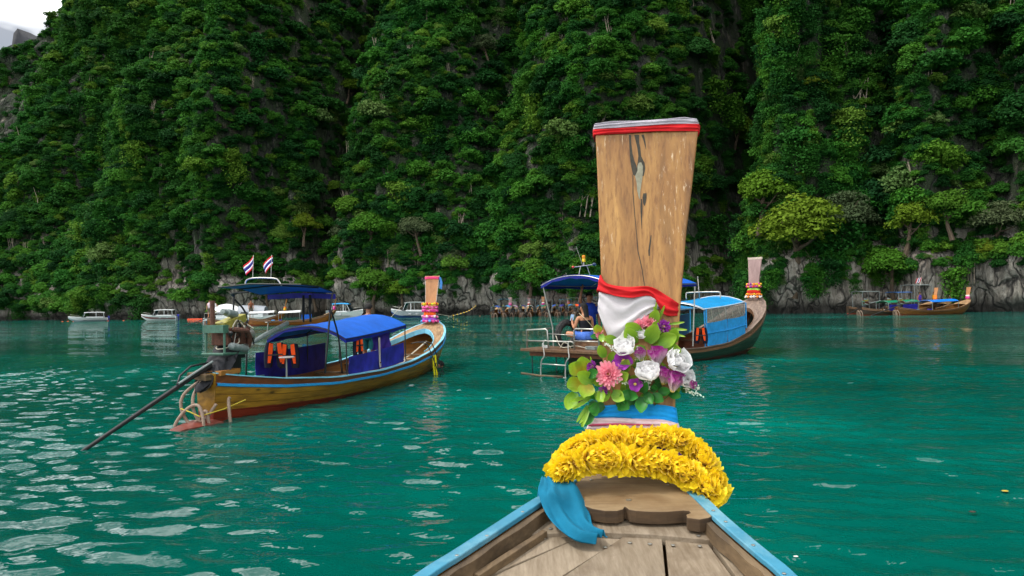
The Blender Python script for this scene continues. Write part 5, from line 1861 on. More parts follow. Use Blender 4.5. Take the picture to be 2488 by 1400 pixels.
# ================================================================ right longtail boat (dark hull, sky blue canopy)
RH = Hull(13.8, 1.04, 1.0, 0.72)
rb = empty('longtail_boat', (1.9, 21.5, 0), R(43), 'dark green longtail boat with sky blue canopy and steel stern railing', 'boat', 'longtail boats')
M_HDK = hull_mat('dark_green_hull', '#3a4a38', '#1c2a20', '#4a1c12', line0=.02, slope=.012, knots=.3, rough=.3)
M_WALB = wood('brown_wale', '#7c5c40', '#452e1d', (9, .8, 9), .45)
M_INR = wood('red_brown_planking', '#8a4c26', '#4e2410', (3, .7, 12), .5)
M_FORG = wood('grey_brown_fore_deck', '#8f7c6e', '#5c4a3f', (12, 1, 12), .6, stain='#40322a', stain_amt=.6)
build_hull(rb, RH, M_HDK, M_WALB, M_WALB, M_FORG, M_INR)
build_floor(rb, RH, M_FLOOR, .9, 11.6, .20)
build_foredeck(rb, RH, M_FORG, M_WALB, .76, .915, n=5)
M_PROWR = wood('pinkish_grey_prow', '#a08480', '#7c625e', (9, 9, .8), .5)
PR = build_prow(rb, RH, M_PROWR, 2.1, 4.16, .40, .66, .30, None, y_off=-.40)
mb = MB()
mb.slab([[Vector(p) + Vector((0, -.02, .03)) for p in PR[-1]], [Vector(p) + Vector((0, -.02, -.07)) for p in PR[-1]]], (0, .11, 0))
mb.build('prow_head', paint('pale_prow_head', '#cbb9a8', .6, .3, 20), rb)
for y in (2.6, 5.0, 6.8, 9.0, 10.6):
    MB().box((0, y, RH.gz(y) - .15), (2 * RH.hb(y) - .16, .28, .035)).build('thwart', M_FLOOR, rb)
# canopy, side screen with blue skirt and clear sheet
CR2 = arch_canopy(rb, M_SKYT, M_SKYT, M_STEEL, 6.3, 9.8, 1.22, 1.92, 2.14, .27, posts=(6.35, 8.1, 9.75), H=RH, post_m=M_SKYP, valance=.03, post_r=.024)
mb = MB()
for e in (CR2[0], CR2[-1], [r[-1] for r in CR2], [r[0] for r in CR2]):
    mb.tube([p + Vector((0, 0, .012)) for p in e], .018, 6)
mb.build('canopy_trim', paint('white_trim', '#d5dade', .5), rb, smooth='all')
gzr = lambda y: RH.gz(y) + .02
t = NT('clear_vinyl')
nz = t.noise(t.coord('Object', (1, 2, 3)), 2.0, 4)
t.set(col=(.32, .30, .27, 1), rough=.18, alpha=t.ramp(nz, [(.35, (.42,) * 3), (.7, (.75,) * 3)]))
M_VINYL = t.m
for y0, y1 in ((6.42, 8.08), (8.12, 9.7)):
    zt = lambda y: 1.92 + .22 * (y - 6.3) / 4
    tarp(rb, 'clear_sheet', M_VINYL, 1.24, 1.24, y0, y1, zt(y0) - .03, zt(y1) - .03, lambda y: 1.38 + .06 * (y - 6.3), 10, .008, y0)
    tarp(rb, 'blue_skirt', M_SKYP, 1.255, 1.255, y0, y1, 1.40 + .06 * (y0 - 6.3), 1.40 + .06 * (y1 - 6.3), gzr, 10, .006, y0)
    for yy, dy in ((y0 + .35, .10), (y0 + .9, .22), (y0 + 1.5, .05)):
        MB().tube([(1.262, yy, zt(yy) - .05), (1.268, yy + dy, zt(yy) - .42)], .008, 5).build('sheet_cord', M_ROPEW, rb)
MB().tube([(1.285, 6.35, 1.02), (1.285, 8.3, 1.10), (1.285, 9.75, 1.24)], .022, 6).build('skirt_rail', M_SKYP, rb, smooth=True)
MB().tube([(1.28, 6.35, .66), (1.28, 6.35, 1.93)], .03, 6).build('corner_post', M_SKYP, rb)
MB().tube([(1.28, 9.75, 1.1), (1.28, 9.75, 2.13)], .03, 6).build('corner_post', M_SKYP, rb)
tarp(rb, 'far_skirt', M_SKYP, -1.2, -1.2, 6.6, 9.6, 1.5, 1.7, gzr, 8)
MB().tube(spline([(-.75, 8.6, 2.30), (-.75, 8.6, 2.52), (-.6, 8.6, 2.58), (.6, 8.6, 2.58), (.75, 8.6, 2.52), (.75, 8.6, 2.30)], 3), .026, 7).build('roof_hoop', M_STEEL, rb, smooth='all')
MB().tube([(-.1, 8.5, 2.3), (-.16, 8.5, 3.18)], [.022, .008], 6).ball((-.16, 8.5, 3.2), .03, 6, 4).build('whip_aerial', M_STEEL, rb, smooth='all')
mb = MB()
mb.slab([[Vector((-1.1, 5.2, 1.94)), Vector((0, 5.2, 2.02)), Vector((.9, 5.2, 1.92))], [Vector((-1.1, 6.28, 1.98)), Vector((0, 6.28, 2.12)), Vector((1.0, 6.28, 1.96))]], (0, 0, -.012))
mb.build('canopy_extension', M_SKYT, rb, smooth=True)
MB().tube([(-1.1, 5.2, 1.95), (0, 5.2, 2.03), (.9, 5.2, 1.93), (1.0, 6.28, 1.97)], .016, 6).build('extension_frame', M_STEEL, rb, smooth=True)
# stern awning
arch_canopy(rb, M_ROYAL, M_ROYALD, M_STEEL, .05, 5.55, 1.34, 2.86, 2.88, .28, n=11, valance=.12, name='stern_awning', ripple=.01)
for p0, p1 in (((-1.3, .1, 2.84), (-1.12, .35, 1.45)), ((-1.12, .35, 1.45), (-1.10, .35, .80)), ((1.3, 5.5, 2.86), (1.16, 5.5, .60)), ((-1.3, 5.5, 2.86), (-1.16, 5.5, .60)), ((.25, 2.6, 3.1), (.22, 2.7, .22)), ((1.3, .6, 2.84), (1.05, .7, .78))):
    MB().tube([p0, p1], .026, 7).build('awning_post', M_STEEL, rb, smooth=True)
# working stern platform across the transom
mb = MB()
for k in range(4):
    y0 = -.62 + k * .30
    MB().box((0, y0 + .145, .80 + .003 * (k % 2)), (3.0, .285, .05)).build('platform_plank', M_WALB, rb, bevel=.006)
MB().box((0, -.66, .77), (3.25, .10, .09)).build('platform_beam', M_WALB, rb, bevel=.01)
MB().box((.1, -.52, .66), (2.9, .08, .16)).build('platform_bearer', M_SHEER, rb, bevel=.008)
MB().box((.1, .4, .66), (2.6, .08, .16)).build('platform_bearer', M_SHEER, rb, bevel=.008)
def pipe(nm, pts, r=.022, m=M_STEEL, sp=0):
    return MB().tube(spline(pts, sp) if sp else pts, r, 7).build(nm, m, rb, smooth='all')
pipe('stern_rail', [(-1.42, -.60, .82), (-1.42, -.60, 1.40), (-.62, -.60, 1.44), (-.56, -.60, 1.40), (-.52, -.60, .82)], .026)
pipe('stern_rail', [(-1.42, -.60, 1.06), (.46, -.60, 1.07)], .026)
pipe('stern_rail', [(-1.42, -.58, 1.40), (-1.15, .3, 1.42)], .024)
pipe('stern_rail', [(.50, -.60, .82), (.50, -.60, 1.42), (.56, -.60, 1.47), (1.38, -.60, 1.46), (1.42, -.6, 1.40), (1.42, -.60, .82)], .026)
pipe('stern_rail', [(.5, -.6, 1.1), (1.42, -.6, 1.1)], .02)
pipe('stern_rail', [(-.55, -.58, 1.30), (.5, -.5, 1.26)], .012)
for x in (-.62, .36):
    pipe('swim_ladder', [(x + .14, -.62, 1.0), (x + .10, -.68, 1.08), (x, -.70, 1.05), (x, -.72, .82), (x + .04, -.74, .6), (x - .08, -.76, .4), (x - .08, -.78, -.18), (x + .02, -.8, -.3)], .022, sp=3)
for z in (.36, -.02):
    pipe('ladder_rung', [(-.66, -.77, z), (.30, -.77, z)], .024)
for x in (-1.30, -.30, .05):
    pipe('platform_strut', [(x, -.5, .64), (x + .06, -.55, -.2)], .016, M_BLACK)
pipe('awash_pole', [(-1.55, -.75, .02), (-.7, -.85, .0), (.2, -.8, .015)], .035, M_WALE)
MB().box((-.85, -.3, .87), (.16, .14, .08)).build('white_bracket', paint('white_bracket', '#c8ccca', .5), rb, bevel=.01)
MB().tube([(-1.0, -.3, .84), (-1.0, -.3, .98)], .03, 7).build('white_bracket', MATS['white_bracket'], rb)
pipe('stern_rope', [(-.1, -.55, .86), (.0, -.5, 1.02), (.2, -.55, 1.0), (.28, -.5, .86)], .014, M_ROPEW, 5)
pipe('stern_rope', [(-.2, -.62, 1.25), (.0, -.6, .9), (.5, -.55, .95), (.9, -.5, .88)], .012, M_ROPEW, 5)
# seat box, engine behind the platform and clutter forward
MB().box((.62, .10, .96), (.9, .5, .26)).build('seat_box', M_WALB, rb, bevel=.012)
MB().box((.9, -.25, .88), (.36, .22, .10)).build('battery_box', M_GREYP, rb, bevel=.01)
MB().bar((-.9, 3.3, .5), (.9, 3.5, .62), .5, .04).build('bench_board', M_GREYP, rb)
MB().bar((-.9, 4.6, .52), (.9, 4.6, .52), .4, .04).build('bench_board', M_GREYP, rb)
# things lying in the waist
def heap(name, loc, size, mat, label, cat, seed):
    rng = random.Random(seed)
    rows = []
    for i in range(9):
        row = []
        for k in range(12):
            u, q = i / 8 - .5, k / 11 - .5
            h = max(0, 1 - (2 * u) ** 4) * max(0, 1 - (2 * q) ** 4)
            row.append(Vector((u * size[0], q * size[1], size[2] * h * (.6 + .4 * math.sin(u * 13 + q * 7 + seed) * math.cos(q * 11 - seed)))))
        rows.append(row)
    mb = MB()
    mb.slab(rows, (0, 0, -.01))
    o = mb.build(name, mat, smooth='all')
    o.location = loc
    o.rotation_euler = (0, 0, -R(43))
    return tag(o, label, cat)
def over_rail():
    mb = MB()
    rows = []
    for i in range(9):
        u = i / 8
        rows.append([Vector((-1.1 + .25 * u + .02 * math.sin(k), 5.0 + .5 * k / 7, 1.25 - .75 * u ** 1.3 + .03 * math.sin(k * 1.7 + u * 4))) for k in range(8)])
    mb.slab(rows, (.01, 0, -.01))
    o = mb.build('grey_towel', cloth('grey_check_cloth', '#77737c', var=.4), smooth='all')
    o.location = rb.location; o.rotation_euler = rb.rotation_euler
    tag(o, 'grey towel hung inside the far side of the dark green boat', 'towel')
over_rail()
heap('clothes_heap', local(rb, (.1, 4.55, .55)), (.9, .5, .22), cloth('pale_print_cloth', '#9a9490', var=.5, scale=18), 'pale crumpled clothes lying on a bench of the dark green boat', 'clothes', 2)
heap('blue_bag', local(rb, (-.35, 4.2, .55)), (.45, .4, .26), cloth('blue_bag', '#1d3fb0', var=.4), 'blue bag beside the pale clothes in the dark green boat', 'bag', 5)
vest('life_vest', local(rb, (1.12, 6.2, 1.25)), R(20), 'orange life vest hanging at the corner of the sky blue side screen', .95)
# tyre fender
ty = MB()
rows = []
for i in range(28):
    a = 2 * math.pi * i / 28
    rows.append([Vector(((.36 + .10 * math.cos(b)) * math.cos(a), .11 * math.sin(b), (.36 + .10 * math.cos(b)) * math.sin(a))) for b in [2 * math.pi * k / 10 for k in range(10)]])
ty.grid(rows + [rows[0]], closed=True)
for i in range(40):
    a = 2 * math.pi * i / 40
    ty.bar(((.455) * math.cos(a), -.07, .455 * math.sin(a)), ((.455) * math.cos(a + .06), .07, .455 * math.sin(a + .06)), .035, .02, (math.cos(a), 0, math.sin(a)))
o = ty.build('tyre', paint('black_rubber', '#1c1c1d', .7, .3, 20, dirt='#6b6b66'), smooth=True)
o.location = local(rb, (-.30, .05, 1.27)); o.rotation_euler = (R(6), 0, R(35))
tag(o, 'old black tyre standing behind the stern railing of the dark green boat', 'tyre')
# beacon mast on the awning
bm = empty('beacon_mast', local(rb, (-.12, .75, 3.10)), R(0), 'small mast with amber beacon and side lights on the blue stern awning', 'mast')
for p0, p1 in (((-.16, 0, 0), (-.09, 0, .33)), ((.22, 0, .03), (.11, 0, .36)), ((-.30, 0, .31), (.30, 0, .38)), ((.02, 0, .34), (.02, 0, .48)), ((-.02, 0, .36), (-.22, 0, .98))):
    MB().tube([p0, p1], .014 if p1[2] < .9 else .008, 6).build('mast_tube', M_STEEL, bm, smooth=True)
MB().lathe([(.05, 0), (.055, .02), (.055, .10), (.05, .11)], 12, (.02, 0, .47)).build('beacon_base', paint('beacon_yellow', '#e6c02a', .4), bm, smooth=True)
MB().lathe([(.05, 0), (.058, .01), (.058, .09), (.045, .11), (.02, .115)], 12, (.02, 0, .58)).build('beacon_lens', paint('beacon_amber', '#e08a10', .15), bm, smooth=True)
MB().ball((-.33, 0, .31), (.05, .045, .04), 10, 6).build('red_side_light', paint('red_lens', '#c0201a', .2), bm, smooth='all')
MB().ball((.36, 0, .39), (.075, .05, .05), 10, 6).build('blue_side_light', paint('navy_lens', '#1d3550', .2), bm, smooth='all')
# prow dressings
rb['prow_y'] = RH.L - .40
dress(rb, [('flowers', 2.95, .30, .16, (M_YEB, M_MAG, M_PUB, M_ORB), 'mixed bright flower wreath highest on the dark green boat prow', 14),
           ('flowers', 2.84, .30, .16, (M_MAG, M_YEB, M_PUB, M_REB), 'purple and yellow flower wreath just below the highest one', 14),
           ('band', 2.70, .26, .13, cloth('lime_ribbon', '#9ad04a'), 'lime green ribbon on the dark green boat prow', .08),
           ('band', 2.60, .29, .15, cloth('red_ribbon', '#b8241c'), 'red ribbon under the lime one on the dark green boat prow', .14),
           ('flowers', 2.47, .32, .20, (M_ORB, M_YEB, M_ORB), 'orange garland on the dark green boat bow', 16),
           ('flowers', 2.37, .34, .24, (M_WHB, M_WHB, M_ORB), 'white garland lying lowest on the dark green boat bow', 16)])
# ================================================================ people (built in metres, then brought to scene units)
PSC = 1 / METRE
def sc_pose(p):
    return p
def fingers(parent, wrist, hand, up, skin):
    """palm with four unequal bent fingers and a thumb off its side"""
    wrist, hand, up = Vector(wrist), Vector(hand), Vector(up)
    d = (hand - wrist).normalized()
    s_ = d.cross(up).normalized()
    n = s_.cross(d)
    mb = MB()
    base = hand
    for k, (x, ln) in enumerate(((-.027, .058), (-.009, .072), (.009, .068), (.026, .052))):
        p0 = base + s_ * x * .8
        mb.tube([p0 - d * .01, p0 + d * ln * .45 + n * .004, p0 + d * ln * .8 - n * .012, p0 + d * ln * .95 - n * .03], [.009, .0085, .0075, .006], 6)
    t0 = base - d * .045 - s_ * .028
    mb.tube([t0, t0 - s_ * .025 + d * .025, t0 - s_ * .03 + d * .055], [.010, .009, .007], 6)
    return mb.build('fingers', skin, parent, smooth='all')
def head_bits(parent, h0, h1, face, hair_m, skin, long_hair=False, r=.088, bun=False):
    """hair, nose, eyes, ears and mouth on a skinned head; face = horizontal facing direction"""
    h0, h1, f = Vector(h0), Vector(h1), Vector(face).normalized()
    up = (h1 - h0).normalized()
    sd = f.cross(up).normalized()
    c = h0.lerp(h1, .62)
    mb = MB()
    M = Matrix((sd, f, up)).transposed()
    # hair cap: upper and back half of a slightly larger head
    rows = []
    for i in range(9):
        th = math.pi * .62 * i / 8
        row = []
        for k in range(16):
            a = 2 * math.pi * k / 16
            v = Vector((math.sin(th) * math.cos(a) * r * 1.02, math.sin(th) * math.sin(a) * r * 1.13, math.cos(th) * r * 1.10))
            if v.y > .25 * r and v.z < .55 * r:
                v.y *= .80
                v.z = max(v.z, .50 * r)
            v = v * (1 + .035 * math.sin(5 * a + 4 * th) + .025 * math.sin(11 * a - 3 * th))
            row.append(c + M @ (v + Vector((0, -.006, .012))))
        rows.append(row)
    mb.grid(rows, closed=True)
    if long_hair:
        rows = []
        for i in range(8):
            u = i / 7
            rows.append([c + M @ Vector(((r * .95 - .02 * u) * math.cos(a), -.04 - .065 * abs(math.sin(a)) * (1 - .2 * u) - .02 * u, .03 - .26 * u)) for a in [math.pi * k / 9 for k in range(10)]])
        mb.grid(rows)
    if bun:
        mb.ball(c + M @ Vector((0, -.09, .05)), .045, 8, 6)
    mb.build('hair', hair_m, parent, smooth='all')
    fb = MB()
    fb.ball(c + M @ Vector((0, r * .98, -.018)), (.013, .016, .022), 8, 6, M)
    for s_ in (-1, 1):
        fb.ball(c + M @ Vector((s_ * r * .92, -.005, -.015)), (.012, .02, .03), 8, 6, M)
    fb.build('nose_and_ears', skin, parent, smooth='all')
    eb = MB()
    for s_ in (-1, 1):
        eb.ball(c + M @ Vector((s_ * .032, r * .88, .008)), (.014, .008, .007), 8, 5, M)
        eb.bar(c + M @ Vector((s_ * .018, r * .93, .030)), c + M @ Vector((s_ * .05, r * .84, .032)), .008, .006)
    eb.build('eyes_and_brows', M_HAIR, parent, smooth='all')
    MB().ball(c + M @ Vector((0, r * .90, -.055)), (.022, .008, .007), 8, 5, M).build('mouth', paint('lips', '#8c4a42', .5), parent, smooth='all')
def body(name, loc, heading, pose, skin, label, face=(0, 1, 0), hair=M_HAIR, long_hair=False, bun=False, head_r=.088, hands=()):
    o = person_mesh(name, pose, skin, None)
    o.location = loc
    o.rotation_euler = (0, 0, -heading)
    o.scale = (PSC,) * 3
    tag(o, label, 'person')
    head_bits(o, pose['head0'][0], pose['head1'][0], face, hair, skin, long_hair, head_r, bun)
    for s_ in hands:
        fingers(o, pose['wr_' + s_][0], pose['ha_' + s_][0], (0, 0, 1) if abs(pose['ha_' + s_][0][2] - pose['wr_' + s_][0][2]) < .06 else (0, 1, 0), skin)
    return o
def shell(name, mat, parent, rings, n=14):
    """garment: rings of (centre, rx, ry)"""
    mb = MB()
    rows = []
    for c, rx, ry in rings:
        rows.append([Vector(c) + Vector((rx * math.cos(a), ry * math.sin(a), .004 * math.sin(3 * a))) for a in [2 * math.pi * k / n for k in range(n)]])
    mb.grid(rows, closed=True)
    o = mb.build(name, mat, parent, smooth='all')
    m = o.modifiers.new('thickness', 'SOLIDIFY')
    m.thickness = .006
    m.offset = 1
    return o
def limb(name, mat, parent, pts, rs, n=10):
    return MB().tube(spline(pts, 4) if len(pts) > 2 else pts, rs if not isinstance(rs, list) or len(pts) == 2 else [rs[0] + (rs[-1] - rs[0]) * i / (4 * (len(pts) - 1)) for i in range(4 * (len(pts) - 1) + 1)], n, caps=False).build(name, mat, parent, smooth='all')

# woman sitting cross-legged on the seat box, seen from behind
wp = dict(pelvis=((0, 0, .10), (.135, .11)), belly=((0, .015, .27), (.112, .085)), chest=((0, .035, .45), (.135, .095)), neck=((0, .05, .585), .045), head0=((0, .06, .655), .066), head1=((0, .085, .775), .082),
          sh_l=((-.165, .03, .505), .050), el_l=((-.235, .06, .26), .036), wr_l=((-.19, .27, .38), .027), ha_l=((-.165, .335, .44), (.032, .016)),
          sh_r=((.165, .03, .505), .050), el_r=((.225, .08, .25), .036), wr_r=((.06, .27, .24), .027), ha_r=((.0, .31, .25), (.032, .016)),
          hip_l=((-.10, .03, .09), .090), kn_l=((-.36, .22, .155), .062), an_l=((-.06, .34, .06), .042), to_l=((.10, .37, .04), .034),
          hip_r=((.10, .03, .09), .090), kn_r=((.36, .22, .155), .062), an_r=((.06, .27, .05), .042), to_r=((-.10, .29, .035), .034))
wm = body('person', local(rb, (.46, .02, 1.09)), R(-20), wp, M_SKIN, 'person in a black strapless top and blue shorts sitting at the dark boat stern', (-.35, .9, -.1), long_hair=True, hands=('l', 'r'), head_r=.09)
shell('black_top', cloth('black_top', '#14141b', var=.3), wm, [((0, .005, .16), .130, .115), ((0, .015, .27), .122, .100), ((0, .03, .38), .140, .112), ((0, .035, .445), .150, .115)])
M_SHORT = cloth('blue_shorts', '#4a6fc0', var=.3, scale=14)
shell('blue_shorts', M_SHORT, wm, [((0, .0, .0), .12, .11), ((0, .0, .03), .165, .145), ((0, .0, .11), .160, .135), ((0, .01, .19), .135, .115)])
for s_ in (-1, 1):
    limb('short_leg', M_SHORT, wm, [(s_ * .09, .02, .09), (s_ * .22, .12, .125)], [.105, .095])
MB().tube(spline([(-.10, .09, .60), (-.08, -.075, .52), (.02, -.095, .42), (.14, -.09, .28), (.19, -.02, .15)], 5), .006, 5).build('bag_strap', paint('cream_strap', '#d8c9a4', .6), wm)
for x in (-.07, .07):
    MB().tube(spline([(x, .10, .52), (x * 1.1, .04, .585), (x * .9, -.065, .50), (x * .8, -.085, .44)], 4), .004, 5).build('top_strap', cloth('black_top', '#14141b'), wm)
ph = MB().box((0, 0, 0), (.075, .012, .15)).build('phone', paint('pale_blue_phone', '#8fb2d4', .3))
ph.location = wm.matrix_basis @ Vector((-.145, .37, .50))
ph.rotation_euler = (R(-15), R(10), R(-8)); ph.scale = (PSC,) * 3
tag(ph, 'pale blue phone held up by the person in the black top', 'phone')

# man in a blue shirt behind her, one arm up to the awning
def stand_pose(h=1.0, arms='down'):
    p = dict(pelvis=((0, 0, .95), (.135, .10)), belly=((0, .01, 1.12), (.120, .090)), chest=((0, .01, 1.32), (.150, .105)), neck=((0, .01, 1.465), .050), head0=((0, .02, 1.535), .068), head1=((0, .035, 1.655), .084),
             sh_l=((-.19, 0, 1.385), .055), el_l=((-.25, -.02, 1.10), .040), wr_l=((-.24, .08, .86), .029), ha_l=((-.235, .11, .78), (.034, .018)),
             sh_r=((.19, 0, 1.385), .055), el_r=((.25, -.02, 1.10), .040), wr_r=((.24, .08, .86), .029), ha_r=((.235, .11, .78), (.034, .018)),
             hip_l=((-.10, 0, .90), .085), kn_l=((-.11, .02, .49), .058), an_l=((-.11, -.02, .09), .042), to_l=((-.12, .13, .04), .035),
             hip_r=((.10, 0, .90), .085), kn_r=((.11, .02, .49), .058), an_r=((.11, -.02, .09), .042), to_r=((.12, .13, .04), .035))
    if arms == 'up':
        p.update(el_r=((.27, .10, 1.52), .040), wr_r=((.22, .10, 1.76), .029), ha_r=((.20, .10, 1.84), (.034, .018)))
    if arms == 'photo':
        p.update(el_l=((-.22, .14, 1.15), .040), wr_l=((-.08, .30, 1.32), .029), ha_l=((-.05, .34, 1.38), (.034, .018)), el_r=((.22, .14, 1.15), .040), wr_r=((.08, .30, 1.32), .029), ha_r=((.05, .34, 1.38), (.034, .018)))
    return {k: (tuple(c * h for c in v[0]), tuple(x * h for x in v[1]) if isinstance(v[1], tuple) else v[1] * h) for k, v in p.items()}
def dress_up(o, shirt, shorts, h=1.0, bare=False):
    if not bare:
        shell('shirt', shirt, o, [((0, 0, .92 * h), .165 * h, .13 * h), ((0, .01, 1.12 * h), .155 * h, .12 * h), ((0, .01, 1.32 * h), .19 * h, .13 * h), ((0, .01, 1.42 * h), .14 * h, .10 * h), ((0, .01, 1.455 * h), .07 * h, .065 * h)])
    shell('shorts', shorts, o, [((0, 0, .80 * h), .185 * h, .12 * h), ((0, 0, .90 * h), .18 * h, .125 * h), ((0, 0, 1.0 * h), .155 * h, .115 * h)])
    for s_ in (-1, 1):
        limb('short_leg', shorts, o, [(s_ * .10 * h, 0, .90 * h), (s_ * .11 * h, .015 * h, .55 * h)], [.10 * h, .088 * h])
M_BSH = cloth('royal_shirt', '#16348f', var=.3)
pm = stand_pose(1.0, 'up')
mn = body('person', local(rb, (-.55, 1.6, .22)), R(165), pm, paint('brown_skin', '#8a5b40', .5, .12, 10), 'person in a blue shirt standing behind the seated person, one arm raised', (.3, .95, 0), hands=('l', 'r'))
dress_up(mn, M_BSH, cloth('dark_shorts', '#23242c'))
for s_, e in ((-1, 'el_l'), (1, 'el_r')):
    limb('sleeve', M_BSH, mn, [Vector(pm['sh_l' if s_ < 0 else 'sh_r'][0]), Vector(pm['sh_l' if s_ < 0 else 'sh_r'][0]).lerp(Vector(pm[e][0]), .65)], [.068, .058])
# person standing forward of the blue canopy in the yellow boat
pm = stand_pose(.90, 'photo')
bt = body('person', local(lb, (-.5, 8.25, .20)), R(14), pm, paint('tan_skin_dark', '#93644a', .5, .12, 10), 'bare shouldered person with dark hair standing beyond the royal blue canopy', (0, 1, 0), hands=('l', 'r'))
dress_up(bt, None, cloth('teal_shorts', '#1c6a74'), .90, bare=True)
# swimmer off the bow of the yellow boat
sp = dict(pelvis=((0, -.28, -.62), (.12, .09)), belly=((0, -.18, -.46), (.105, .08)), chest=((0, -.07, -.27), (.14, .095)), neck=((0, .0, -.12), .048), head0=((0, .015, -.045), .066), head1=((0, .03, .075), .082),
          sh_l=((-.17, -.05, -.20), .05), el_l=((-.32, .10, -.24), .036), wr_l=((-.24, .34, -.16), .027), ha_l=((-.22, .41, -.14), (.032, .018)),
          sh_r=((.17, -.05, -.20), .05), el_r=((.34, .06, -.26), .036), wr_r=((.30, .30, -.22), .027), ha_r=((.28, .37, -.2), (.032, .018)),
          hip_l=((-.09, -.32, -.66), .08), kn_l=((-.10, -.30, -1.05), .055), an_l=((-.1, -.6, -1.3), .04), hip_r=((.09, -.32, -.66), .08), kn_r=((.10, -.38, -1.05), .055), an_r=((.1, -.75, -1.2), .04))
body('person', (-2.65, 25.2, .02), R(-75), sp, M_SKIN, 'dark haired swimmer with head and shoulders above water by the yellow boat', (0, 1, .1), hands=('l', 'r'))
# ================================================================ far boats
def far_longtail(loc, heading, label, hullc, canopy=None, can_y=(3.5, 7.5), prow=True, awning=None, eng=True, L=11.0, hb=.95, tarps=(), group='longtail boats', prow_c=None, tail_dx=-.2, seed=0, flowers=True):
    rng = random.Random(seed)
    H = Hull(L, hb, 1.0, .1)
    r = empty('longtail_boat', loc, heading, label, 'boat', group)
    build_hull(r, H, hullc, M_WALB, M_WALB, M_FORE, M_INNER, detail=False)
    build_floor(r, H, M_FLOOR, 1.0, L * .85, .2, 2)
    ys = [L * (.86 + .14 * i / 6) for i in range(7)]
    mb = MB()
    mb.slab([[(-H.hb(y) + .05, y, H.gz(y) + .02), (0, y, H.gz(y) + .10), (H.hb(y) - .05, y, H.gz(y) + .02)] for y in ys], (0, 0, -.03))
    mb.build('fore_deck', M_FORE, r, smooth=True)
    if prow:
        build_prow(r, H, prow_c or M_PROWL, 1.45, 3.2, .36, .60, .3, None, y_off=-.3)
        if flowers:
            MB().lathe([(.26, -.1), (.30, 0), (.26, .1), (.22, .2)], 10, (0, L - .22, 1.9), sy=.6).build('prow_ribbon', rng.choice((M_ORB, M_MAG, M_YEB, M_REB)), r, smooth=True)
            MB().lathe([(.24, -.1), (.28, 0), (.24, .1)], 10, (0, L - .2, 2.15), sy=.6).build('prow_ribbon', rng.choice((M_ORB, M_PKB, M_WHB)), r, smooth=True)
    if canopy:
        arch_canopy(r, canopy, canopy, M_STEEL, can_y[0], can_y[1], 1.02 * hb, 1.52, 1.60, .22, n=7, m=4, valance=.06, posts=(can_y[0] + .05, can_y[1] - .05), H=H, post_m=M_GREYP, post_r=.03)
    if awning:
        mt, y0, y1, z = awning
        MB().slab([[Vector((x * 1.0, y, z + .10 * (1 - x * x))) for x in (-1, -.4, .4, 1)] for y in (y0, (y0 + y1) / 2, y1)], (0, 0, -.03)).build('stern_awning', mt, r, smooth=True)
        for x in (-.95, .95):
            for y in (y0 + .1, y1 - .1):
                MB().tube([(x, y, z), (x * .85, y, H.gz(y))], .03, 6).build('awning_post', M_GREYP, r)
    for (y0, y1, side, m) in tarps:
        tarp(r, 'side_panel', m, side * H.hb((y0 + y1) / 2) * .96, side * H.hb((y0 + y1) / 2) * .96, y0, y1, 1.25, 1.3, lambda y: H.gz(y), 5, .02)
    if eng:
        engine(r, (.0, .75, 1.55), .95, full=False)
        MB().tube([(0, .2, 1.1), (tail_dx, -2.4, .15), (tail_dx * 1.2, -3.1, -.15)], [.06, .05, .035], 6).build('propeller_shaft', M_BLACK, r, smooth=True)
        MB().tube([(0, .6, 1.35), (.25, 2.6, 1.75)], .045, 6).build('tiller', M_GREYP, r)
        for k in range(3):
            x = rng.uniform(-.45, .3)
            w_ = rng.uniform(.25, .5)
            MB().tube(spline([(x, -.15, -.1), (x + .02, -.25, .35), (x + w_ * .5, -.3, .62), (x + w_, -.25, .3), (x + w_ * 1.05, -.2, -.1)], 4), .04, 6).build('fender_hose', M_HOSE, r, smooth='all')
    for k in range(3):
        MB().box((rng.uniform(-.5, .5), rng.uniform(2.2, L * .75), .45), (.4, .4, .45)).build('cargo_box', rng.choice((M_SKYP, M_ROYAL, M_RUST, M_WALB, M_PURPB)), r, bevel=.03)
    MB().box((0, 2.3, .55), (1.5, .3, .05)).build('thwart', M_FLOOR, r)
    MB().box((0, L * .7, .62), (1.9, .3, .05)).build('thwart', M_FLOOR, r)
    return r
M_HB1 = hull_mat('far_brown_hull', '#8a5c26', '#4c2f12', knots=.2)
M_HB2 = hull_mat('far_dark_hull', '#4b3826', '#261b12', knots=.2)
M_HB3 = hull_mat('far_orange_hull', '#9c6220', '#5e360f', knots=.2)
M_GRNT = cloth('green_tarp', '#0f7a5a', .5)
M_WHT = paint('white_grp', '#dfe2e2', .3, .06, 4)
M_LTB = cloth('light_blue_tarp', '#3aa0e0', .5)
M_PINKT = cloth('pinkish_tarp', '#b98ab0', .6)
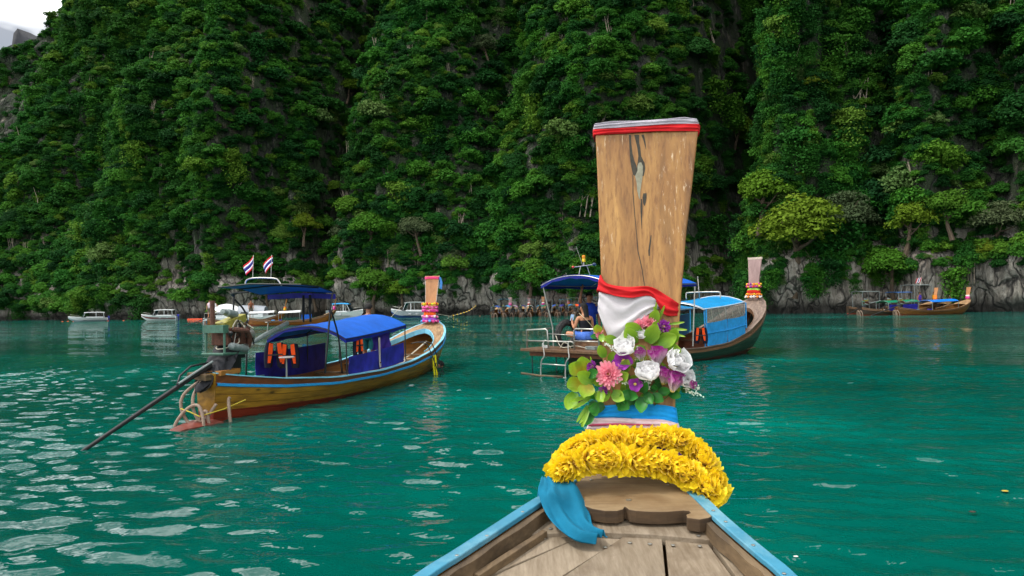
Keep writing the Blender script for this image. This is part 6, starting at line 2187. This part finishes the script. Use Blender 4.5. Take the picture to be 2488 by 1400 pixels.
# right-hand group
far_longtail(at(2178, 766, 80), R(72), 'brown longtail boat with bright blue canopy, nearest the right end of the bay', M_HB1, M_ROYAL and cloth('azure_tarp', '#1478dc', .45), (4.4, 8.6), L=11.5, seed=1, tail_dx=-.9)
far_longtail(at(2092, 768, 81), R(76), 'brown longtail boat with dark green canopy and long tail shaft at the right shore', M_HB2, M_GRNT, (3.0, 7.4), L=11.0, seed=2, tail_dx=.5, tarps=((3, 7, 1, M_PURPB),))
far_longtail(at(2150, 764, 85), R(70), 'longtail boat with a flat blue awning on posts behind the green canopied one', M_HB2, None, L=11.5, seed=3, awning=(cloth('dull_blue_tarp', '#2f5f9a', .5), 1.2, 3.6, 2.7), eng=True, prow_c=M_PROWL)
far_longtail(at(2196, 763, 87), R(66), 'longtail boat with a tall grey frame and flag behind the bright blue canopied one', M_HB1, None, L=10.5, seed=4, awning=(M_GREYP, .8, 4.2, 3.6), eng=True, prow_c=M_PROWR)
far_longtail(at(2060, 763, 90), R(74), 'longtail boat with thin pale awning, leftmost of the group at the right shore', M_HB2, None, L=10.5, seed=6, awning=(M_GREYP, 1.5, 4.4, 2.9), eng=False, prow=False)
# two boats bow to the right beside the white cruiser
far_longtail(at(505, 788, 86), R(82), 'longtail boat with white canopy, bow towards the yellow boat flags', M_HB3, M_WHT, (5.2, 8.2), L=9.6, seed=7, prow_c=wood('orange_prow', '#c08038', '#8a541e', (9, 9, .8), .5), tail_dx=.4)
far_longtail(at(606, 786, 84), R(82), 'longtail boat with white and blue canopies, bow behind the black awning pole', M_HB3, M_WHT, (3.6, 6.2), L=10.4, seed=8, prow_c=MATS['orange_prow'], eng=False, tarps=((6.4, 7.6, 1, M_ROYAL),))
# row of sterns under the cliff
ROWC = [(M_ROYAL, 'dark blue canopy', M_HB2), (M_LTB, 'light blue canopy', M_HB1), (M_PINKT, 'pinkish canopy', M_HB2), (M_ROYALD, 'navy canopy', M_HB2), (M_WHT, 'white canopy', M_HB1), (M_SKYT, 'sky blue canopy', M_HB3), (M_GRNT, 'green canopy', M_HB2), (M_ROYAL, 'royal blue canopy', M_HB1), (M_PURPB, 'violet canopy', M_HB2), (M_LTB, 'pale blue canopy', M_HB2), (M_ORANGE, 'orange canopy', M_HB1), (M_SKYT, 'turquoise canopy', M_HB2)]
ORD = ['first', 'second', 'third', 'fourth', 'fifth', 'sixth', 'seventh', 'eighth', 'ninth', 'tenth', 'eleventh', 'twelfth']
for i in range(12):
    px = 1198 + i * 22 + (i % 3) * 2
    p = at(px, 768, 108 + (i % 3) * 1.2)
    p.z = 0
    cm, cl, hm = ROWC[i]
    far_longtail(p, R(4 - i * .8 + (i % 2) * 3), 'moored longtail boat with %s, %s from the left in the row of sterns' % (cl, ORD[i]), hm, cm, (2.6 + (i % 2), 6.8), L=10.0 + (i * 7 % 5) * .4, hb=.58, prow=(i in (1, 4, 6, 9)), prow_c=(M_PROWL, M_PROWR, MATS['orange_prow'])[i % 3], seed=20 + i, tail_dx=(-1.3, .9, -.7, 1.4, -1.2, .8, -1.0, 1.1)[i % 8],
                 awning=((cloth('teal_tarp', '#1d7f96', .5) if i % 3 else M_GREYP, 1.0, 3.0, 2.6 + .2 * (i % 2)) if i in (1, 3, 4, 6, 8, 9, 11) else None), group='row of longtail sterns under the cliff')
for o in COL.objects:
    if o.get('group') in ('longtail boats', 'row of longtail sterns under the cliff') and o.location.y > 60:
        o.location.z = 0

def speedboat(loc, heading, label, L=9.0, W=2.7, stripe=None, roof=None, cabin=True, hull_m=None, low=None, name='speedboat', motors=2):
    r = empty(name, loc, heading, label, 'boat', 'speedboats')
    hm = hull_m or M_WHT
    def sec(y):
        t = y / L
        hbw = W / 2 * (1 if t < .55 else max(.02, (1 - ((t - .55) / .45) ** 2.0)) ** .8)
        gz = .95 + .55 * t ** 2
        kz = -.35 + (1.3 * max(0, (t - .7) / .3) ** 2)
        return hbw, gz, kz
    ys = [L * i / 18 for i in range(19)]
    for side in (-1, 1):
        bands = [(0, .45, low or hm), (.45, .72, stripe or hm), (.72, 1.0, hm)]
        for a, b, m in bands:
            rows = []
            for y in ys:
                hbw, gz, kz = sec(y)
                row = []
                for q in (a, (a + b) / 2, b):
                    row.append(Vector((side * hbw * (q ** .6) * (.82 + .18 * q), y, kz + (gz - kz) * q)))
                rows.append(row)
            mb = MB()
            mb.slab(rows, (-side * .03, 0, 0))
            mb.build('hull_side' if b > .5 else 'hull_bottom', m, r, smooth=True)
    mb = MB()
    mb.slab([[Vector((-sec(y)[0] * .98, y, sec(y)[1] + .01)), Vector((0, y, sec(y)[1] + .10)), Vector((sec(y)[0] * .98, y, sec(y)[1] + .01))] for y in ys if y > L * .62], (0, 0, -.06))
    mb.build('fore_deck', M_WHT, r, smooth=True)
    hbw, gz, kz = sec(0)
    MB().prism([(-hbw, 0, kz + .3), (hbw, 0, kz + .3), (hbw, 0, gz), (-hbw, 0, gz)], (0, .06, 0)).build('transom', M_WHT, r)
    MB().box((0, L * .32, .45), (W * .9, L * .62, .05)).build('cockpit_floor', M_GREYP, r)
    # hard top on pillars with raked windscreen
    y0, y1, zr = L * .08, L * .60, 2.55
    mb = MB()
    mb.slab([[Vector((x * W * .46, y0 + (y1 - y0) * u, zr + .10 * (1 - x * x) + .10 * math.sin(u * math.pi))) for x in (-1, -.5, 0, .5, 1)] for u in (0, .25, .5, .75, 1)], (0, 0, -.12))
    mb.build('hard_top', roof or M_WHT, r, smooth=True, bevel=.03)
    for x in (-1, 1):
        for y, dy in ((y0 + .3, -.15), (y0 + 2.2, 0), (y1 - .3, .55)):
            MB().bar((x * W * .44, y, zr - .05), (x * W * .46, y + dy, 1.1), .10, .06).build('pillar', M_WHT, r)
    mb = MB()
    mb.slab([[Vector((-W * .42, y1 - .25, zr - .12)), Vector((0, y1 - .1, zr - .08)), Vector((W * .42, y1 - .25, zr - .12))], [Vector((-W * .44, y1 + .45, 1.25)), Vector((0, y1 + .75, 1.28)), Vector((W * .44, y1 + .45, 1.25))]], (0, .03, 0))
    mb.build('windscreen', paint('dark_glass', '#1b2730', .1, .2, 3), r)
    for x in (-1, 1):
        MB().bar((x * W * .46, L * .12, 1.15), (x * W * .46, L * .55, 1.22), .06, .25).build('side_coaming', M_WHT, r, bevel=.02)
    for k in range(4):
        MB().box(((-1) ** k * .6, L * (.15 + .1 * k), .75), (.9, .5, .5)).build('seat', paint('seat_vinyl', '#b8bcc0', .5), r, bevel=.05)
    for k in range(motors):
        x = (k - (motors - 1) / 2) * .7
        mb = MB()
        mb.box((x, -.25, 1.15), (.42, .5, .55))
        mb.bar((x, -.3, .95), (x, -.3, -.3), .16, .24)
        mb.build('outboard_motor', paint('blue_motor', '#2530a0', .4) if k == 0 else M_GREYP, r, bevel=.05)
    MB().tube([(-W * .35, L * .72, 1.75), (-.35, L * .92, 1.95), (0, L * .96, 2.0), (.35, L * .92, 1.95), (W * .35, L * .72, 1.75)], .025, 6).build('bow_rail', M_STEEL, r, smooth='all')
    return r
def sea(px, depth):
    p = at(px, 760, depth)
    p.z = 0
    return p
M_LOW = paint('pale_grey_blue_hull', '#9fb4bc', .35, .1, 3)
_a = speedboat(sea(262, 139), R(-120), 'white speedboat with pale grey hull moored furthest left under the cliff', 10.0, 3.0, low=M_LOW)
_b = speedboat(sea(432, 137), R(-95), 'white speedboat with a dark red stripe, second from the left', 9.0, 2.7, stripe=paint('dark_red_stripe', '#7a1f1c', .4), low=M_WHT)
_a.scale = (.68,) * 3
_b.scale = (.78,) * 3
speedboat(sea(1040, 118), R(-82), 'grey white speedboat with blue keel behind the yellow boat prow', 6.6, 2.4, roof=M_GREYP, low=paint('blue_keel', '#274a86', .4), hull_m=paint('light_grey_grp', '#b3bcc0', .35))
speedboat(sea(800, 122), R(88), 'low white launch with a small blue top near the blue canopy', 6.0, 2.2, roof=M_LTB)
MB_ = MB()
# white cruiser with rounded cabin
cr = empty('cruiser', sea(502, 92), R(86), 'large white cruiser with rounded grey roof and teal hull, behind the yellow boat engine', 'boat')
def cruiser():
    L, W = 12.5, 3.6
    ys = [L * i / 20 for i in range(21)]
    def sec(y):
        t = y / L
        return W / 2 * (1 if t < .6 else max(.03, 1 - ((t - .6) / .4) ** 2.2) ** .8), 1.25 + .35 * t ** 2
    for side in (-1, 1):
        for a, b, m in ((-.4, .62, paint('teal_hull', '#2c6474', .35, .2, 3)), (.62, 1.0, M_WHT)):
            rows = []
            for y in ys:
                h, g = sec(y)
                rows.append([Vector((side * h * (.85 + .15 * max(q, 0)), y, g * q)) for q in (a, (a + b) / 2, b)])
            mb = MB()
            mb.slab(rows, (-side * .04, 0, 0))
            mb.build('hull_side', m, cr, smooth=True)
    mb = MB()
    mb.slab([[Vector((-sec(y)[0], y, sec(y)[1])), Vector((sec(y)[0], y, sec(y)[1]))] for y in ys], (0, 0, -.08))
    mb.build('deck', M_WHT, cr)
    MB().prism([(-W / 2, 0, -.4), (W / 2, 0, -.4), (W / 2, 0, 1.25), (-W / 2, 0, 1.25)], (0, .06, 0)).build('transom', M_WHT, cr)
    # two shells of roof: white one aft, grey one forward
    for (y0, y1, z, m, nm) in ((1.6, 6.6, 3.75, M_WHT, 'cabin_roof'), (5.9, 10.6, 3.45, paint('silver_roof', '#8d949c', .4, .1, 2), 'fore_roof')):
        rows = []
        for i in range(9):
            u = i / 8
            y = y0 + (y1 - y0) * u
            e = math.sin(math.pi * min(1, (.18 + .82 * u) if nm == 'cabin_roof' else (1 - .80 * u * .9))) if nm == 'cabin_roof' else 1 - .25 * u * u
            zz = 1.9 + (z - 1.9) * (max(.15, e) ** .5)
            rows.append([Vector((x * W * .47, y, 1.9 + (zz - 1.9) * (1 - abs(x) ** 2.6))) for x in (-1, -.85, -.55, 0, .55, .85, 1)])
        mb = MB()
        mb.slab(rows, (0, 0, -.06))
        mb.build(nm, m, cr, smooth=True)
    for y0, y1 in ((2.2, 4.0), (4.2, 6.0), (6.4, 8.0), (8.2, 9.6)):
        for x in (-1, 1):
            MB().prism([(x * W * .475, y0, 1.75), (x * W * .475, y1, 1.75), (x * W * .46, y1 - .25, 2.25), (x * W * .46, y0 + .25, 2.25)], (x * .03, 0, 0)).build('window', paint('dark_glass', '#1b2730', .1), cr)
    for x in (-1, 1):
        MB().box((x * W * .46, 6.0, 1.55), (.06, 9.0, .7)).build('cabin_side', M_WHT, cr)
        MB().tube([(x * W * .45, .2, 1.3), (x * W * .45, .2, 2.1), (x * W * .45, 1.6, 2.1)], .03, 6).build('deck_rail', M_STEEL, cr)
    MB().tube([(-W * .45, .2, 2.1), (W * .45, .2, 2.1)], .03, 6).build('deck_rail', M_STEEL, cr)
cruiser()
cr.scale = (.74,) * 3
# people far away
def far_person(loc, heading, shirt, label, h=1.0):
    pm = stand_pose(h, 'down')
    o = body('person', loc, heading, pm, M_SKIN, label, (0, 1, 0))
    dress_up(o, shirt, cloth('khaki_shorts', '#6a6154'), h)
    return o
far_person(local(cr, (.45, .55, .95)), R(180), cloth('pale_pink_shirt', '#d9c3cc'), 'person in a pale pink shirt, the left one of two on the cruiser stern')
far_person(local(cr, (.4, 1.2, .95)), R(170), cloth('white_shirt', '#dcdad6'), 'person in a white shirt, the right one of two on the cruiser stern', .95)
far_person(local(cr, (1.2, 6.2, .98)), R(150), cloth('brown_shirt', '#7a4a34'), 'person in brown standing along the cruiser rail', .95)
r1 = [o for o in COL.objects if str(o.get('label', '')).startswith('longtail boat with a tall grey frame')][0]
far_person(local(r1, (.5, 2.4, .35)), R(160), cloth('purple_shirt', '#4b3aa0'), 'person in a purple shirt under the tall grey frame')
far_person(local(r1, (.5, 5.2, .45)), R(190), cloth('yellow_shirt', '#e0b81c'), 'person in a yellow shirt next to the tall grey frame', .95)
f = empty('flag', local(r1, (.2, 3.0, 3.55)), 0, 'small striped flag on the tall grey frame at the right shore', 'flag')
MB().tube([(0, 0, 0), (.25, 0, 1.1)], .02, 5).build('flag_pole', M_STEEL, f)
for k, c_ in enumerate(('#c8202c', '#e8e6ea', '#2a2a78', '#e8e6ea', '#c8202c')):
    MB().slab([[Vector((.22 - .12 * k, 0, 1.05 - .02 * k)), Vector((.10 - .12 * k, 0, 1.05 - .02 * k))], [Vector((.0 - .12 * k, .05, .35)), Vector((-.12 - .12 * k, .05, .33))]], (0, .02, 0)).build('flag_stripe', cloth('flag_' + c_[1:], c_), f)
# swimmers in orange vests along the left shore
SW = [(152, 139, 'leftmost of all, left of the furthest white speedboat'), (165, 141, 'second from the left beside the furthest white speedboat'), (179, 138, 'third from the left, at the bow of the furthest speedboat'), (262, 136, 'at the motors of the furthest white speedboat'), (300, 137, 'alone between the two left speedboats'),
      (1090, 121, None), (1100, 121, None), (1166, 119, None)]
def swimmer(px, d, label, vest_m):
    loc = sea(px, d)
    loc.z = .04
    o = body('person', loc, R(random.uniform(0, 360)), sp, M_SKIN, label, (0, 1, .1))
    if vest_m:
        shell('life_vest', vest_m, o, [((0, -.10, -.36), .15, .14), ((0, -.06, -.2), .20, .17), ((0, -.03, -.06), .17, .15), ((0, 0, .0), .11, .11)])
for px, d, l in SW:
    if l:
        swimmer(px, d, 'swimmer in an orange vest, ' + l, M_ORANGE)
swimmer(1090, 121, 'swimmer under the central cliff, the left one of a pair', None)
swimmer(1100, 121, 'swimmer under the central cliff, the right one of a pair', None)
swimmer(1166, 119, 'lone swimmer left of the row of longtail sterns', None)
fl = empty('float_line', sea(458, 135), 0, 'line of orange floats beside the red striped speedboat', 'floats')
flm = MB().ball((0, 0, .05), (.30, .16, .16), 8, 6).mesh('float', paint('orange_float', '#f0501c', .5), 'all')
for k in range(7):
    place(flm, 'float', fl, (k * .42, .1 * math.sin(k), 0))
MB().tube([(k * .42, .1 * math.sin(k), .02) for k in range(7)], .03, 5).build('float_rope', M_ROPEW, fl)
# mooring line with yellow floats by the cliff
ml = empty('mooring_line', sea(1095, 121), 0, 'mooring rope with small yellow floats rising to the central cliff', 'rope')
b0 = ml.location
pts = [Vector((0, 0, .05)), at(1120, 762, 121) - b0, at(1140, 755, 122) - b0, at(1155, 744, 124) - b0]
MB().tube(spline(pts, 6), .035, 5).build('rope', M_ROPEW, ml, smooth='all')
fm = MB().ball((0, 0, 0), .12, 7, 5).mesh('float', M_YEB, 'all')
for p in spline(pts, 3)[1:]:
    place(fm, 'float', ml, p)
MB().tube([Vector((0, 0, .05)), at(1040, 768, 119) - b0 + Vector((0, 0, .6))], .03, 5).build('rope', M_ROPEW, ml)
an = empty('mooring_line', sea(945, 112), 0, 'pale rope running from the grey white speedboat bow into the water', 'rope')
MB().tube([Vector((0, 0, -.1)), at(976, 744, 117) - an.location], .04, 5).build('rope', M_ROPEW, an)
# seaweed, leaves and small litter afloat on the near water
lit = MB().ball((0, 0, .005), (.05, .035, .008), 7, 4)
for nm, px, py, m, lab, s_ in (('floating_leaf', 1772, 1007, paint('dead_leaf', '#3a2a18', .8), 'dark dead leaf afloat right of the blue prow wrap', 1.3), ('floating_leaf', 2442, 1198, paint('yellow_leaf', '#b59a30', .7), 'small yellow leaf afloat near the right edge', .9), ('floating_leaf', 2363, 1249, MATS['dead_leaf'], 'small brown leaf afloat at the lower right', .8), ('foam_clump', 1934, 1358, paint('foam_white', '#d8d2c8', .8), 'whitish clump of foam afloat right of the cyan rail', .5)):
    d = ray(px, py)
    p = EYE + d * (-EYE.z / d.z)
    o = lit.build(nm, m, smooth='all')
    o.location = p + Vector((0, 0, .02)); o.scale = (s_, s_, s_)
    tag(o, lab, 'debris')
# ================================================================ single trees that stand out of the jungle
def make_trees():
    rng = np.random.default_rng(77)
    s_in = np.interp([-50, 2560], _px_s, _sl)
    s = rng.uniform(s_in[0], s_in[1], 60000)
    v = rng.uniform(.01, 1.0, 60000)
    P, _, _ = cliff(s, v)
    qx, qy = proj(P)
    kinds = {'y': [crown_mesh('yellow_green_crown', 301, M_YEL, 40, 150, 1.05, 0.053), crown_mesh('yellow_green_crown', 302, M_YEL, 38, 150, 0.95, 0.058)],
             'l': [crown_mesh('light_green_crown', 303, M_LITE, 40, 150, 1.00, 0.053), crown_mesh('light_green_crown', 304, M_LITE, 36, 150, 0.85, 0.058)],
             'g': [crown_mesh('grey_green_crown', 305, M_GREY, 40, 150, 1.05, 0.048), crown_mesh('grey_green_crown', 306, M_GREY, 38, 150, 0.90, 0.053)]}
    def trunk(seed):
        r_ = random.Random(seed)
        mb = MB()
        mb.tube([(0, 0, -1.5), (.05, 0, -.9), (-.03, .04, -.3), (0, 0, .2)], [.10, .075, .06, .04], 7)
        for k in range(5):
            a = r_.uniform(0, 6.28)
            d = Vector((math.cos(a), math.sin(a), r_.uniform(.3, .9)))
            z = r_.uniform(-.7, 0)
            mb.tube([(0, 0, z), d * .3 + Vector((0, 0, z)), d * .6 + Vector((0, 0, z + .1))], [.04, .028, .012], 5)
        return mb.mesh('trunk', M_BARK, True)
    tr = [trunk(k) for k in range(3)]
    T = [(1940, 570, 6.4, 'y', 'large yellow green tree to the right of the dark boat prow'), (1862, 478, 4.6, 'y', 'tall pale yellow tree above the dark boat prow'), (1822, 540, 2.6, 'y', 'small yellowish tree just right of the near prow board'),
         (890, 560, 4.6, 'l', 'pale green tree crown above the royal blue canopy'), (838, 560, 3.4, 'g', 'brownish grey tree left of the pale crown above the blue canopy'), (972, 700, 2.8, 'y', 'yellow bush low on the cliff left of the yellow boat prow'),
         (2392, 606, 1.6, 'y', 'bright yellow bush near the right edge'), (2222, 535, 3.4, 'y', 'tall pale yellow tree above the bright blue far canopy'), (2300, 500, 3.2, 'l', 'light green tree below the bare rock at the right edge'),
         (2160, 660, 4.0, 'l', 'light green tree overhanging the boats at the right shore'), (2062, 525, 4.6, 'g', 'large grey green tree right of the yellow green one'), (735, 545, 3.4, 'y', 'yellow green tree at the foot of the dark gully'),
         (745, 690, 3.8, 'l', 'light green tree low behind the yellow boat awning'), (1100, 650, 3.0, 'l', 'lime green tree above the yellow boat prow'), (1095, 620, 2.0, 'g', 'small greyish tree above the lime green one'), (1980, 208, 1.7, 'y', 'small golden crown high on the right-hand cliff'),
         (910, 690, 4.2, 'l', 'light green tree low over the royal blue canopy'), (1300, 660, 3.4, 'l', 'light green tree above the blue stern awning'), (1180, 120, 3.2, 'g', 'grey green tree below the dark rock high in the middle'), (2420, 540, 3.6, 'g', 'grey green tree under the bare rock near the right edge'),
         (860, 215, 3.0, 'y', 'yellowish tree high to the right of the dark gully'), (1010, 560, 3.6, 'g', 'grey green tree halfway up in the middle of the cliff'), (640, 690, 3.2, 'g', 'grey green tree behind the flags'), (1790, 330, 3.4, 'y', 'yellowish tree right of the head of the near prow board')]
    for i, (px, py, r_, k, lab) in enumerate(T):
        j = int(np.argmin((qx - px) ** 2 + (qy - py) ** 2))
        p = Vector(P[j])
        d = (EYE - p)
        d.z = 0
        d.normalize()
        c = p + d * r_ * .55
        o = empty('tree', c - Vector((0, 0, r_ * .4)), 0, lab, 'tree', 'single trees on the cliff')
        place(kinds[k][i % 2], 'crown', o, (0, 0, r_ * .4), (0, 0, i * 1.3), r_)
        place(tr[i % 3], 'trunk', o, (0, 0, r_ * .4), (0.25 * math.cos(i), .25 * math.sin(i), i), r_)
make_trees()
# ---------------------------------------------------------------- bring everything to metres
_S = Matrix.Scale(METRE, 4)
for o in COL.objects:
    if o.parent is None and o.type not in ('CAMERA', 'LIGHT'):
        o.location = o.location * METRE
        o.scale = o.scale * METRE
